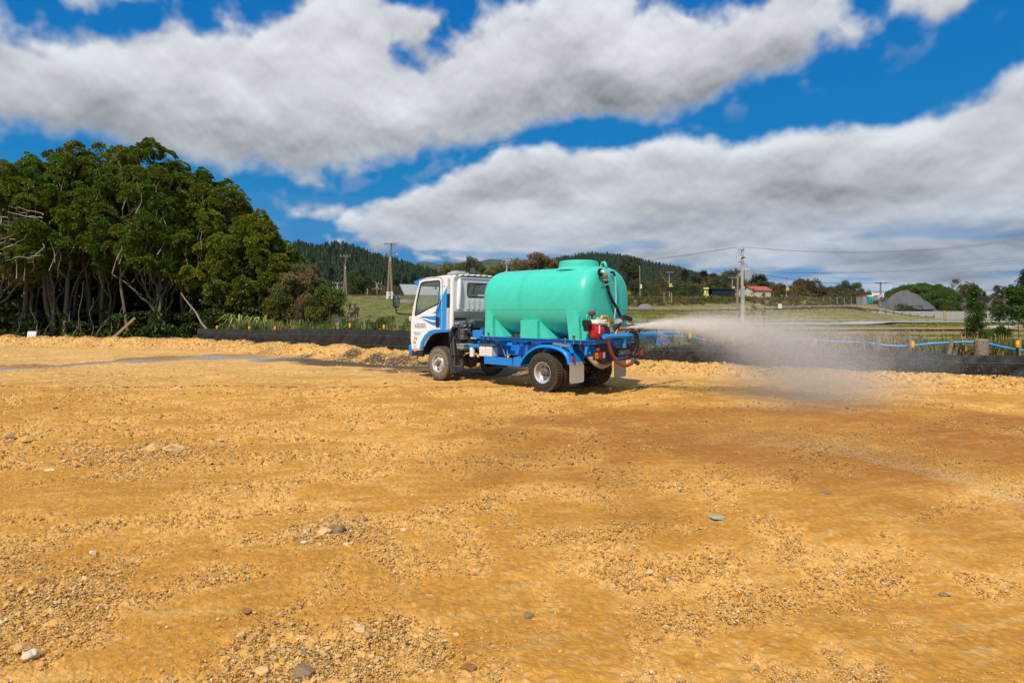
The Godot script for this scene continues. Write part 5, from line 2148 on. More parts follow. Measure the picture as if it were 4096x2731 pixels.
func grass_blade(sd: int, n: int, tall: float) -> Mesh:
	var r := RandomNumberGenerator.new()
	r.seed = sd
	var s := shape()
	for k in n:
		var a := r.randf() * TAU
		var p := Vector3(r.randf_range(-0.5, 0.5), 0, r.randf_range(-0.5, 0.5)) * 0.55
		var dir := Vector3(cos(a), 0, sin(a)) * r.randf_range(0.08, 0.4) * tall
		var h := tall * r.randf_range(0.5, 1.0)
		var w := Vector3(-sin(a), 0, cos(a)) * 0.014 * (1.0 + tall)
		var m := p + dir * 0.3 + Vector3(0, h * 0.6, 0)
		var tip := p + dir + Vector3(0, h, 0)
		quad(s, p - w, p + w, m + w * 0.8, m - w * 0.8)
		tri(s, m - w * 0.8, m + w * 0.8, tip)
	s.generate_normals()
	return s.commit()


func build_roadside_plants() -> void:
	# dry and green grass behind the silt fence
	var tall := [grass_blade(1, 14, 0.9), grass_blade(2, 16, 0.9)]
	for q in 2:
		var where := []
		var tints := []
		for k in 4200:
			var x := rng.randf_range(-14.0, 15.5)
			var back := pow(rng.randf(), 1.6)
			var d := fence_depth(x) + 1.25 + back * 7.0
			var y := far_ground(x, d)
			var dense := soft_noise.get_noise_2d(x * 7.0, d * 7.0)
			if x < 3.0 and rng.randf() < (0.4 if x > -3.0 else 0.6):
				continue
			if dense < -0.25:
				continue
			var h := rng.randf_range(0.6, 1.35) * (1.0 - 0.25 * back)
			where.append(Transform3D(Basis(Vector3.UP, rng.randf() * TAU).scaled(Vector3(1.0, h, 1.0)), Vector3(x, y - 0.03, -d)))
			var dry := rng.randf() < (0.5 if x > 0.0 else 0.12) + dense * 0.5
			tints.append(leaf_tint(Color(0.36, 0.27, 0.12), 0.25) if dry else leaf_tint(Color(0.10, 0.15, 0.02), 0.3))
		var o := many("tall_grass", tall[q], M.grass, where, tints)
		stuff(o, ["dry and green tall grass behind the silt fence", "straw coloured grass mixed among the green behind the silt fence"][q], "grass")
	# short grass over the paddock and the bank
	var low := grass_blade(5, 12, 0.4)
	var where := []
	var tints := []
	for k in 26000:
		var x := rng.randf_range(-32.0, 78.0)
		var d := fence_depth(x) + 1.0 + pow(rng.randf(), 0.8) * (90.0 if x < 40.0 else 80.0)
		if absf(x) / d > 0.9:
			continue
		if (d > 79.0 and d < 90.0 and x > 4.0) or (d > 61.0 and d < 65.0 and x > 5.0) or d > rail_depth(x) - (11.0 if x < 8.0 else 6.0):
			continue
		if x < -13.0 and d < 52.0:
			continue
		var sc := rng.randf_range(0.3, 0.65) * clampf(d / 40.0, 0.6, 1.2) * (0.55 if x < 3.0 else 1.0)
		where.append(Transform3D(Basis(Vector3.UP, rng.randf() * TAU).scaled(Vector3(sc * 2.4, sc, sc * 2.4)), Vector3(x, far_ground(x, d) - 0.03, -d)))
		var n := clay_noise.get_noise_2d(x * 9.0, d * 9.0)
		tints.append(leaf_tint(Color(0.13, 0.17, 0.022).lerp(Color(0.28, 0.24, 0.06), clampf(0.25 + n, 0.0, 1.0)), 0.3))
	var o := many("meadow_grass", low, M.grass, where, tints)
	stuff(o, "rough meadow grass over the paddock and the rail bank", "grass")
	# weeds and low bushes
	for side in 2:
		where = []
		tints = []
		for k in 2200:
			var x := rng.randf_range(-9.0, -2.0) if side == 0 else rng.randf_range(2.5, 15.0)
			var d := fence_depth(x) + rng.randf_range(0.8, 5.5)
			var n := soft_noise.get_noise_2d(x * 12.0, d * 12.0)
			if n < 0.0:
				continue
			var y := far_ground(x, d) + pow(rng.randf(), 1.3) * (0.4 + n * 1.6)
			where.append(clump_at(Vector3(x, y, -d), rng.randf_range(0.08, 0.16)))
			tints.append(leaf_tint(Color(0.07, 0.12, 0.016), 0.4))
		var w := thing("weeds", ["leafy green weeds behind the silt fence left of the cab", "leafy green weeds behind the silt fence on the right"][side], "weeds")
		w.set_meta("kind", "stuff")
		leaf_mass("leaves", w, 1, where, tints)
	# bank scrub below the platform
	where = []
	tints = []
	for k in 1500:
		var x := rng.randf_range(9.0, 66.0)
		var d := rail_depth(x) - rng.randf_range(6.5, 13.0 if x < 45.0 else 20.0)
		if absf(d - 91.0) < 3.0 or (d < 90.0 and d > 79.0):
			continue
		var n := clay_noise.get_noise_2d(x * 14.0, d * 9.0)
		if n < (-0.08 if x < 45.0 else 0.02):
			continue
		where.append(clump_at(Vector3(x, far_ground(x, d) + 0.1, -d), rng.randf_range(0.35, 0.75)))
		tints.append(leaf_tint([Color(0.07, 0.09, 0.018), Color(0.12, 0.12, 0.022), Color(0.10, 0.06, 0.03)][rng.randi() % 3], 0.3))
	var sc2 := thing("bank_scrub", "rough green and brown scrub on the bank below the platform", "scrub")
	sc2.set_meta("kind", "stuff")
	leaf_mass("leaves", sc2, 1, where, tints, M.far_leaf)
	# striped flax at the foot of the stand
	for spec in [[239.0, 34.6, 1.5, 0, "striped yellow flax with arching leaves, left one of the pair"], [262.0, 34.2, 1.5, 0, "striped yellow flax with arching leaves, right one of the pair"], [300.0, 32.5, 1.3, 1, "dark green flax clump below the brown-topped shrub"], [352.0, 25.6, 1.0, 1, "grey green flax clump behind the silt fence, left of the gate"]]:
		var p := spot(spec[0], spec[1])
		var t := thing("flax", spec[4], "flax plant", p)
		var light := shape()
		var darks := shape()
		for k in 46:
			var a := rng.randf() * TAU
			var reach: float = spec[2] * rng.randf_range(0.35, 0.95)
			var hgt: float = spec[2] * rng.randf_range(0.55, 1.0)
			var out := Vector3(cos(a), 0, sin(a))
			var across := Vector3(-sin(a), 0, cos(a)) * 0.045
			var p0 := out * 0.08
			var p1 := out * reach * 0.4 + Vector3(0, hgt * 0.8, 0)
			var p2 := out * reach * 0.75 + Vector3(0, hgt * (1.0 if k % 3 else 0.9), 0)
			var p3 := out * reach * 1.15 + Vector3(0, hgt * (0.75 if k % 3 else 0.45), 0)
			var pts := [p0, p1, p2, p3]
			var wd := [1.0, 1.1, 0.8, 0.12]
			for i in 3:
				var w0: Vector3 = across * wd[i]
				var w1: Vector3 = across * wd[i + 1]
				quad(light, pts[i] - w0, pts[i] - w0 * 0.35, pts[i + 1] - w1 * 0.35, pts[i + 1] - w1)
				quad(light, pts[i] + w0 * 0.35, pts[i] + w0, pts[i + 1] + w1, pts[i + 1] + w1 * 0.35)
				quad(darks, pts[i] - w0 * 0.35, pts[i] + w0 * 0.35, pts[i + 1] + w1 * 0.35, pts[i + 1] - w1 * 0.35)
		var la := obj("leaf_edge", light, mat(0.36, 0.36, 0.09, 0.5) if spec[3] == 0 else mat(0.09, 0.11, 0.04, 0.5), t)
		la.set_meta("kind", "stuff")
		var lb := obj("leaf_blade", darks, mat(0.09, 0.14, 0.02, 0.5) if spec[3] == 0 else mat(0.06, 0.09, 0.025, 0.5), t)
		lb.set_meta("kind", "stuff")
		if spec[3] == 1:
			for k in 3:
				var st := shape()
				var lean := Vector3(jitter(0.5), spec[2] * rng.randf_range(1.5, 2.0), jitter(0.3))
				branch(st, Vector3.ZERO, lean, 0.02, 0.012, 0.05, 5)
				for q in 9:
					var at := lean * rng.randf_range(0.6, 1.0) + Vector3(jitter(0.12), 0, jitter(0.06))
					box(st, at, Vector3(0.05, 0.12, 0.04), Basis(Vector3.FORWARD, jitter(0.8)))
				obj("flower_spike", st, mat(0.06, 0.035, 0.025, 0.9), t)
	# two dark seed spikes standing in the paddock before the station
	for spec in [[752.5, 287.5], [763.0, 292.0]]:
		var d := 44.0
		var p := spot(spec[0], d)
		var h := lift(spec[1], d) - p.y
		var st := shape()
		branch(st, Vector3.ZERO, Vector3(0.1, h, 0), 0.03, 0.02, 0.04, 5)
		for q in 26:
			var y := h * rng.randf_range(0.3, 1.0)
			box(st, Vector3(jitter(0.16) + 0.1 * y / h, y, jitter(0.1)), Vector3(0.09, 0.14, 0.06), Basis(Vector3.FORWARD, jitter(0.9)))
		var sp := obj("flax_spike", st, mat(0.10, 0.07, 0.055, 0.9))
		sp.position = p
		tag(sp, ["taller dark flax seed spike in front of the station shed", "shorter dark flax seed spike in front of the station shed"][0 if spec[0] < 760 else 1], "flax spike")


# ---------------------------------------------------------------- stones
func rock_mesh(sd: int, sub := 1, rough := 0.3) -> Mesh:
	var n := FastNoiseLite.new()
	n.seed = sd
	n.frequency = 0.9
	var r := RandomNumberGenerator.new()
	r.seed = sd
	# planes that chop the ball into facets
	var cuts := []
	for k in 13:
		cuts.append([Vector3(r.randfn(), r.randfn(), r.randfn()).normalized(), r.randf_range(0.5, 0.82)])
	var s := shape()
	var t := (1.0 + sqrt(5.0)) / 2.0
	var v := [Vector3(-1, t, 0), Vector3(1, t, 0), Vector3(-1, -t, 0), Vector3(1, -t, 0), Vector3(0, -1, t), Vector3(0, 1, t), Vector3(0, -1, -t), Vector3(0, 1, -t), Vector3(t, 0, -1), Vector3(t, 0, 1), Vector3(-t, 0, -1), Vector3(-t, 0, 1)]
	var f := [[0, 11, 5], [0, 5, 1], [0, 1, 7], [0, 7, 10], [0, 10, 11], [1, 5, 9], [5, 11, 4], [11, 10, 2], [10, 7, 6], [7, 1, 8], [3, 9, 4], [3, 4, 2], [3, 2, 6], [3, 6, 8], [3, 8, 9], [4, 9, 5], [2, 4, 11], [6, 2, 10], [8, 6, 7], [9, 8, 1]]
	var tris := []
	for q in f:
		tris.append([v[q[0]].normalized(), v[q[1]].normalized(), v[q[2]].normalized()])
	for k in sub:
		var next := []
		for q in tris:
			var a: Vector3 = ((q[0] + q[1]) / 2).normalized()
			var b: Vector3 = ((q[1] + q[2]) / 2).normalized()
			var c: Vector3 = ((q[2] + q[0]) / 2).normalized()
			next.append([q[0], a, c])
			next.append([a, q[1], b])
			next.append([c, b, q[2]])
			next.append([a, b, c])
		tris = next
	for q in tris:
		var o := []
		for p: Vector3 in q:
			var w := p
			for c in cuts:
				var over: float = w.dot(c[0]) - c[1]
				if over > 0.0:
					w -= c[0] * over
			w *= 1.0 + n.get_noise_3dv(p * 1.6) * rough
			o.append(w)
		tri(s, o[0], o[1], o[2])
	s.generate_normals()
	return s.commit()


func build_stones() -> void:
	var kinds := [rock_mesh(1, 0, 0.5), rock_mesh(2, 0, 0.5), rock_mesh(3, 0, 0.4), rock_mesh(4, 1, 0.4)]
	var tones := [Color(0.63, 0.40, 0.15), Color(0.60, 0.35, 0.10), Color(0.66, 0.46, 0.21), Color(0.54, 0.28, 0.05), Color(0.70, 0.60, 0.43), Color(0.25, 0.18, 0.10), Color(0.30, 0.14, 0.04), Color(0.64, 0.42, 0.17), Color(0.62, 0.39, 0.14), Color(0.58, 0.34, 0.09), Color(0.64, 0.43, 0.18), Color(0.56, 0.31, 0.07), Color(0.66, 0.45, 0.20), Color(0.60, 0.36, 0.11), Color(0.63, 0.40, 0.15), Color(0.61, 0.37, 0.12), Color(0.36, 0.39, 0.28)]
	for q in 4:
		var where := []
		var tints := []
		for k in 44000:
			# evenly seen: more stones near, fewer far, within the site
			var d := 2.4 / (1.0 - rng.randf() * 0.86)
			var x := rng.randf_range(-0.95, 0.95) * d
			if d > fence_depth(x) - 0.2:
				continue
			var m := looseness(x, d)
			if rng.randf() > 0.24 + m * 0.8:
				continue
			var r := 0.0027 * (0.7 + d * 0.34) * (0.40 + 1.5 * pow(rng.randf(), 9.0)) * (0.7 + 0.5 * m)
			if rng.randf() < 0.006:
				r *= 2.2
			var y := site_ground(x, d)
			var flat := rng.randf_range(0.5, 0.9)
			where.append(Transform3D(Basis.from_euler(Vector3(jitter(0.5), rng.randf() * TAU, jitter(0.5))).scaled(Vector3(r, r * flat, r * rng.randf_range(0.7, 1.2))), Vector3(x, y + r * 0.12 - 0.004, -d)))
			var c: Color = tones[rng.randi() % tones.size()]
			var g := rng.randf_range(0.8, 1.15) * (1.0 - 0.4 * is_wet(x, d))
			tints.append(Color(c.r * g, c.g * g, c.b * g))
		stuff(many("gravel", kinds[q], M.stone, where, tints), ["fine sandy gravel strewn over the clay", "broken tan gravel strewn over the clay", "loose ochre gravel strewn over the clay", "angular crumbs of clay strewn over the site"][q], "gravel")
	# crumbs and clods pressed into the clay everywhere
	for q in 2:
		var cw := []
		var ct := []
		for k in 52000:
			var d := 2.3 / (1.0 - rng.randf() * 0.88)
			var x := rng.randf_range(-0.95, 0.95) * d
			if d > fence_depth(x) - 0.3:
				continue
			var m := looseness(x, d)
			if rng.randf() > 0.16 + m * 0.9:
				continue
			var r := 0.0050 * (0.6 + d * 0.34) * (0.45 + 0.9 * pow(rng.randf(), 3.0)) * (0.65 + 0.5 * m)
			cw.append(Transform3D(Basis.from_euler(Vector3(jitter(0.9), rng.randf() * TAU, jitter(0.9))).scaled(Vector3(r, r * rng.randf_range(0.6, 1.0), r * rng.randf_range(0.7, 1.3))), Vector3(x, site_ground(x, d) - 0.008 - r * 0.1, -d)))
			var c: Color = [Color(0.60, 0.345, 0.09), Color(0.52, 0.265, 0.045), Color(0.65, 0.42, 0.15), Color(0.44, 0.20, 0.03), Color(0.57, 0.31, 0.07)][rng.randi() % 5]
			ct.append(c * rng.randf_range(0.72, 1.08) * (1.0 - 0.3 * is_wet(x, d)))
		stuff(many("clay_crumbs", rock_mesh(20 + q, 0 if q == 0 else 1, 0.7), M.stone, cw, ct), ["small crumbs of orange clay covering the site", "larger clods of orange clay pressed into the site"][q], "clods")
	# heaps of broken clay lumps
	var hw := []
	var ht := []
	for k in 9000:
		var spot_of: Array = [[-4.4, 7.5, 0.9, 0.6], [-0.85, 3.2, 0.6, 0.32], [-2.75, 3.5, 0.4, 0.55], [-1.45, 4.85, 0.4, 0.3]][k % 4]
		var x: float = spot_of[0] + rng.randfn() * spot_of[2] * 0.6
		var d: float = spot_of[1] + rng.randfn() * spot_of[3] * 0.6
		if d < 1.8:
			continue
		var r := rng.randf_range(0.003, 0.008) * (1.0 + 2.6 * pow(rng.randf(), 16.0)) * (0.55 + d * 0.13)
		hw.append(Transform3D(Basis.from_euler(Vector3(jitter(0.9), rng.randf() * TAU, jitter(0.9))).scaled(Vector3(r, r * rng.randf_range(0.55, 0.95), r * 0.85)), Vector3(x, site_ground(x, d) + r * 0.1, -d)))
		var c: Color = tones[rng.randi() % 4 if rng.randf() < 0.9 else 5]
		ht.append(c * rng.randf_range(0.78, 1.02))
	stuff(many("rubble", rock_mesh(7, 1, 0.5), M.stone, hw, ht), "broken clay lumps lying in small heaps in the foreground", "rubble")
	# lumps along the bund
	var bw := []
	var bt := []
	for k in 9000:
		var x := rng.randf_range(-28.0, 13.0)
		var s := rng.randf_range(-1.9, 0.0)
		var d := fence_depth(x) + s / 0.86
		var r := rng.randf_range(0.01, 0.032) * (1.0 + (1.6 if rng.randf() < 0.035 else 0.0))
		bw.append(Transform3D(Basis.from_euler(Vector3(jitter(0.6), rng.randf() * TAU, jitter(0.6))).scaled(Vector3(r, r * 0.75, r)), Vector3(x, site_ground(x, d) + r * 0.1, -d)))
		var c: Color = tones[rng.randi() % 4]
		bt.append(c * rng.randf_range(0.85, 1.1))
	stuff(many("clods", kinds[3], M.stone, bw, bt), "clods of orange clay along the bund", "clods")
	# the stones one would name: bearing, level on the ground, half width in metres, height share, colour, label
	var named := [
		[152.0, 449.5, 0.105, 0.8, 0, "angular tan boulder with a dark shaded face, in the small heap left of centre"],
		[175.0, 449.0, 0.15, 0.6, 2, "widest pale boulder of the small heap left of centre"],
		[138.5, 447.5, 0.04, 0.9, 5, "small dark stone left beside the angular tan boulder"],
		[121.0, 454.0, 0.06, 0.55, 0, "flat tan stone at the left end of the small heap"],
		[197.0, 451.5, 0.045, 0.9, 1, "narrow upright stone at the right end of the small heap"],
		[131.0, 460.0, 0.05, 0.4, 6, "dark flat stone just below the small heap"],
		[336.0, 532.0, 0.075, 0.95, 5, "dark split rock standing alone in the left middle of the clay"],
		[324.0, 534.0, 0.07, 0.7, 2, "pale clay lump leaning on the dark split rock"],
		[303.0, 545.0, 0.03, 0.6, 4, "small white stone below left of the dark split rock"],
		[361.0, 628.0, 0.05, 0.6, 2, "rounded pale stone with an orange rim at the bottom centre left"],
		[28.0, 655.0, 0.05, 0.75, 4, "rounded cream and orange stone at the bottom left"],
		[20.0, 645.0, 0.045, 0.6, 0, "tan stone behind the cream and orange one at the bottom left"],
		[41.0, 583.0, 0.035, 0.8, 6, "rust brown stone in the rubble at the left edge"],
		[11.0, 437.0, 0.07, 0.6, 5, "grey brown stone close to the left edge"],
		[26.0, 441.0, 0.10, 0.55, 1, "broad low tan stone near the left edge"],
		[56.0, 408.0, 0.06, 0.35, 6, "flat reddish stone on the clay below the grey strip"],
		[50.0, 468.0, 0.06, 0.25, 4, "flat white stone on the clay below the small heap, at the left"],
		[468.0, 667.0, 0.04, 0.6, 6, "brown wedge of rock near the bottom edge, left of centre"],
		[302.0, 668.0, 0.055, 0.7, 5, "dark slab tilted in the rubble at the bottom"],
		[264.0, 666.0, 0.04, 0.7, 2, "pale pointed stone at the bottom edge"],
		[528.0, 611.0, 0.035, 0.6, 5, "dark stone on the clay in the bottom middle"],
		[944.0, 590.0, 0.035, 0.3, 5, "dark flat stone on the wet clay at the lower right"],
		[826.0, 493.0, 0.06, 0.2, 5, "thin dark slate lying on the wet clay right of centre"],
		[716.0, 517.0, 0.085, 0.12, 16, "pale greenish flat slate at the edge of the wet clay"],
		[571.0, 461.0, 0.05, 0.35, 5, "dark stone on the clay in front of the wet patch"],
		[650.0, 570.0, 0.03, 0.6, 2, "small tan stone alone on the clay below the wet patch"],
		[425.0, 643.0, 0.04, 0.6, 1, "ochre stone among rubble at the bottom, right of the rounded pale stone"],
		[247.0, 611.0, 0.04, 0.55, 6, "dark brown stone in a hollow of the clay, left of the bottom centre"],
		[92.0, 552.0, 0.03, 0.6, 4, "white chip on the clay at the left"],
		[700.0, 655.0, 0.03, 0.6, 1, "small tan stone near the bottom edge right of centre"],
	]
	for k in named.size():
		var e: Array = named[k]
		var d: float = FOCAL * EYE / (e[1] - 310.0)
		var x: float = (e[0] - 512.0) / FOCAL * d
		var o := put("rock", rock_mesh(40 + k, 2, 0.22), mat(tones[e[4]].r * 0.92, tones[e[4]].g * 0.9, tones[e[4]].b * 0.9, 0.9))
		var r: float = e[2]
		o.transform = Transform3D(Basis.from_euler(Vector3(jitter(0.3), rng.randf() * TAU, jitter(0.3))).scaled(Vector3(r, r * e[3], r * 0.85)), Vector3(x, site_ground(x, d) + r * e[3] * 0.18, -d))
		tag(o, e[5], "rock")


# ---------------------------------------------------------------- the water truck
# own axes: x forward from the rear axle, y up, z to the truck's right
const LEFT_SIDE := Basis(Vector3(-1, 0, 0), Vector3(0, 1, 0.0189), Vector3(0, 0, -1))
const RIGHT_SIDE := Basis(Vector3(1, 0, 0), Vector3(0, 1, -0.0189), Vector3(0, 0, 1))
const REAR_SIDE := Basis(Vector3(0, 0, 1), Vector3(0, 1, 0), Vector3(-1, 0, 0))


func V(a: Array) -> Array:
	var o := []
	for p in a:
		o.append(Vector2(p[0], p[1]))
	return o


# outlines in (forward, height) laid on the tilted flank of the cab, some way off it
func flank(s: SurfaceTool, outline: Array, off: float, depth: float, sg := -1.0) -> void:
	var flat := []
	for p in outline:
		flat.append(Vector2(-p.x if sg < 0 else p.x, p.y - 0.7))
	var b := LEFT_SIDE if sg < 0 else RIGHT_SIDE
	prism(s, flat, depth, Transform3D(b, Vector3(0, 0.7, sg * (0.975 + off))))


func grow(outline: Array, by: float) -> Array:
	var r := Geometry2D.offset_polygon(PackedVector2Array(outline), by, Geometry2D.JOIN_ROUND)
	return Array(r[0]) if r.size() > 0 else outline


# an outline less a hole, as simple pieces: cut through the middle of the hole
func holed(outline: Array, hole: Array) -> Array:
	var lo := Vector2(99, 99)
	var hi := Vector2(-99, -99)
	for p in hole:
		lo = lo.min(p)
		hi = hi.max(p)
	var cx := (lo.x + hi.x) / 2.0
	var out := []
	for side in 2:
		var x0 := cx if side == 1 else cx - 50.0
		var half := PackedVector2Array([Vector2(x0, -50), Vector2(x0 + 50, -50), Vector2(x0 + 50, 50), Vector2(x0, 50)])
		for piece in Geometry2D.intersect_polygons(PackedVector2Array(outline), half):
			for q in Geometry2D.clip_polygons(piece, PackedVector2Array(hole)):
				out.append(Array(q))
	return out


func solid(s: SurfaceTool, outline: Array, w0: float, w1: float) -> void:
	prism(s, outline, absf(w1 - w0), Transform3D(Basis.IDENTITY, Vector3(0, 0, minf(w0, w1))))


func rounded(x0: float, y0: float, x1: float, y1: float, r: float, n := 5) -> Array:
	var o := []
	for c in [[x1 - r, y0 + r, -PI / 2], [x1 - r, y1 - r, 0.0], [x0 + r, y1 - r, PI / 2], [x0 + r, y0 + r, PI]]:
		for k in n + 1:
			var a: float = c[2] + PI / 2 * k / n
			o.append(Vector2(c[0] + cos(a) * r, c[1] + sin(a) * r))
	return o


func wheel(t: Node3D, at: Vector3, sg: float, rear: bool) -> void:
	var w := Node3D.new()
	w.name = "rear_wheel" if rear else "front_wheel"
	t.add_child(w, true)
	w.position = at
	if sg > 0:
		w.rotation.y = PI
	var ax := Transform3D(Basis(Vector3(1, 0, 0), Vector3(0, 0, -1), Vector3(0, 1, 0)), Vector3.ZERO)
	for dual in 2 if rear else 1:
		var b := ax.translated(Vector3(0, 0, 0.27 * dual))
		var s := shape()
		lathe(s, [Vector2(0.215, 0.0), Vector2(0.30, -0.012), Vector2(0.365, 0.0), Vector2(0.392, 0.022), Vector2(0.400, 0.05), Vector2(0.402, 0.105), Vector2(0.400, 0.16), Vector2(0.392, 0.188), Vector2(0.365, 0.21), Vector2(0.30, 0.224), Vector2(0.235, 0.212), Vector2(0.215, 0.198)], b, 48, true)
		obj("tyre", s, M.tyre if rear else M.dusty_tyre, w)
		s = shape()
		for k in 44:
			var a := TAU * k / 44
			for row in 2:
				var aa := a + (TAU / 88 if row == 1 else 0.0)
				var rt := Basis(Vector3(cos(aa), sin(aa), 0), Vector3(-sin(aa), cos(aa), 0), Vector3(0, 0, 1))
				box(s, b.origin + rt * Vector3(0.402, 0, 0) + Vector3(0, 0, -0.052 - 0.106 * row), Vector3(0.028, 0.036, 0.082), rt * Basis(Vector3(1, 0, 0), 0.35 * (1 - 2 * row)))
				box(s, b.origin + rt * Vector3(0.386, 0, 0) + Vector3(0, 0, -0.012 - 0.186 * row), Vector3(0.036, 0.03, 0.03), rt)
		obj("tread", s, M.tread if rear else M.dusty_tread, w)
	var r := shape()
	if rear:
		lathe(r, [Vector2(0.001, 0.06), Vector2(0.115, 0.06), Vector2(0.17, 0.072), Vector2(0.192, 0.09), Vector2(0.200, 0.19), Vector2(0.215, 0.212), Vector2(0.226, 0.216), Vector2(0.226, 0.205), Vector2(0.21, 0.19)].map(func(p): return Vector2(p.x, p.y)), ax, 40)
	else:
		lathe(r, [Vector2(0.001, 0.185), Vector2(0.10, 0.185), Vector2(0.135, 0.182), Vector2(0.16, 0.162), Vector2(0.186, 0.15), Vector2(0.196, 0.16), Vector2(0.203, 0.195), Vector2(0.215, 0.216), Vector2(0.227, 0.22), Vector2(0.228, 0.2)], ax, 40)
	var rim := obj("rim", r, M.rim, w)
	var hub := shape()
	if rear:
		lathe(hub, [Vector2(0.105, 0.06), Vector2(0.10, 0.10), Vector2(0.085, 0.15), Vector2(0.055, 0.165), Vector2(0.05, 0.19), Vector2(0.001, 0.195)], ax, 20)
	else:
		lathe(hub, [Vector2(0.075, 0.18), Vector2(0.07, 0.215), Vector2(0.05, 0.22), Vector2(0.045, 0.25), Vector2(0.035, 0.255), Vector2(0.001, 0.255)], ax, 20)
	obj("hub", hub, M.hub, w)
	var nuts := shape()
	for k in 6:
		var a := TAU * k / 6 + 0.3
		lathe(nuts, [Vector2(0.016, 0.0), Vector2(0.016, 0.03), Vector2(0.008, 0.045), Vector2(0.001, 0.045)], ax.translated(Vector3(cos(a) * (0.088 if rear else 0.105), sin(a) * (0.088 if rear else 0.105), -0.075 if rear else -0.183)), 6)
	obj("wheel_nuts", nuts, M.hub if rear else M.rim, w)
	for k in 6:
		var a := TAU * (k + 0.5) / 6 + 0.3
		var h := shape()
		var rr := 0.147 if rear else 0.158
		var zz := -0.0685 if rear else -0.164
		var tilt := Basis(Vector3(-sin(a), cos(a), 0), -0.35 if rear else 0.5)
		var pts := []
		for q in 14:
			var e := TAU * q / 14
			pts.append(Vector2(cos(e) * 0.019, sin(e) * 0.027))
		prism(h, pts, 0.003, Transform3D(tilt * Basis(Vector3(-cos(a), -sin(a), 0), Vector3(-sin(a), cos(a), 0), Vector3(0, 0, -1)), Vector3(cos(a) * rr, sin(a) * rr, zz - 0.004)))
		obj("painted_hand_hole", h, M.matt_black, w)  # black oval laid on the rim, painting the shade of an opening
	rim.name = "rim"


func tank_ring(u: float, inset: float, n := 56) -> Array:
	var ring := []
	var hw := 0.855 - inset
	var hy := 0.745 - inset
	for k in n:
		var a := TAU * k / n
		var c := cos(a)
		var d := sin(a)
		var e := 2.0 / 2.5
		ring.append(Vector3(u, 1.91 + signf(d) * pow(absf(d), e) * hy, signf(c) * pow(absf(c), e) * hw))
	return ring


func on_tank(u: float, y: float, off := 0.0) -> Vector3:
	# the left flank of the tank at a height
	var t := clampf(absf(y - 1.91) / 0.745, 0.0, 1.0)
	return Vector3(u, y, -0.855 * pow(1.0 - pow(t, 2.5), 1.0 / 2.5) - off)


func hose(t: Node3D, called: String, pts: Array, r: float, m: Material, ribbed := false) -> MeshInstance3D:
	var s := shape()
	var c := curve(pts, 7)
	tube(s, c, r, 12)
	if ribbed:
		for i in range(1, c.size() - 1):
			var dir: Vector3 = (c[i + 1] - c[i - 1]).normalized()
			for q in 2:
				var at: Vector3 = c[i].lerp(c[i + 1], 0.5 * q)
				tube(s, [at - dir * 0.006, at + dir * 0.006], r * 1.09, 12)
	return obj(called, s, m, t)


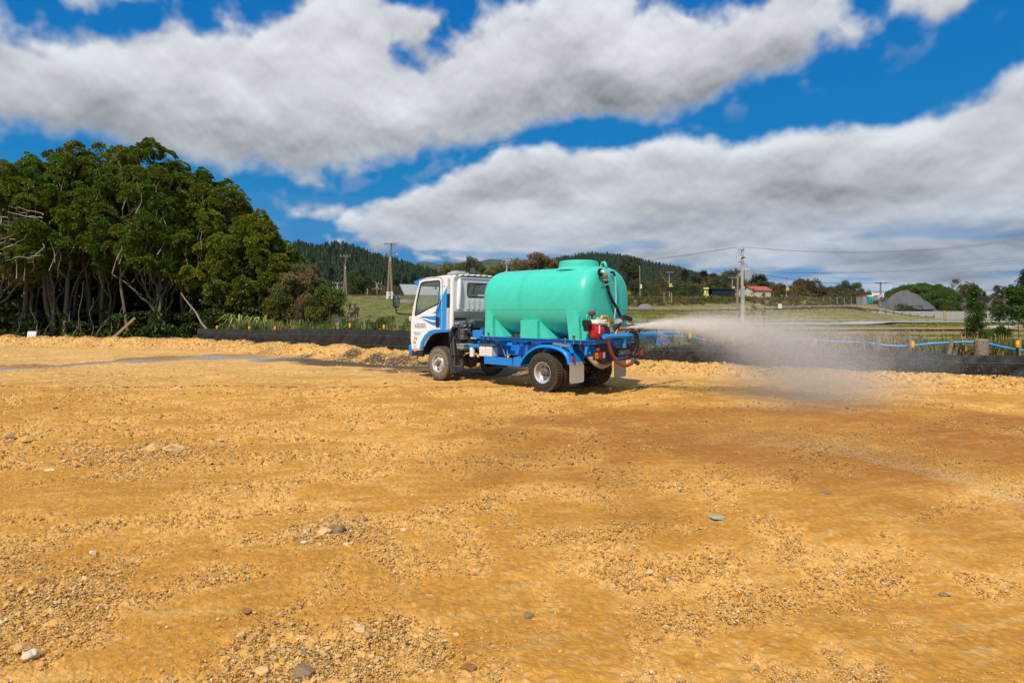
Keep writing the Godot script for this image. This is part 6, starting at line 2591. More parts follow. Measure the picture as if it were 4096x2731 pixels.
func build_truck() -> void:
	M.cab_white = mat(0.79, 0.82, 0.85, 0.28)
	M.cab_white.clearcoat_enabled = true
	M.cab_white.clearcoat = 0.5
	M.cab_white.clearcoat_roughness = 0.08
	M.blue = mat(0.002, 0.22, 0.70, 0.32)
	M.blue.clearcoat_enabled = true
	M.blue.clearcoat = 0.4
	M.sky_blue = mat(0.003, 0.29, 0.78, 0.3)
	M.deep_blue = mat(0.004, 0.03, 0.36, 0.35)
	M.teal = textured(0.012, [[0.2, 0.048, 0.57, 0.445], [0.6, 0.056, 0.585, 0.46], [0.85, 0.07, 0.60, 0.48]], 0.8, 0.36, 51)
	M.teal.heightmap_enabled = true
	M.teal.heightmap_texture = noise_tex(0.08, [[0.0, 0, 0, 0], [1.0, 1, 1, 1]], 512, 77, 3)
	M.teal.heightmap_scale = 0.06
	M.tyre = textured(0.02, [[0.3, 0.022, 0.020, 0.018], [0.75, 0.06, 0.048, 0.034]], 2.0, 0.85, 61)
	M.tread = textured(0.03, [[0.3, 0.05, 0.04, 0.028], [0.75, 0.16, 0.115, 0.065]], 2.0, 0.9, 62)
	M.dusty_tyre = textured(0.02, [[0.3, 0.13, 0.105, 0.075], [0.75, 0.22, 0.185, 0.135]], 2.0, 0.9, 63)
	M.dusty_tread = textured(0.03, [[0.3, 0.07, 0.058, 0.044], [0.75, 0.20, 0.155, 0.10]], 2.0, 0.9, 64)
	M.rim = mat(0.56, 0.57, 0.58, 0.35, 0.3)
	M.hub = textured(0.05, [[0.3, 0.07, 0.055, 0.04], [0.7, 0.22, 0.18, 0.14]], 4.0, 0.7, 65)
	M.plastic = mat(0.055, 0.066, 0.078, 0.6)
	M.frame_black = mat(0.016, 0.016, 0.017, 0.6)
	M.alloy = mat(0.36, 0.37, 0.37, 0.4, 0.5)
	M.hose_red = mat(0.27, 0.042, 0.04, 0.35)
	M.hose_pink = mat(0.48, 0.14, 0.12, 0.4)
	M.rubber_flap = mat(0.075, 0.088, 0.105, 0.65)
	M.pale_flap = mat(0.50, 0.49, 0.45, 0.5)
	M.cab_grey = mat(0.42, 0.43, 0.42, 0.5)
	M.brass = mat(0.28, 0.19, 0.07, 0.45, 0.5)
	M.print_blue = mat(0.03, 0.045, 0.16, 0.5)
	var origin := Vector3(1.319, 0.0, -13.747)
	var t := thing("water_truck", "white and blue water truck with a big teal tank, spraying from its rear", "truck", origin, 2.3839)

	# ================= cab
	var side := V([[4.47, 0.70], [4.53, 1.0], [4.52, 1.5], [4.45, 1.78], [4.20, 2.44], [4.12, 2.51], [3.95, 2.548], [3.3, 2.56], [2.99, 2.56], [2.985, 1.53], [2.985, 1.22], [3.12, 1.19], [3.35, 1.185], [3.58, 1.15], [3.75, 1.07], [3.9, 0.93], [4.0, 0.78], [4.03, 0.70]])
	var door := V([[4.13, 0.735], [4.44, 0.735], [4.485, 1.05], [4.475, 1.5], [4.42, 1.74], [4.29, 2.2], [4.2, 2.42], [4.13, 2.485], [4.03, 2.51], [3.6, 2.53], [3.37, 2.53], [3.31, 2.50], [3.295, 2.42], [3.295, 1.262], [3.57, 1.24], [3.76, 1.19], [3.95, 1.06], [4.07, 0.9]])
	var pane := V([[4.345, 1.575], [4.355, 1.63], [4.29, 1.98], [4.165, 2.34], [4.13, 2.40], [4.08, 2.43], [3.97, 2.45], [3.45, 2.462], [3.39, 2.45], [3.365, 2.40], [3.37, 2.1], [3.40, 1.89], [3.43, 1.87], [3.61, 1.82], [3.88, 1.735], [4.11, 1.65]])
	var open := grow(pane, 0.012)
	for sg in [-1.0, 1.0]:
		var s := shape()
		for piece in holed(side, open):
			flank(s, piece, -0.03, 0.03, sg)
		obj("cab_side", s, M.cab_white, t)
		s = shape()
		for piece in holed(grow(door, 0.012), open):
			flank(s, piece, 0.001, 0.003, sg)
		obj("door_gap_shade", s, M.matt_black, t)  # black outline sheet stands in for the shade in the door gap
		var d := Node3D.new()
		d.name = "door"
		t.add_child(d, true)
		s = shape()
		for piece in holed(door, open):
			flank(s, piece, 0.005, 0.007, sg)
		obj("door_skin", s, M.cab_white, d)
		s = shape()
		for piece in holed(grow(pane, 0.004), grow(pane, -0.026)):
			flank(s, piece, 0.0, 0.016, sg)
		obj("window_frame", s, M.matt_black, d)
		s = shape()
		flank(s, grow(pane, -0.02), 0.003, 0.0, sg)
		obj("window_pane", s, M.glass, d)
		s = shape()
		var pz: float = sg * 1.0
		box(s, Vector3(3.435, 1.435, pz - sg * 0.012), Vector3(0.125, 0.265, 0.05), Basis(Vector3(1, 0, 0), 0.0189 * sg), 0.022)
		obj("door_handle", s, M.matt_black, d)
		# blue band over the wheel arch
		s = shape()
		flank(s, V([[4.13, 0.72], [4.08, 0.91], [3.95, 1.08], [3.76, 1.2], [3.57, 1.245], [3.3, 1.255], [2.985, 1.265], [2.985, 1.205], [3.12, 1.195], [3.35, 1.178], [3.6, 1.14], [3.80, 1.06], [3.94, 0.93], [4.02, 0.72]]), 0.012, 0.014, sg)
		obj("wheel_arch_trim", s, M.blue, t)
		# dark arch lining
		s = shape()
		var arch := V([[4.02, 0.66], [3.96, 0.92], [3.82, 1.06], [3.6, 1.14], [3.35, 1.175], [3.05, 1.19], [2.99, 1.0], [2.98, 0.62]])
		for i in arch.size() - 1:
			var a: Vector2 = arch[i]
			var b: Vector2 = arch[i + 1]
			quad(s, Vector3(a.x, a.y, sg * 0.965), Vector3(b.x, b.y, sg * 0.965), Vector3(b.x, b.y, sg * 0.5), Vector3(a.x, a.y, sg * 0.5))
		solid(s, V([[4.02, 0.66], [3.96, 0.92], [3.82, 1.06], [3.6, 1.14], [3.35, 1.175], [3.05, 1.19], [2.99, 1.0], [2.98, 0.62]]), sg * 0.5, sg * 0.48)
		obj("wheel_arch_lining", s, M.frame_black, t)
		# strip of panels and the louvred vent behind the door
		s = shape()
		for q in [[1.28, 1.52], [1.535, 1.76], [2.15, 2.22], [2.235, 2.38], [2.395, 2.5]]:
			flank(s, rounded(2.995, q[0], 3.085, q[1], 0.008, 2), 0.0, 0.008, sg)
		obj("pillar_panel", s, M.cab_grey, t)
		s = shape()
		flank(s, rounded(2.995, 1.785, 3.10, 2.13, 0.012, 3), 0.0, 0.012, sg)
		var vent := obj("air_vent", s, M.matt_black, t)
		for k in 9:
			s = shape()
			flank(s, rounded(3.005, 1.80 + k * 0.036, 3.09, 1.815 + k * 0.036, 0.004, 2), 0.012, 0.01, sg)
			obj("louvre", s, M.black, vent)
		# swirls of blue over the door
		s = shape()
		flank(s, V([[3.105, 2.325], [3.17, 2.23], [3.27, 2.09], [3.285, 2.05], [3.285, 1.24], [3.27, 1.262], [3.11, 1.27], [3.11, 1.77], [3.105, 2.0]]), 0.001, 0.0035, sg)
		obj("pillar_flame", s, M.sky_blue, t)
		s = shape()
		flank(s, V([[3.305, 2.03], [3.34, 1.97], [3.38, 1.9], [3.45, 1.8], [3.5, 1.69], [3.52, 1.585], [3.51, 1.56], [3.38, 1.55], [3.38, 1.31], [3.31, 1.262], [3.305, 1.262]]), 0.0125, 0.0015, sg)
		obj("door_flame", s, M.blue, d)
		s = shape()
		flank(s, V([[3.45, 2.18], [3.47, 2.15], [3.44, 2.12], [3.41, 2.11], [3.38, 2.05], [3.37, 1.96], [3.36, 1.94], [3.33, 2.07], [3.35, 2.14], [3.375, 2.19], [3.39, 2.16], [3.41, 2.18]]), 0.0185, 0.0015, sg)
		obj("curl", s, M.blue, d)
		var tails := [
			V([[4.22, 1.5], [4.15, 1.53], [4.05, 1.56], [3.96, 1.572], [3.78, 1.57], [3.63, 1.572], [3.53, 1.59], [3.40, 1.66], [3.32, 1.76], [3.305, 1.6], [3.36, 1.52], [3.52, 1.487], [3.6, 1.476], [3.72, 1.49], [3.84, 1.512], [3.96, 1.535], [4.05, 1.537], [4.13, 1.525]]),
			V([[4.09, 1.505], [3.96, 1.495], [3.81, 1.46], [3.66, 1.432], [3.51, 1.428], [3.40, 1.46], [3.34, 1.5], [3.34, 1.40], [3.40, 1.365], [3.51, 1.352], [3.6, 1.348], [3.69, 1.37], [3.84, 1.425], [3.99, 1.478]]),
			V([[3.69, 1.645], [3.6, 1.655], [3.53, 1.685], [3.45, 1.76], [3.38, 1.86], [3.335, 1.94], [3.36, 1.82], [3.43, 1.71], [3.51, 1.655], [3.57, 1.642]]),
		]
		for q in tails.size():
			s = shape()
			flank(s, tails[q], 0.0142, 0.0015, sg)
			obj("swirl", s, M.deep_blue, d)
			s = shape()
			var inner := Geometry2D.offset_polygon(PackedVector2Array(tails[q]), -0.011)
			for p in inner:
				flank(s, Array(p), 0.016, 0.0015, sg)
			obj("swirl_fill", s, M.sky_blue, d)
		for q in 5:
			s = shape()
			var base := 3.31 + q * 0.032
			var ln := curve([Vector2(base + 0.17, 1.60 + q * 0.03), Vector2(base + 0.09, 1.72 + q * 0.03), Vector2(base + 0.03, 1.86 + q * 0.025), Vector2(3.32 + q * 0.004, 2.02 - q * 0.03)], 5)
			var poly := []
			for p in ln.size():
				poly.append(ln[p] + Vector2(0.008, 0) * sin(PI * p / (ln.size() - 1.0)))
			for p in range(ln.size() - 1, -1, -1):
				poly.append(ln[p] - Vector2(0.004, 0.001))
			flank(s, poly, 0.018 + 0.0004 * q, 0.0012, sg)
			obj("swirl_line", s, M.deep_blue if q % 2 == 0 else M.sky_blue, d)
		if sg < 0:
			var lt := func(x: float, y: float, off := 0.013): return Vector3(x, y, -(0.975 - 0.0189 * (y - 0.7) + off))
			letters("BULK WATER", 0.046, lt.call(4.10, 1.366), LEFT_SIDE, M.print_blue, d)
			letters("TRANSPORT", 0.046, lt.call(4.145, 1.288), LEFT_SIDE, M.print_blue, d)
			letters("LTD", 0.046, lt.call(3.935, 1.288), LEFT_SIDE, mat(0.3, 0.31, 0.36, 0.5), d)
			letters("0508 GET H2O", 0.033, lt.call(4.24, 1.145), LEFT_SIDE, M.print_blue, d)
			letters("0508 438 426", 0.024, lt.call(4.25, 1.100), LEFT_SIDE, M.print_blue, d)
			s = shape()
			flank(s, V([[4.305, 1.324], [3.89, 1.324], [3.89, 1.332], [4.305, 1.332]]), 0.013, 0.0015)
			obj("red_rule", s, mat(0.5, 0.06, 0.06, 0.5), d)
			s = shape()
			var moon := []
			for k in 11:
				var a := -PI / 2 + PI * k / 10
				moon.append(Vector2(4.375 - cos(a) * 0.062, 1.325 + sin(a) * 0.066))
			for k in 11:
				var a := PI / 2 - PI * k / 10
				moon.append(Vector2(4.378 - cos(a) * 0.034, 1.325 + sin(a) * 0.064))
			flank(s, moon, 0.013, 0.0015)
			obj("crescent_logo", s, M.sky_blue, d)
			for q in [[4.34, 1.005, 4.40, 1.035], [4.275, 1.0, 4.325, 1.03], [4.34, 0.965, 4.40, 0.99], [4.275, 0.96, 4.325, 0.99]]:
				s = shape()
				flank(s, rounded(q[0] - 0.02, q[1], q[2] - 0.03, q[3], 0.004, 2), 0.013, 0.0015)
				obj("sticker", s, M.print_blue if q[0] > 4.3 else M.plastic, d)
			for q in 7:
				s = shape()
				var c := Vector2(4.31 + jitter(0.04), 0.79 + jitter(0.03))
				var e := Vector2(jitter(0.05), rng.randf_range(0.0, 0.05))
				flank(s, [c, c + Vector2(0.012, 0.006), c + e, c + Vector2(-0.01, 0.012)], 0.013 + 0.0004 * q, 0.001)
				obj("splash_print", s, M.sky_blue if q % 2 else M.blue, d)
				s = shape()
				c = Vector2(3.215 + jitter(0.022), 2.36 + jitter(0.08))
				e = Vector2(jitter(0.02), 0.04)
				flank(s, [c, c + Vector2(0.01, 0.006), c + e, c + Vector2(-0.009, 0.01)], 0.001 + 0.0004 * q, 0.001)
				obj("splash_print", s, M.sky_blue if q % 2 else M.blue, t)
	# roof with pressed ribs
	var s := shape()
	var grid := []
	for i in 15:
		var u: float = [4.2, 4.17, 4.12, 4.04, 3.95, 3.8, 3.6, 3.5, 3.4, 3.3, 3.2, 3.1, 3.02, 2.96, 2.925][i]
		var row := []
		for k in 61:
			var w := lerpf(-0.94, 0.94, k / 60.0)
			var e := absf(w) / 0.94
			var y: float = along([Vector2(2.925, 2.535), Vector2(2.96, 2.555), Vector2(3.3, 2.562), Vector2(3.95, 2.55), Vector2(4.04, 2.53), Vector2(4.12, 2.51), Vector2(4.17, 2.475), Vector2(4.2, 2.44)], u)
			y += 0.055 * (1.0 - pow(e, 3.0))
			if u < 3.58 and e < 0.93:
				y += 0.016 * smoothstep(0.25, 0.8, 0.5 + 0.5 * cos(w / 0.94 * PI * 9.0)) * smoothstep(3.58, 3.45, u)
			row.append(Vector3(u, y, w * (1.0 if u > 2.97 else 0.975)))
		grid.append(row)
	s.set_smooth_group(1)
	for i in grid.size() - 1:
		for k in 60:
			quad(s, grid[i][k], grid[i][k + 1], grid[i + 1][k + 1], grid[i + 1][k])
	obj("cab_roof", s, M.cab_white, t)
	# rounded rear corners
	for sg in [-1.0, 1.0]:
		s = shape()
		var rings := []
		for y in [1.28, 1.53, 2.0, 2.4, 2.5, 2.545]:
			var ring := []
			for k in 7:
				var a := PI / 2 * k / 6
				var r := 0.06 if y < 2.45 else 0.075
				var w0: float = 0.975 - 0.0189 * (y - 0.7)
				var p := Vector3(2.985 - sin(a) * r, y, sg * (w0 - r + cos(a) * r))
				ring.append(p)
			rings.append(ring)
		if sg > 0:
			for q in rings:
				q.reverse()
		s.set_smooth_group(1)
		for i in rings.size() - 1:
			for k in 6:
				quad(s, rings[i][k], rings[i][k + 1], rings[i + 1][k + 1], rings[i + 1][k])
		obj("cab_corner", s, M.cab_white, t)
	# rear wall with its window and three pressed ribs a side
	var wall := V([[-0.90, 1.70], [0.90, 1.70], [0.885, 2.54], [-0.885, 2.54]])
	var rw := rounded(-0.45, 2.045, 0.45, 2.41, 0.07, 5)
	s = shape()
	for piece in holed(wall, rw):
		prism(s, piece, 0.02, Transform3D(REAR_SIDE, Vector3(2.945, 0, 0)))
	# belly that slopes in below
	var prof := [Vector2(2.925, 1.74), Vector2(2.935, 1.70), Vector2(3.0, 1.62), Vector2(3.10, 1.535), Vector2(3.12, 1.50)]
	s.set_smooth_group(1)
	for i in prof.size() - 1:
		quad(s, Vector3(prof[i + 1].x, prof[i + 1].y, -0.9), Vector3(prof[i + 1].x, prof[i + 1].y, 0.9), Vector3(prof[i].x, prof[i].y, 0.9), Vector3(prof[i].x, prof[i].y, -0.9))
	s.set_smooth_group(-1)
	quad(s, Vector3(3.12, 1.50, -0.93), Vector3(3.12, 1.50, 0.93), Vector3(3.12, 1.30, 0.93), Vector3(3.12, 1.30, -0.93))
	obj("cab_rear", s, M.cab_white, t)
	for k in 6:
		var w0 := -0.47 + k * 0.175
		s = shape()
		prism(s, rounded(w0, 1.74, w0 + 0.085, 1.985, 0.03, 4), 0.012, Transform3D(REAR_SIDE, Vector3(2.925, 0, 0)))
		obj("pressed_rib", s, M.cab_white, t)
		s = shape()
		prism(s, rounded(w0 - 0.012, 1.735, w0 - 0.003, 1.98, 0.003, 2), 0.004, Transform3D(REAR_SIDE, Vector3(2.925, 0, 0)))
		obj("rib_shade_line", s, M.cab_grey, t)
	# upright swellings beside the window
	s = shape()
	for sg in [-1.0, 1.0]:
		tube(s, curve([Vector3(2.93, 1.76, sg * 0.74), Vector3(2.905, 2.0, sg * 0.74), Vector3(2.905, 2.3, sg * 0.72), Vector3(2.93, 2.5, sg * 0.70)], 5), 0.05, 10, true)
	obj("cab_rear_moulding", s, M.cab_white, t)
	s = shape()
	for piece in holed(grow(rw, 0.004), grow(rw, -0.026)):
		prism(s, piece, 0.014, Transform3D(REAR_SIDE, Vector3(2.934, 0, 0)))
	var rwin := obj("rear_window", s, M.matt_black, t)
	s = shape()
	prism(s, grow(rw, -0.02), 0.0, Transform3D(REAR_SIDE, Vector3(2.93, 0, 0)))
	obj("window_pane", s, M.glass, rwin)
	s = shape()
	box(s, Vector3(2.923, 2.10, -0.27), Vector3(0.004, 0.04, 0.05))
	obj("green_sticker", s, mat(0.03, 0.42, 0.3, 0.5), rwin)
	s = shape()
	prism(s, rounded(-0.08, 2.075, 0.16, 2.125, 0.02, 3), 0.003, Transform3D(REAR_SIDE, Vector3(2.926, 0, 0)))
	obj("white_sticker", s, M.white_paint, rwin)
	# gutter line under the roof edge
	s = shape()
	tube(s, [Vector3(2.918, 2.515, -0.90), Vector3(2.918, 2.515, 0.90)], 0.009, 6)
	obj("gutter", s, M.cab_grey, t)
	# roof hatch
	s = shape()
	box(s, Vector3(3.15, 2.635, -0.55), Vector3(0.34, 0.05, 0.46), Basis.IDENTITY, 0.02)
	box(s, Vector3(3.15, 2.675, -0.55), Vector3(0.26, 0.05, 0.3), Basis.IDENTITY, 0.015)
	obj("roof_vent", s, M.cab_grey, t)
	# front: windscreen, lower panel, visor, bumper, grille, lamps
	s = shape()
	var fp := [Vector2(4.47, 0.70), Vector2(4.55, 1.0), Vector2(4.545, 1.5), Vector2(4.47, 1.76)]
	for i in fp.size() - 1:
		quad(s, Vector3(fp[i].x, fp[i].y, 0.95), Vector3(fp[i].x, fp[i].y, -0.95), Vector3(fp[i + 1].x, fp[i + 1].y, -0.95), Vector3(fp[i + 1].x, fp[i + 1].y, 0.95))
	for sg in [-1.0, 1.0]:
		tube(s, [Vector3(4.45, 1.74, sg * 0.925), Vector3(4.2, 2.44, sg * 0.905)], 0.04, 8)
	tube(s, [Vector3(4.2, 2.455, -0.93), Vector3(4.2, 2.455, 0.93)], 0.045, 8)
	obj("cab_front", s, M.cab_white, t)
	s = shape()
	quad(s, Vector3(4.47, 1.76, 0.9), Vector3(4.47, 1.76, -0.9), Vector3(4.215, 2.43, -0.89), Vector3(4.215, 2.43, 0.89))
	obj("windscreen", s, M.glass, t)
	s = shape()
	box(s, Vector3(4.57, 1.22, 0), Vector3(0.04, 0.24, 1.2), Basis.IDENTITY, 0.015)
	obj("grille", s, M.matt_black, t)
	for sg in [-1.0, 1.0]:
		s = shape()
		box(s, Vector3(4.56, 0.97, sg * 0.72), Vector3(0.05, 0.2, 0.34), Basis.IDENTITY, 0.02)
		obj("headlight", s, M.rim, t)
		s = shape()
		box(s, Vector3(4.60, 1.5, sg * 0.86), Vector3(0.12, 0.13, 0.16), Basis.IDENTITY, 0.025)
		obj("mirror_bracket", s, M.cab_white, t)
	s = shape()
	var visor := V([[4.14, 2.545], [4.28, 2.505], [4.46, 2.465], [4.455, 2.445], [4.36, 2.40], [4.31, 2.345], [4.27, 2.35], [4.24, 2.44]])
	solid(s, visor, -0.93, 0.93)
	obj("sun_visor", s, M.blue, t)
	s = shape()
	box(s, Vector3(4.54, 0.69, 0), Vector3(0.16, 0.30, 2.0), Basis.IDENTITY, 0.05)
	obj("bumper", s, M.blue, t)
	s = shape()
	for sg in [-1.0, 1.0]:
		box(s, Vector3(4.26, 0.62, sg * 0.93), Vector3(0.44, 0.16, 0.1), Basis.IDENTITY, 0.02)
		tube(s, curve([Vector3(4.3, 0.56, sg * 0.93), Vector3(4.28, 0.42, sg * 0.95), Vector3(4.1, 0.38, sg * 0.95), Vector3(3.92, 0.40, sg * 0.93)], 4), 0.014, 6)
	obj("step_well", s, M.frame_black, t)
	for sg in [-1.0, 1.0]:
		s = shape()
		flank(s, rounded(4.26, 0.655, 4.37, 0.695, 0.01, 3), 0.01, 0.02, sg)
		obj("side_marker", s, M.orange, t)
		s = shape()
		flank(s, rounded(4.30, 0.875, 4.38, 0.935, 0.015, 3), 0.012, 0.02, sg)
		obj("indicator", s, mat(0.6, 0.3, 0.16, 0.25), t)
		# mirror on its arm
		s = shape()
		box(s, Vector3(4.70, 1.97, sg * 1.31), Vector3(0.10, 0.36, 0.21), Basis.IDENTITY, 0.045)
		var mir := obj("mirror", s, M.black, t)
		s = shape()
		prism(s, rounded(-0.08, -0.145, 0.08, 0.145, 0.04, 4), 0.003, Transform3D(REAR_SIDE, Vector3(4.651, 1.97, sg * 1.31)))
		obj("mirror_glass", s, mat(0.7, 0.72, 0.74, 0.03, 1.0), mir)
		s = shape()
		tube(s, curve([Vector3(4.5, 1.62, sg * 0.96), Vector3(4.6, 1.625, sg * 1.1), Vector3(4.69, 1.64, sg * 1.26), Vector3(4.705, 1.70, sg * 1.31), Vector3(4.705, 1.86, sg * 1.31)], 5), 0.016, 8)
		tube(s, [Vector3(4.7, 1.72, sg * 1.31), Vector3(4.68, 1.75, sg * 1.24)], 0.01, 6)
		obj("mirror_arm", s, M.black, mir)
	# inside: floor, dash, seats, wheel
	s = shape()
	box(s, Vector3(3.75, 1.22, 0), Vector3(1.4, 0.06, 1.8))
	box(s, Vector3(4.30, 1.50, 0), Vector3(0.26, 0.30, 1.76), Basis.IDENTITY, 0.06)
	obj("dashboard", s, M.plastic, t)
	for w in [-0.5, 0.5]:
		s = shape()
		box(s, Vector3(3.45, 1.42, w), Vector3(0.5, 0.2, 0.5), Basis.IDENTITY, 0.06)
		box(s, Vector3(3.15, 1.72, w), Vector3(0.14, 0.55, 0.48), Basis(Vector3(0, 0, 1), 0.12), 0.05)
		box(s, Vector3(3.1, 2.07, w), Vector3(0.09, 0.16, 0.24), Basis.IDENTITY, 0.04)
		obj("seat", s, M.plastic, t)
	s = shape()
	var ring := []
	for k in 25:
		var a := TAU * k / 24
		ring.append(Vector3(3.98, 1.72, 0.42) + Basis(Vector3(0, 0, 1), 0.9) * Vector3(0, cos(a) * 0.22, sin(a) * 0.22))
	tube(s, ring, 0.018, 8, false)
	tube(s, [Vector3(3.98, 1.72, 0.42), Vector3(4.25, 1.5, 0.42)], 0.025, 8)
	obj("steering_wheel", s, M.matt_black, t)

	# ================= chassis
	s = shape()
	for sg in [-1.0, 1.0]:
		box(s, Vector3(1.45, 0.86, sg * 0.42), Vector3(5.4, 0.22, 0.06), Basis.IDENTITY, 0.01)
	for u in [-1.1, -0.4, 0.4, 1.3, 2.2, 3.2]:
		box(s, Vector3(u, 0.86, 0), Vector3(0.08, 0.16, 0.8))
	obj("chassis_frame", s, M.blue, t)
	s = shape()
	for u in [-1.0, -0.3, 0.35, 1.0, 1.55]:
		box(s, Vector3(u, 1.01, 0), Vector3(0.16 if u != 0.35 else 0.3, 0.075, 1.56), Basis.IDENTITY, 0.006)
	obj("cross_bearer", s, M.blue, t)
	for sg in [-1.0, 1.0]:
		s = shape()
		solid(s, V([[2.05, 1.117], [1.96, 1.05], [-1.27, 1.05], [-1.27, 1.057], [1.955, 1.057], [2.03, 1.112], [-1.27, 1.112], [-1.27, 1.119], [2.05, 1.119]]), sg * 0.90, sg * 0.80)
		solid(s, V([[2.03, 1.112], [1.955, 1.057], [-1.26, 1.057], [-1.26, 1.112]]), sg * 0.815, sg * 0.80)
		obj("tank_rail", s, M.blue, t)
	s = shape()
	for y in [0.955, 0.925]:
		for sg in [-1.0, 1.0]:
			tube(s, [Vector3(2.2, y + 0.035, sg * 0.475), Vector3(-1.15, y + 0.035, sg * 0.475)], 0.008, 6)
	obj("brake_line", s, M.frame_black, t)
	s = shape()
	for k in 26:
		for r in 2:
			lathe(s, [Vector2(0.011, 0), Vector2(0.009, 0.01), Vector2(0.001, 0.012)], Transform3D(Basis(Vector3(1, 0, 0), Vector3(0, 0, -1), Vector3(0, 1, 0)), Vector3(1.85 - k * 0.055, 0.80 + 0.11 * r, -0.451)), 6)
	obj("rivets", s, M.frame_black, t)
	# engine, gearbox and axles
	s = shape()
	box(s, Vector3(3.1, 1.0, 0), Vector3(0.9, 0.6, 0.66), Basis.IDENTITY, 0.05)
	box(s, Vector3(2.4, 0.78, 0), Vector3(0.7, 0.36, 0.4), Basis.IDENTITY, 0.08)
	tube(s, [Vector3(2.1, 0.74, 0), Vector3(0.2, 0.45, 0)], 0.05, 10)
	for u in [0.0, 3.4]:
		tube(s, [Vector3(u, 0.41, -0.8), Vector3(u, 0.41, 0.8)], 0.075, 12)
		lathe(s, [Vector2(0.001, -0.2), Vector2(0.16, -0.14), Vector2(0.2, 0), Vector2(0.16, 0.14), Vector2(0.001, 0.2)], Transform3D(Basis.IDENTITY, Vector3(u, 0.42, 0.1)), 14, true)
	for sg in [-1.0, 1.0]:
		for u in [0.0, 3.4]:
			for q in 4:
				var wq: float = sg * 0.55
				tube(s, curve([Vector3(u - 0.6 + 0.1 * q, 0.72, wq), Vector3(u, 0.55 - 0.015 * q, wq), Vector3(u + 0.6 - 0.1 * q, 0.72, wq)], 4), 0.022, 4)
	obj("driveline", s, M.hub, t)
	s = shape()
	tube(s, [Vector3(1.2, 0.5, 0.2), Vector3(2.0, 0.52, 0.2)], 0.14, 14)
	obj("exhaust_silencer", s, M.rust, t)
	# behind the cab: intake cover, engine bits, blue box
	s = shape()
	box(s, Vector3(2.72, 1.38, -0.20), Vector3(0.30, 0.22, 0.72), Basis.IDENTITY, 0.03)
	box(s, Vector3(2.58, 1.20, -0.1), Vector3(0.22, 0.20, 0.5), Basis.IDENTITY, 0.03)
	obj("intake_cover", s, M.plastic, t)
	s = shape()
	box(s, Vector3(2.70, 1.22, -0.78), Vector3(0.20, 0.12, 0.20), Basis.IDENTITY, 0.015)
	box(s, Vector3(2.70, 1.10, -0.78), Vector3(0.17, 0.18, 0.18), Basis.IDENTITY, 0.015)
	obj("brake_reservoir", s, mat(0.10, 0.105, 0.11, 0.6), t)
	s = shape()
	for k in 16:
		var a := Vector3(2.86 - rng.randf() * 0.3, rng.randf_range(1.22, 1.45), rng.randf_range(-0.95, -0.62))
		box(s, a, Vector3(rng.randf_range(0.04, 0.12), rng.randf_range(0.02, 0.05), rng.randf_range(0.04, 0.12)), Basis.from_euler(Vector3(jitter(0.4), jitter(0.6), jitter(0.4))), 0.008)
	tube(s, [Vector3(2.8, 1.42, -0.95), Vector3(2.8, 1.43, -0.62)], 0.022, 8)
	tube(s, [Vector3(2.82, 1.35, -0.88), Vector3(2.74, 1.22, -0.78)], 0.018, 6)
	obj("engine_fittings", s, M.alloy, t)
	s = shape()
	for k in 18:
		var a := Vector3(2.85 - rng.randf() * 0.25, rng.randf_range(0.9, 1.4), rng.randf_range(-0.95, -0.5))
		var b := a + Vector3(jitter(0.3), rng.randf_range(-0.35, 0.1), jitter(0.3))
		tube(s, curve([a, a.lerp(b, 0.5) + Vector3(jitter(0.06), jitter(0.06), jitter(0.06)), b], 4), rng.randf_range(0.007, 0.02), 6)
	tube(s, [Vector3(2.9, 1.33, -0.95), Vector3(2.95, 0.98, -1.0)], 0.022, 8)
	box(s, Vector3(2.75, 0.95, -0.55), Vector3(0.4, 0.5, 0.3), Basis.IDENTITY, 0.04)
	obj("hoses_and_cables", s, M.frame_black, t)
	s = shape()
	box(s, Vector3(2.22, 1.15, -0.42), Vector3(0.34, 0.2, 0.7), Basis.IDENTITY, 0.008)
	obj("blue_locker", s, M.blue, t)
	s = shape()
	box(s, Vector3(2.36, 1.055, -0.74), Vector3(0.2, 0.035, 0.06), Basis.IDENTITY, 0.01)
	obj("locker_bracket", s, M.white_paint, t)
	# inner fender, flap and step behind the front wheel
	for sg in [-1.0, 1.0]:
		s = shape()
		box(s, Vector3(2.96, 0.92, sg * 0.78), Vector3(0.03, 0.60, 0.40), Basis(Vector3(0, 0, 1), -0.14), 0.01)
		box(s, Vector3(2.92, 0.86, sg * 0.90), Vector3(0.06, 0.5, 0.06), Basis(Vector3(0, 0, 1), -0.14), 0.02)
		obj("inner_fender", s, M.plastic, t)
		s = shape()
		box(s, Vector3(2.94, 0.42, sg * 0.77), Vector3(0.012, 0.44, 0.46), Basis(Vector3(0, 0, 1), -0.05), 0.004)
		obj("mud_flap", s, M.rubber_flap, t)
		s = shape()
		tube(s, [Vector3(2.90, 0.64, sg * 0.90), Vector3(2.90, 0.36, sg * 0.90), Vector3(2.88, 0.355, sg * 0.88), Vector3(2.88, 0.36, sg * 0.66), Vector3(2.90, 0.52, sg * 0.65)], 0.012, 6)
		obj("step_rung", s, M.hub, t)
	s = shape()
	box(s, Vector3(2.62, 0.90, -0.80), Vector3(0.26, 0.05, 0.36), Basis.IDENTITY, 0.015)
	obj("grey_tray_lid", s, mat(0.24, 0.25, 0.26, 0.5), t)
	s = shape()
	box(s, Vector3(2.62, 0.835, -0.80), Vector3(0.24, 0.08, 0.34), Basis.IDENTITY, 0.015)
	box(s, Vector3(2.62, 0.79, -0.84), Vector3(0.10, 0.06, 0.2), Basis.IDENTITY, 0.015)
	obj("grey_tray", s, M.alloy, t)
	s = shape()
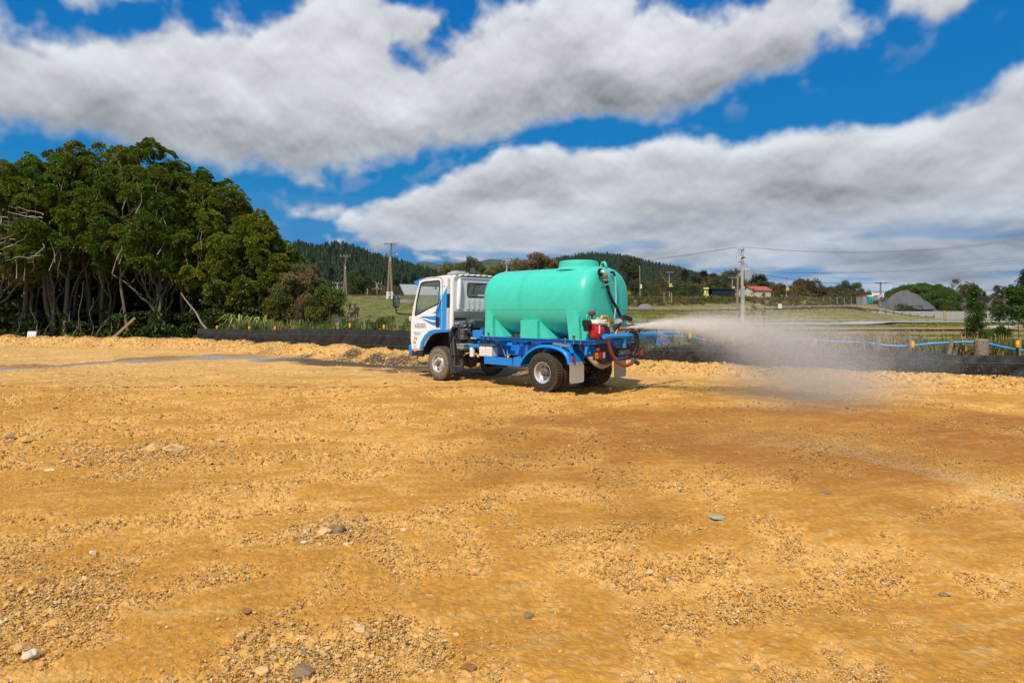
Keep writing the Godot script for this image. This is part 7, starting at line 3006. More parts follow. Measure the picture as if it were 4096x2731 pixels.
	lathe(s, [Vector2(0.06, 0), Vector2(0.065, 0.01), Vector2(0.065, 0.2), Vector2(0.05, 0.22), Vector2(0.05, 0.25), Vector2(0.001, 0.25)], Transform3D(Basis.IDENTITY, Vector3(2.36, 0.62, -0.80)), 14)
	obj("washer_bottle", s, M.white_paint, t)
	s = shape()
	box(s, Vector3(2.28, 0.88, -0.78), Vector3(0.36, 0.08, 0.16), Basis.IDENTITY, 0.02)
	box(s, Vector3(2.40, 0.83, -0.8), Vector3(0.06, 0.14, 0.12), Basis.IDENTITY, 0.01)
	obj("blue_bracket", s, M.blue, t)
	for k in 2:
		s = shape()
		box(s, Vector3(1.915 - k * 0.215, 0.77, -0.81), Vector3(0.205, 0.225, 0.2), Basis.IDENTITY, 0.012)
		for q in 3:
			box(s, Vector3(1.915 - k * 0.215, 0.71 + 0.055 * q, -0.912), Vector3(0.16, 0.012, 0.006))
		obj("battery", s, M.white_paint, t)
	s = shape()
	box(s, Vector3(1.78, 0.92, -0.80), Vector3(0.5, 0.035, 0.24), Basis.IDENTITY, 0.01)
	obj("battery_cover", s, mat(0.10, 0.10, 0.105, 0.6), t)
	s = shape()
	tube(s, curve([Vector3(1.5, 0.93, -0.7), Vector3(1.42, 0.84, -0.72), Vector3(1.35, 0.70, -0.72), Vector3(1.28, 0.72, -0.72), Vector3(1.30, 0.86, -0.7)], 5), 0.009, 6)
	obj("cable_loop", s, mat(0.35, 0.33, 0.2, 0.6), t)
	# blue side tray
	s = shape()
	solid(s, V([[1.78, 0.50], [1.78, 0.67], [0.90, 0.67], [0.90, 0.50]]), -0.97, -0.955)
	solid(s, V([[1.78, 0.50], [1.78, 0.515], [0.62, 0.515], [0.62, 0.50]]), -0.955, -0.46)
	solid(s, V([[0.90, 0.50], [0.90, 0.66], [0.86, 0.69], [0.68, 0.73], [0.62, 0.62], [0.66, 0.50]]), -0.94, -0.925)
	solid(s, V([[1.78, 0.67], [1.45, 0.68], [1.45, 0.90], [1.60, 0.94]]), -0.49, -0.475)
	box(s, Vector3(1.783, 0.585, -0.71), Vector3(0.012, 0.17, 0.5))
	obj("side_tray", s, M.blue, t)
	s = shape()
	solid(s, V([[2.4, 0.70], [2.4, 0.99], [0.5, 0.99], [0.5, 0.70]]), -0.465, -0.46)
	obj("chassis_side_plate", s, M.blue, t)
	s = shape()
	solid(s, V([[1.70, 0.99], [1.70, 0.90], [1.22, 0.92], [1.22, 0.99]]), -0.62, -0.612)
	solid(s, V([[0.98, 0.98], [0.94, 0.86], [0.89, 0.86], [0.92, 0.98]]), -0.66, -0.6)
	obj("perforated_bracket", s, M.sky_blue, t)

	# ================= wheels, guards and flaps
	wheel(t, Vector3(3.40, 0.415, -0.78), -1.0, false)
	wheel(t, Vector3(3.40, 0.415, 0.78), 1.0, false)
	wheel(t, Vector3(0.0, 0.415, -0.785), -1.0, true)
	wheel(t, Vector3(0.0, 0.415, 0.785), 1.0, true)
	var arc := curve(V([[0.66, 0.53], [0.56, 0.70], [0.38, 0.86], [0.15, 0.97], [-0.08, 1.005], [-0.34, 0.985], [-0.56, 0.92], [-0.70, 0.80], [-0.755, 0.64]]), 3)
	for sg in [-1.0, 1.0]:
		s = shape()
		s.set_smooth_group(1)
		for i in arc.size() - 1:
			var a: Vector2 = arc[i]
			var b: Vector2 = arc[i + 1]
			var n := (b - a).orthogonal().normalized() * 0.02
			if n.y < 0 and absf(n.y) > absf(n.x):
				n = -n
			var prof2 := [[-1.03, -0.055], [-1.025, -0.01], [-1.0, 0.0], [-0.5, 0.0]]
			for k in 3:
				var c0: Vector2 = Vector2(a.x, a.y) + Vector2(0.0 - a.x, 0.35 - a.y).normalized() * (-prof2[k][1])
				var c1: Vector2 = Vector2(b.x, b.y) + Vector2(0.0 - b.x, 0.35 - b.y).normalized() * (-prof2[k][1])
				var e0: Vector2 = Vector2(a.x, a.y) + Vector2(0.0 - a.x, 0.35 - a.y).normalized() * (-prof2[k + 1][1])
				var e1: Vector2 = Vector2(b.x, b.y) + Vector2(0.0 - b.x, 0.35 - b.y).normalized() * (-prof2[k + 1][1])
				var z0: float = prof2[k][0] * -sg
				var z1: float = prof2[k + 1][0] * -sg
				if sg < 0:
					quad(s, Vector3(c0.x, c0.y, -absf(z0)), Vector3(e0.x, e0.y, -absf(z1)), Vector3(e1.x, e1.y, -absf(z1)), Vector3(c1.x, c1.y, -absf(z0)))
				else:
					quad(s, Vector3(c1.x, c1.y, absf(z0)), Vector3(e1.x, e1.y, absf(z1)), Vector3(e0.x, e0.y, absf(z1)), Vector3(c0.x, c0.y, absf(z0)))
		var guard := obj("mudguard", s, M.blue, t)
		s = shape()
		lathe(s, [Vector2(0.052, 0), Vector2(0.052, 0.015), Vector2(0.04, 0.022), Vector2(0.001, 0.024)], Transform3D(Basis(Vector3(0, 0, 1), Vector3(-1, 0, 0), Vector3(0, -1, 0)), Vector3(-0.765, 0.74, sg * 0.93)), 18)
		obj("reflector", s, M.red, guard)
		s = shape()
		tube(s, [Vector3(-0.28, 1.02, sg * 0.93), Vector3(-0.70, 0.975, sg * 0.93)], 0.036, 12)
		var mk := obj("marker_tube", s, mat(0.2, 0.17, 0.14, 0.6), guard)
		s = shape()
		tube(s, [Vector3(-0.275, 1.0205, sg * 0.93), Vector3(-0.26, 1.022, sg * 0.93)], 0.036, 12)
		obj("marker_lamp", s, mat(0.45, 0.10, 0.02, 0.4), mk)
		s = shape()
		for u in [-0.42, -0.64]:
			solid(s, V([[u, 1.05], [u - 0.02, 1.05], [u - 0.13, 0.86], [u - 0.10, 0.86]]), sg * 0.975, sg * 0.885)
		obj("guard_strap", s, M.sky_blue, guard)
		s = shape()
		prism(s, rounded(-0.235, 0.24, 0.235, 0.665, 0.05, 5), 0.008, Transform3D(REAR_SIDE, Vector3(-0.748, 0, sg * 0.785)))
		var fl := obj("mud_flap", s, M.pale_flap, t)
		for k in 4:
			s = shape()
			lathe(s, [Vector2(0.014, 0), Vector2(0.012, 0.012), Vector2(0.001, 0.014)], Transform3D(Basis(Vector3(0, 0, 1), Vector3(-1, 0, 0), Vector3(0, -1, 0)), Vector3(-0.757, 0.635, sg * 0.785 - 0.19 + 0.127 * k)), 8)
			obj("flap_bolt", s, M.hub, fl)
	s = shape()
	tube(s, curve([Vector3(-0.45, 1.02, -0.62), Vector3(-0.5, 1.08, -0.62), Vector3(-0.62, 1.09, -0.62), Vector3(-0.68, 1.02, -0.6), Vector3(-0.70, 0.93, -0.56)], 5), 0.036, 10)
	tube(s, curve([Vector3(0.14, 1.05, -0.62), Vector3(0.1, 1.08, -0.62), Vector3(0.02, 1.08, -0.62), Vector3(-0.02, 1.02, -0.6)], 5), 0.036, 10)
	obj("drain_pipe", s, mat(0.24, 0.24, 0.22, 0.5), t)

	# ================= tank
	s = shape()
	var rings := []
	for k in 8:
		var e := 0.26 * (1.0 - cos(PI / 2 * k / 7.0))
		var q := 0.26 * (1.0 - sin(PI / 2 * k / 7.0))
		rings.append(tank_ring(-1.03 + e, q))
	for k in 7:
		rings.append(tank_ring(lerpf(-0.6, 1.7, k / 6.0), 0.0))
	for k in range(7, -1, -1):
		var e := 0.26 * (1.0 - cos(PI / 2 * k / 7.0))
		var q := 0.26 * (1.0 - sin(PI / 2 * k / 7.0))
		rings.append(tank_ring(2.06 - e, q))
	# slightly domed ends
	rings.push_front(tank_ring(-1.045, 0.40))
	rings.push_front(tank_ring(-1.055, 0.60))
	rings.push_back(tank_ring(2.075, 0.40))
	rings.push_back(tank_ring(2.085, 0.60))
	loft(s, rings, true, true)
	var tank := obj("water_tank", s, M.teal, t)
	s = shape()
	for sg in [-1.0, 1.0]:
		var pts := []
		for k in 20:
			var p := on_tank(lerpf(-0.80, 1.83, k / 19.0), 1.75, 0.0)
			pts.append(Vector3(p.x, p.y, p.z * -sg))
		tube(s, pts, 0.007, 6)
	tube(s, [Vector3(-1.034, 1.75, -0.58), Vector3(-1.048, 1.75, -0.3), Vector3(-1.05, 1.75, 0.3), Vector3(-1.034, 1.75, 0.58)], 0.006, 6)
	obj("mould_seam", s, M.teal, tank)
	for sg in [-1.0, 1.0]:
		for spec in [
			[[[1.865, 1.12], [1.85, 1.60], [1.80, 1.74], [1.66, 1.74], [1.61, 1.60], [1.60, 1.12]], [[1.60, 1.12], [1.61, 1.58], [1.33, 1.12]]],
			[[[0.74, 1.12], [0.735, 1.50], [0.72, 1.515], [0.265, 1.515], [0.25, 1.50], [0.25, 1.12]], [[0.25, 1.12], [0.25, 1.49], [-0.02, 1.12]]],
			[[[-0.61, 1.12], [-0.55, 1.60], [-0.52, 1.74], [-0.80, 1.74], [-0.86, 1.60], [-0.875, 1.12]], [[-0.875, 1.12], [-0.86, 1.58], [-1.06, 1.12]]],
		]:
			s = shape()
			solid(s, V(spec[0]), sg * 0.868, sg * 0.4)
			solid(s, V(spec[1]), sg * 0.78, sg * 0.4)
			obj("tank_leg", s, M.teal, tank)
	for spec in [[1.735, 0.06], [-0.74, 0.06]]:
		s = shape()
		solid(s, V([[spec[0] + 0.035, 1.13], [spec[0] + 0.045, 1.21], [spec[0] - 0.035, 1.21], [spec[0] - 0.03, 1.13]]), -0.8715, -0.86)
		obj("bolt_pocket", s, mat(0.003, 0.12, 0.08, 0.6), tank)
	for u in [1.90, 1.735, 1.56, -0.53, -0.74, -0.92]:
		s = shape()
		box(s, Vector3(u, 1.135, -0.885), Vector3(0.05, 0.022, 0.022), Basis.IDENTITY, 0.006)
		tube(s, [Vector3(u, 1.14, -0.885), Vector3(u, 1.03, -0.885)], 0.009, 6)
		obj("hold_down_bolt", s, M.alloy, tank)
	s = shape()
	lathe(s, [Vector2(0.53, -0.02), Vector2(0.47, 0.015), Vector2(0.44, 0.05), Vector2(0.425, 0.16), Vector2(0.41, 0.175), Vector2(0.38, 0.178), Vector2(0.001, 0.178)], Transform3D(Basis.IDENTITY, Vector3(-0.2, 2.61, 0)), 40)
	var man := obj("manhole_collar", s, M.teal, tank)
	s = shape()
	lathe(s, [Vector2(0.36, 0.178), Vector2(0.36, 0.19), Vector2(0.34, 0.196), Vector2(0.001, 0.196)], Transform3D(Basis.IDENTITY, Vector3(-0.2, 2.61, 0)), 32)
	obj("manhole_lid", s, M.teal, man)
	for spec in [[-0.86, 2.64, 0.075], [2.02, 2.60, 0.05]]:
		s = shape()
		var pts := []
		for k in 9:
			var a := PI * k / 8
			pts.append(Vector3(spec[0] + cos(a) * spec[2] * 0.8, spec[1] + sin(a) * spec[2] * 1.3, 0))
		tube(s, pts, spec[2] * 0.4, 8)
		obj("lifting_lug", s, M.teal, tank)
	s = shape()
	tube(s, [Vector3(-0.86, 2.70, -0.1), Vector3(-0.86, 2.70, 0.09)], 0.014, 8)
	obj("lug_bolt", s, M.brass, tank)
	# raised level scale down the flank
	s = shape()
	for k in 27:
		var y := lerpf(1.54, 2.56, k / 26.0)
		var a := on_tank(0.83, y, 0.0)
		var b := on_tank(0.70 if k % 2 == 0 else 0.74, y, 0.0)
		tube(s, [a, b], 0.0045, 4)
	for u in [0.84, 0.69]:
		var pts := []
		for k in 20:
			pts.append(on_tank(u, lerpf(1.53, 2.57, k / 19.0), -0.001))
		tube(s, pts, 0.005, 4)
	obj("level_scale", s, M.teal, tank)
	s = shape()
	for piece in holed(rounded(-0.36, 2.20, 0.02, 2.39, 0.012, 3), rounded(-0.345, 2.215, 0.005, 2.375, 0.01, 3)):
		prism(s, piece, 0.008, Transform3D(REAR_SIDE, Vector3(-1.046, 0, 0)))
	for k in 3:
		prism(s, rounded(-0.30 + 0.11 * k, 2.25, -0.22 + 0.11 * k, 2.34, 0.01, 2), 0.006, Transform3D(REAR_SIDE, Vector3(-1.046, 0, 0)))
	obj("raised_badge", s, M.teal, tank)
	s = shape()
	var eye := []
	for k in 17:
		var a := TAU * k / 16
		eye.append(Vector3(-0.965, 1.57 + sin(a) * 0.055, -0.70 + cos(a) * 0.045))
	tube(s, eye, 0.016, 8, false)
	obj("tie_ring", s, M.teal, tank)

	# ================= hoses on the tank's rear
	var hp := hose(t, "suction_hose", [Vector3(-1.14, 2.36, -0.33), Vector3(-1.15, 2.2, -0.27), Vector3(-1.14, 1.98, -0.13), Vector3(-1.13, 1.78, 0.08), Vector3(-1.12, 1.60, 0.24)], 0.032, M.black)
	s = shape()
	tube(s, curve([Vector3(-1.04, 2.50, -0.40), Vector3(-1.10, 2.51, -0.39), Vector3(-1.15, 2.48, -0.37), Vector3(-1.155, 2.43, -0.355)], 5), 0.045, 12)
	obj("grey_elbow", s, M.alloy, hp)
	s = shape()
	lathe(s, [Vector2(0.085, 0), Vector2(0.085, 0.03), Vector2(0.06, 0.045), Vector2(0.001, 0.045)], Transform3D(Basis(Vector3(0, 0, 1), Vector3(-1, 0, 0), Vector3(0, -1, 0)), Vector3(-1.045, 2.50, -0.40)), 16)
	obj("flange", s, M.black, hp)
	s = shape()
	tube(s, [Vector3(-1.155, 2.44, -0.357), Vector3(-1.152, 2.36, -0.335)], 0.05, 10)
	obj("brass_union", s, M.brass, hp)
	s = shape()
	tube(s, [Vector3(-1.152, 2.36, -0.335), Vector3(-1.15, 2.345, -0.33)], 0.056, 10)
	tube(s, [Vector3(-1.15, 2.27, -0.305), Vector3(-1.15, 2.255, -0.30)], 0.052, 10)
	obj("hose_clip", s, M.rim, hp)
	s = shape()
	tube(s, [Vector3(-1.15, 2.345, -0.33), Vector3(-1.15, 2.25, -0.295)], 0.046, 10)
	obj("hose_tail", s, M.black, hp)
	var sight := mat(0.42, 0.55, 0.62, 0.2)
	var sg_tube := hose(t, "sight_tube", [Vector3(-1.05, 2.50, 0.02), Vector3(-1.12, 2.48, 0.03), Vector3(-1.13, 2.2, 0.06), Vector3(-1.13, 1.9, 0.06), Vector3(-1.12, 1.54, 0.02)], 0.014, sight)
	s = shape()
	tube(s, curve([Vector3(-1.04, 2.52, 0.0), Vector3(-1.10, 2.52, 0.01), Vector3(-1.12, 2.44, 0.03)], 4), 0.026, 8)
	obj("sight_elbow", s, M.black, sg_tube)

	# ================= pump and its little engine
	s = shape()
	box(s, Vector3(-1.22, 1.475, -0.70), Vector3(0.26, 0.125, 0.42), Basis.IDENTITY, 0.05)
	box(s, Vector3(-1.22, 1.462, -0.70), Vector3(0.285, 0.014, 0.445), Basis.IDENTITY, 0.005)
	var pump := obj("pump_engine", s, mat(0.62, 0.60, 0.53, 0.4), t)
	s = shape()
	lathe(s, [Vector2(0.05, 0), Vector2(0.05, 0.03), Vector2(0.035, 0.04), Vector2(0.001, 0.04)], Transform3D(Basis.IDENTITY, Vector3(-1.22, 1.535, -0.70)), 14)
	obj("fuel_cap", s, M.rim, pump)
	s = shape()
	box(s, Vector3(-1.352, 1.505, -0.60), Vector3(0.004, 0.02, 0.11))
	obj("warning_label", s, M.orange, pump)
	s = shape()
	lathe(s, [Vector2(0.135, -0.20), Vector2(0.138, -0.05), Vector2(0.13, -0.01), Vector2(0.115, 0.012), Vector2(0.10, 0.018), Vector2(0.095, 0.014), Vector2(0.052, 0.02), Vector2(0.048, 0.012), Vector2(0.001, 0.012)], Transform3D(Basis(Vector3(1, 0, 0), Vector3(0, 0, -1), Vector3(0, 1, 0)), Vector3(-1.24, 1.305, -0.90)), 28)
	var recoil := obj("recoil_cover", s, mat(0.55, 0.008, 0.025, 0.35), pump)
	for k in 14:
		var a := TAU * k / 14
		s = shape()
		box(s, Vector3(-1.24 + cos(a) * 0.075, 1.305 + sin(a) * 0.075, -0.917), Vector3(0.034, 0.010, 0.006), Basis(Vector3(0, 0, 1), a))
		obj("cooling_slot", s, M.matt_black, recoil)
	s = shape()
	box(s, Vector3(-1.40, 1.35, -0.91), Vector3(0.02, 0.16, 0.03), Basis.IDENTITY, 0.004)
	obj("white_label", s, M.white_paint, recoil)
	s = shape()
	box(s, Vector3(-1.22, 1.30, -0.62), Vector3(0.26, 0.22, 0.28), Basis.IDENTITY, 0.03)
	obj("crankcase", s, M.frame_black, pump)
	s = shape()
	box(s, Vector3(-1.16, 1.47, -1.0), Vector3(0.16, 0.13, 0.15), Basis.IDENTITY, 0.025)
	box(s, Vector3(-1.16, 1.37, -1.0), Vector3(0.12, 0.12, 0.11), Basis.IDENTITY, 0.02)
	obj("air_filter", s, M.black, pump)
	s = shape()
	box(s, Vector3(-1.14, 1.665, -0.80), Vector3(0.13, 0.10, 0.16), Basis.IDENTITY, 0.035)
	tube(s, [Vector3(-1.14, 1.62, -0.80), Vector3(-1.16, 1.5, -0.80)], 0.02, 8)
	obj("silencer", s, M.rust, pump)
	s = shape()
	tube(s, [Vector3(-1.26, 1.55, -0.66), Vector3(-1.26, 1.605, -0.63), Vector3(-1.26, 1.605, -0.47), Vector3(-1.26, 1.48, -0.38), Vector3(-1.26, 1.36, -0.40), Vector3(-1.26, 1.27, -0.52)], 0.022, 8)
	tube(s, [Vector3(-1.38, 1.24, -0.34), Vector3(-1.38, 1.33, -0.27), Vector3(-1.38, 1.20, -0.22)], 0.018, 8)
	obj("yellow_handle", s, M.yellow, pump)
	s = shape()
	lathe(s, [Vector2(0.001, -0.1), Vector2(0.09, -0.09), Vector2(0.1, 0), Vector2(0.09, 0.08), Vector2(0.001, 0.1)], Transform3D(Basis(Vector3(1, 0, 0), Vector3(0, 0, -1), Vector3(0, 1, 0)), Vector3(-1.26, 1.30, -0.42)), 18, true)
	tube(s, [Vector3(-1.36, 1.29, -0.55), Vector3(-1.36, 1.29, -0.4)], 0.035, 10)
	tube(s, [Vector3(-1.34, 1.28, -0.48), Vector3(-1.34, 1.13, -0.48)], 0.045, 10)
	obj("pump_casing", s, mat(0.30, 0.29, 0.25, 0.5, 0.3), pump)
	s = shape()
	tube(s, [Vector3(-1.26, 1.48, -0.40), Vector3(-1.26, 1.49, -0.28)], 0.045, 10)
	lathe(s, [Vector2(0.045, 0), Vector2(0.045, 0.07), Vector2(0.001, 0.08)], Transform3D(Basis.IDENTITY, Vector3(-1.26, 1.5, -0.33)), 10)
	obj("brass_tee", s, M.brass, pump)
	var dh := hose(t, "delivery_hose", [Vector3(-1.30, 1.27, -0.40), Vector3(-1.33, 1.34, -0.28), Vector3(-1.34, 1.42, -0.18), Vector3(-1.34, 1.49, -0.10), Vector3(-1.34, 1.565, 0.0), Vector3(-1.36, 1.575, 0.08), Vector3(-1.40, 1.53, 0.20)], 0.056, M.black)
	s = shape()
	tube(s, [Vector3(-1.385, 1.535, 0.17), Vector3(-1.42, 1.49, 0.27)], 0.05, 12)
	tube(s, [Vector3(-1.414, 1.498, 0.25), Vector3(-1.42, 1.488, 0.273)], 0.058, 12)
	obj("spray_nozzle", s, mat(0.34, 0.31, 0.24, 0.4, 0.5), dh)
	s = shape()
	tube(s, [Vector3(-1.34, 1.49, -0.22), Vector3(-1.34, 1.49, -0.10)], 0.06, 10)
	obj("hose_clamp", s, M.rim, dh)
	for q in 2:
		hose(t, "stowed_hose", [Vector3(-1.16 + 0.1 * q, 1.33 - 0.12 * q, -0.12 + 0.1 * q), Vector3(-1.16 + 0.1 * q, 1.325 - 0.1 * q, 0.3), Vector3(-1.18 + 0.06 * q, 1.30 - 0.06 * q, 0.72), Vector3(-1.2 + 0.04 * q, 1.25, 0.86 - 0.06 * q)], 0.04, M.hose_pink)

	# ================= spray bar and rear end
	s = shape()
	tube(s, [Vector3(-1.40, 1.205, -0.76), Vector3(-1.40, 1.205, 2.2)], 0.052, 16)
	var bar := obj("spray_bar", s, M.sky_blue, t)
	for w in [-0.03, 1.28]:
		s = shape()
		box(s, Vector3(-1.385, 1.08, w), Vector3(0.07, 0.26, 0.09), Basis.IDENTITY, 0.008)
		obj("bar_bracket", s, M.sky_blue, bar)
	for w in [-0.62, 0.5, 1.22, 2.0]:
		s = shape()
		tube(s, [Vector3(-1.42, 1.24, w), Vector3(-1.42, 1.31, w)], 0.018, 8)
		box(s, Vector3(-1.42, 1.33, w), Vector3(0.05, 0.05, 0.06), Basis.IDENTITY, 0.01)
		obj("bar_jet", s, M.black, bar)
	s = shape()
	box(s, Vector3(-1.37, 1.03, 1.55), Vector3(0.04, 0.11, 0.62), Basis.IDENTITY, 0.006)
	box(s, Vector3(-1.36, 1.09, 0.85), Vector3(0.04, 0.08, 0.7), Basis.IDENTITY, 0.006)
	obj("bar_backplate", s, M.blue, bar)
	hose(t, "red_hose", [Vector3(-1.40, 1.17, -0.68), Vector3(-1.40, 1.05, -0.60), Vector3(-1.40, 0.87, -0.50), Vector3(-1.40, 0.70, -0.33), Vector3(-1.40, 0.60, -0.12), Vector3(-1.40, 0.585, 0.08), Vector3(-1.40, 0.63, 0.26), Vector3(-1.38, 0.68, 0.33)], 0.038, M.hose_red)
	s = shape()
	tube(s, [Vector3(-1.40, 0.70, 0.27), Vector3(-1.42, 0.60, 0.46)], 0.048, 12)
	obj("camlock_coupling", s, mat(0.10, 0.08, 0.06, 0.5), t)
	hose(t, "ribbed_hose", [Vector3(-1.36, 1.22, 0.10), Vector3(-1.42, 1.30, 0.20), Vector3(-1.46, 1.22, 0.30), Vector3(-1.46, 1.05, 0.36), Vector3(-1.44, 0.90, 0.34), Vector3(-1.40, 0.78, 0.28)], 0.047, M.black, true)
	s = shape()
	tube(s, curve([Vector3(-1.0, 0.80, -0.72), Vector3(-1.12, 0.64, -0.62), Vector3(-1.14, 0.59, -0.42), Vector3(-1.1, 0.63, -0.15), Vector3(-1.0, 0.72, 0.05)], 6), 0.055, 12)
	obj("tan_hose", s, mat(0.40, 0.30, 0.20, 0.6), t)
	s = shape()
	box(s, Vector3(-1.22, 0.88, 0), Vector3(0.07, 0.28, 1.3), Basis.IDENTITY, 0.01)
	box(s, Vector3(-1.24, 0.74, 0.02), Vector3(0.05, 0.12, 1.5), Basis.IDENTITY, 0.01)
	obj("rear_crossmember", s, M.frame_black, t)
	s = shape()
	box(s, Vector3(-1.26, 1.03, -0.05), Vector3(0.02, 0.09, 0.36), Basis.IDENTITY, 0.004)
	box(s, Vector3(-1.27, 0.965, 0.0), Vector3(0.02, 0.022, 0.26))
	box(s, Vector3(-1.24, 0.735, 0.05), Vector3(0.07, 0.05, 0.52), Basis.IDENTITY, 0.01)
	box(s, Vector3(-1.22, 1.08, 0), Vector3(0.06, 0.06, 1.7), Basis.IDENTITY, 0.006)
	obj("rear_blue_plate", s, M.blue, t)
	for sg in [-1.0, 1.0]:
		s = shape()
		box(s, Vector3(-1.255, 0.82, sg * 0.71), Vector3(0.03, 0.17, 0.42), Basis.IDENTITY, 0.008)
		var lamp := obj("tail_light", s, M.frame_black, t)
		for k in 3:
			s = shape()
			var wk: float = sg * (0.83 - 0.125 * k)
			box(s, Vector3(-1.275, 0.82, wk), Vector3(0.035, 0.125, [0.10, 0.15, 0.07][k]), Basis.IDENTITY, 0.012)
			obj(["amber_lens", "red_lens", "clear_lens"][k], s, [mat(0.55, 0.17, 0.01, 0.25), mat(0.36, 0.015, 0.02, 0.25), M.cab_grey][k], lamp)
		s = shape()
		box(s, Vector3(-1.27, 0.945, sg * 0.765), Vector3(0.02, 0.055, 0.10), Basis.IDENTITY, 0.006)
		obj("reflector", s, M.red, lamp)
	s = shape()
	box(s, Vector3(-1.30, 0.755, 0.21), Vector3(0.02, 0.05, 0.07), Basis.IDENTITY, 0.006)
	obj("reflector", s, M.red, t)
	s = shape()
	prism(s, rounded(-0.10, 0.775, 0.36, 0.905, 0.012, 3), 0.008, Transform3D(REAR_SIDE, Vector3(-1.285, 0, 0)))
	var np := obj("number_plate", s, M.matt_black, t)
	letters("2WATER", 0.085, Vector3(-1.296, 0.84, 0.13), REAR_SIDE, mat(0.62, 0.62, 0.58, 0.5), np, "plate_lettering")
	s = shape()
	box(s, Vector3(-1.05, 0.90, -0.87), Vector3(0.05, 0.16, 0.06), Basis(Vector3(1, 0, 0), 0.1), 0.012)
	tube(s, [Vector3(-1.05, 0.96, -0.87), Vector3(-1.06, 0.95, -0.74)], 0.035, 10)
	box(s, Vector3(-1.06, 0.85, -0.72), Vector3(0.05, 0.07, 0.16), Basis(Vector3(1, 0, 0), 0.45), 0.015)
	obj("tow_hook", s, M.sky_blue, t)


# ---------------------------------------------------------------- the spray
func drop_shape() -> Mesh:
	var s := shape()
	var p := [Vector3(1, 0, 0), Vector3(0, 0, -1), Vector3(-1, 0, 0), Vector3(0, 0, 1)]
	for k in 4:
		tri(s, p[k], p[(k + 1) % 4], Vector3(0, 1, 0))
		tri(s, p[(k + 1) % 4], p[k], Vector3(0, -1, 0))
	s.generate_normals()
	return s.commit()


func thrown(from: Vector3, dir: Vector3, speed: float, drag: float, steps := 26, dt := 0.045) -> PackedVector3Array:
	var out := PackedVector3Array()
	var p := from
	var v := dir.normalized() * speed
	for k in steps:
		out.append(p)
		v += (Vector3(0, -9.8, 0) - v * v.length() * drag) * dt
		p += v * dt
		if p.y < 0.0:
			break
	return out


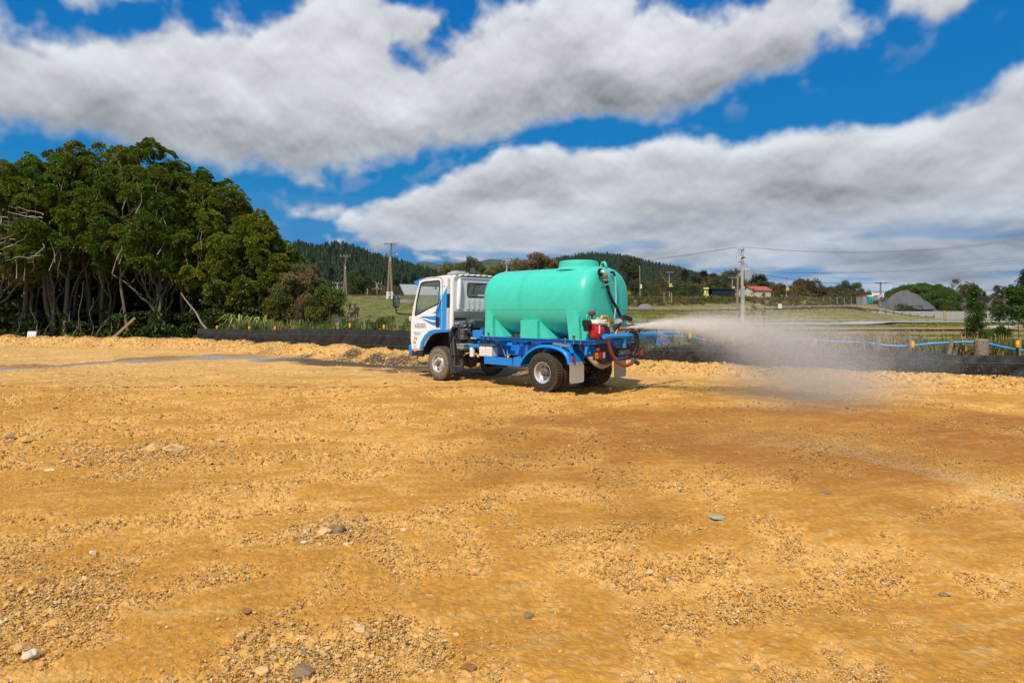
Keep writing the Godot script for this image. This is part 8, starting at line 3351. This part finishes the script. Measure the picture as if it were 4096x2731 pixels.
func build_spray() -> void:
	var drop := drop_shape()
	var water := tinted(0.35)
	var nozzle := Vector3(2.42, 1.36, -12.95)
	var paths := []
	for k in 1100:
		var az := deg_to_rad(rng.randfn(13.0, 15.0))
		var el := deg_to_rad(rng.randfn(8.4, 3.6))
		var dir := Vector3(cos(az) * cos(el), sin(el), sin(az) * cos(el))
		paths.append(thrown(nozzle, dir, rng.randf_range(8.0, 16.0), rng.randf_range(0.06, 0.30)))
	var where := []
	var tints := []
	for k in 420000:
		var path: PackedVector3Array = paths[rng.randi() % paths.size()]
		var f := pow(rng.randf(), 0.9) * (path.size() - 1.01)
		var i := int(f)
		var p := path[i].lerp(path[i + 1], f - i)
		var age := f * 0.045
		var loose := 0.012 + 0.16 * age
		p += Vector3(rng.randfn(), rng.randfn() * 0.6, rng.randfn()) * loose
		# the finest drops hang in the air and drift down the wind
		if rng.randf() < 0.3:
			p += Vector3(rng.randfn() * 0.5, absf(rng.randfn()) * 0.12, rng.randfn() * 0.4) * age
		if p.y < 0.02 or rng.randf() < smoothstep(5.6, 8.0, p.x):
			continue
		var r := rng.randf_range(0.0017, 0.0032) * (0.85 + 0.35 * age)
		where.append(Transform3D(Basis.IDENTITY.scaled(Vector3.ONE * r), p))
		var g := rng.randf_range(0.78, 0.97) - 0.14 * smoothstep(0.05, 0.5, age)
		tints.append(Color(g, g * 0.965, g * 0.93))
	# fine mist hanging where the plume falls
	for q in [[4.2, 1.28, -12.4, 2.8, 0.8, 1.6, 0.12], [5.0, 1.05, -12.2, 3.0, 1.2, 2.4, 0.13], [5.6, 0.75, -11.8, 3.0, 1.5, 2.8, 0.13], [6.2, 0.7, -12.0, 4.4, 1.7, 3.6, 0.07], [5.2, 0.35, -11.0, 3.2, 1.0, 3.0, 0.05], [4.6, 0.5, -10.4, 2.6, 1.3, 2.6, 0.05]]:
		var fog := FogVolume.new()
		fog.name = numbered("spray_mist")
		fog.shape = RenderingServer.FOG_VOLUME_SHAPE_ELLIPSOID
		fog.size = Vector3(q[3], q[4], q[5])
		fog.position = Vector3(q[0], q[1], q[2])
		var fm := FogMaterial.new()
		fm.density = q[6]
		fm.albedo = Color(1.0, 0.97, 0.94)
		fog.material = fm
		add_child(fog)
		stuff(fog, "soft mist hanging where the water spray falls", "mist")
	stuff(many("water_spray", drop, water, where, tints), "broad plume of water spray thrown sideways from the truck's rear", "spray")
	# small fans from the bar and drips round the rear of the truck
	where = []
	tints = []
	var fwd := Vector3(-0.7266, 0, -0.687)
	var across := Vector3(0.687, 0, -0.7266)
	var origin := Vector3(1.319, 0.0, -13.747)
	for k in 6000:
		var p: Vector3
		if k < 2600:
			var jet: Vector3 = origin - fwd * 1.44 + across * [1.22, 2.0][k % 2] + Vector3(0, 1.33, 0)
			var a := rng.randf_range(-1.0, 1.0)
			var l := pow(rng.randf(), 0.7) * 0.8
			p = jet + across * a * 0.5 * l - fwd * 0.25 * l + Vector3(0, 0.04 - 0.55 * l, 0) + Vector3(rng.randfn(), rng.randfn(), rng.randfn()) * 0.012
		else:
			p = origin - fwd * rng.randf_range(1.1, 2.9) + across * rng.randf_range(-1.2, 1.5) + Vector3(0, 1.35 * pow(rng.randf(), 0.8), 0)
		where.append(Transform3D(Basis.IDENTITY.scaled(Vector3.ONE * rng.randf_range(0.0015, 0.0036)), p))
		tints.append(Color(0.75, 0.74, 0.72))
	stuff(many("water_drops", drop, water, where, tints), "water drops falling round the truck's rear end and spray bar", "drops")
	# the bow: rainbow light painted into drop tints by angle from the antisolar point
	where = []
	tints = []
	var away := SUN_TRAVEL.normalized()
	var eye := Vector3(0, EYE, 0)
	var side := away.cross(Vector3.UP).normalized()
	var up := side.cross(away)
	for k in 210000:
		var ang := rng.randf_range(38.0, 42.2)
		var turn := rng.randf_range(-1.0, 1.4)
		var v := away * cos(deg_to_rad(ang)) + (up * cos(turn) + side * sin(turn)) * sin(deg_to_rad(ang))
		var h := 0.02 + 0.5 * pow(rng.randf(), 1.3)
		if v.y > -0.1:
			continue
		var p := eye + v * ((EYE - h) / -v.y)
		if p.x < 2.0 or p.x > 9.0 or -p.z > 12.0 or -p.z < 4.0:
			continue
		if rng.randf() > smoothstep(1.7, 3.3, p.x) * (0.75 + 0.25 * soft_noise.get_noise_2d(p.x * 6.0, p.z * 6.0)):
			continue
		if ang < 39.6 and rng.randf() > smoothstep(3.4, 6.2, p.x) * smoothstep(37.9, 39.2, ang):
			continue
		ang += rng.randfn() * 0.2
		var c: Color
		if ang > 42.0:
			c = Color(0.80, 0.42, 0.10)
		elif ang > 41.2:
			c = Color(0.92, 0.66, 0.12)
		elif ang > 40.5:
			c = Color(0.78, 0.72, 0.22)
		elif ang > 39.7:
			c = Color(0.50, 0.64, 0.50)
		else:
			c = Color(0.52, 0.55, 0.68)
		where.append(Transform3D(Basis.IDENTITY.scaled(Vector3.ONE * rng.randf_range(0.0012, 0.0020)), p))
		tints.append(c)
	stuff(many("rainbow", drop, water, where, tints), "faint rainbow painted into the tint of fine drops over the wet clay", "rainbow")
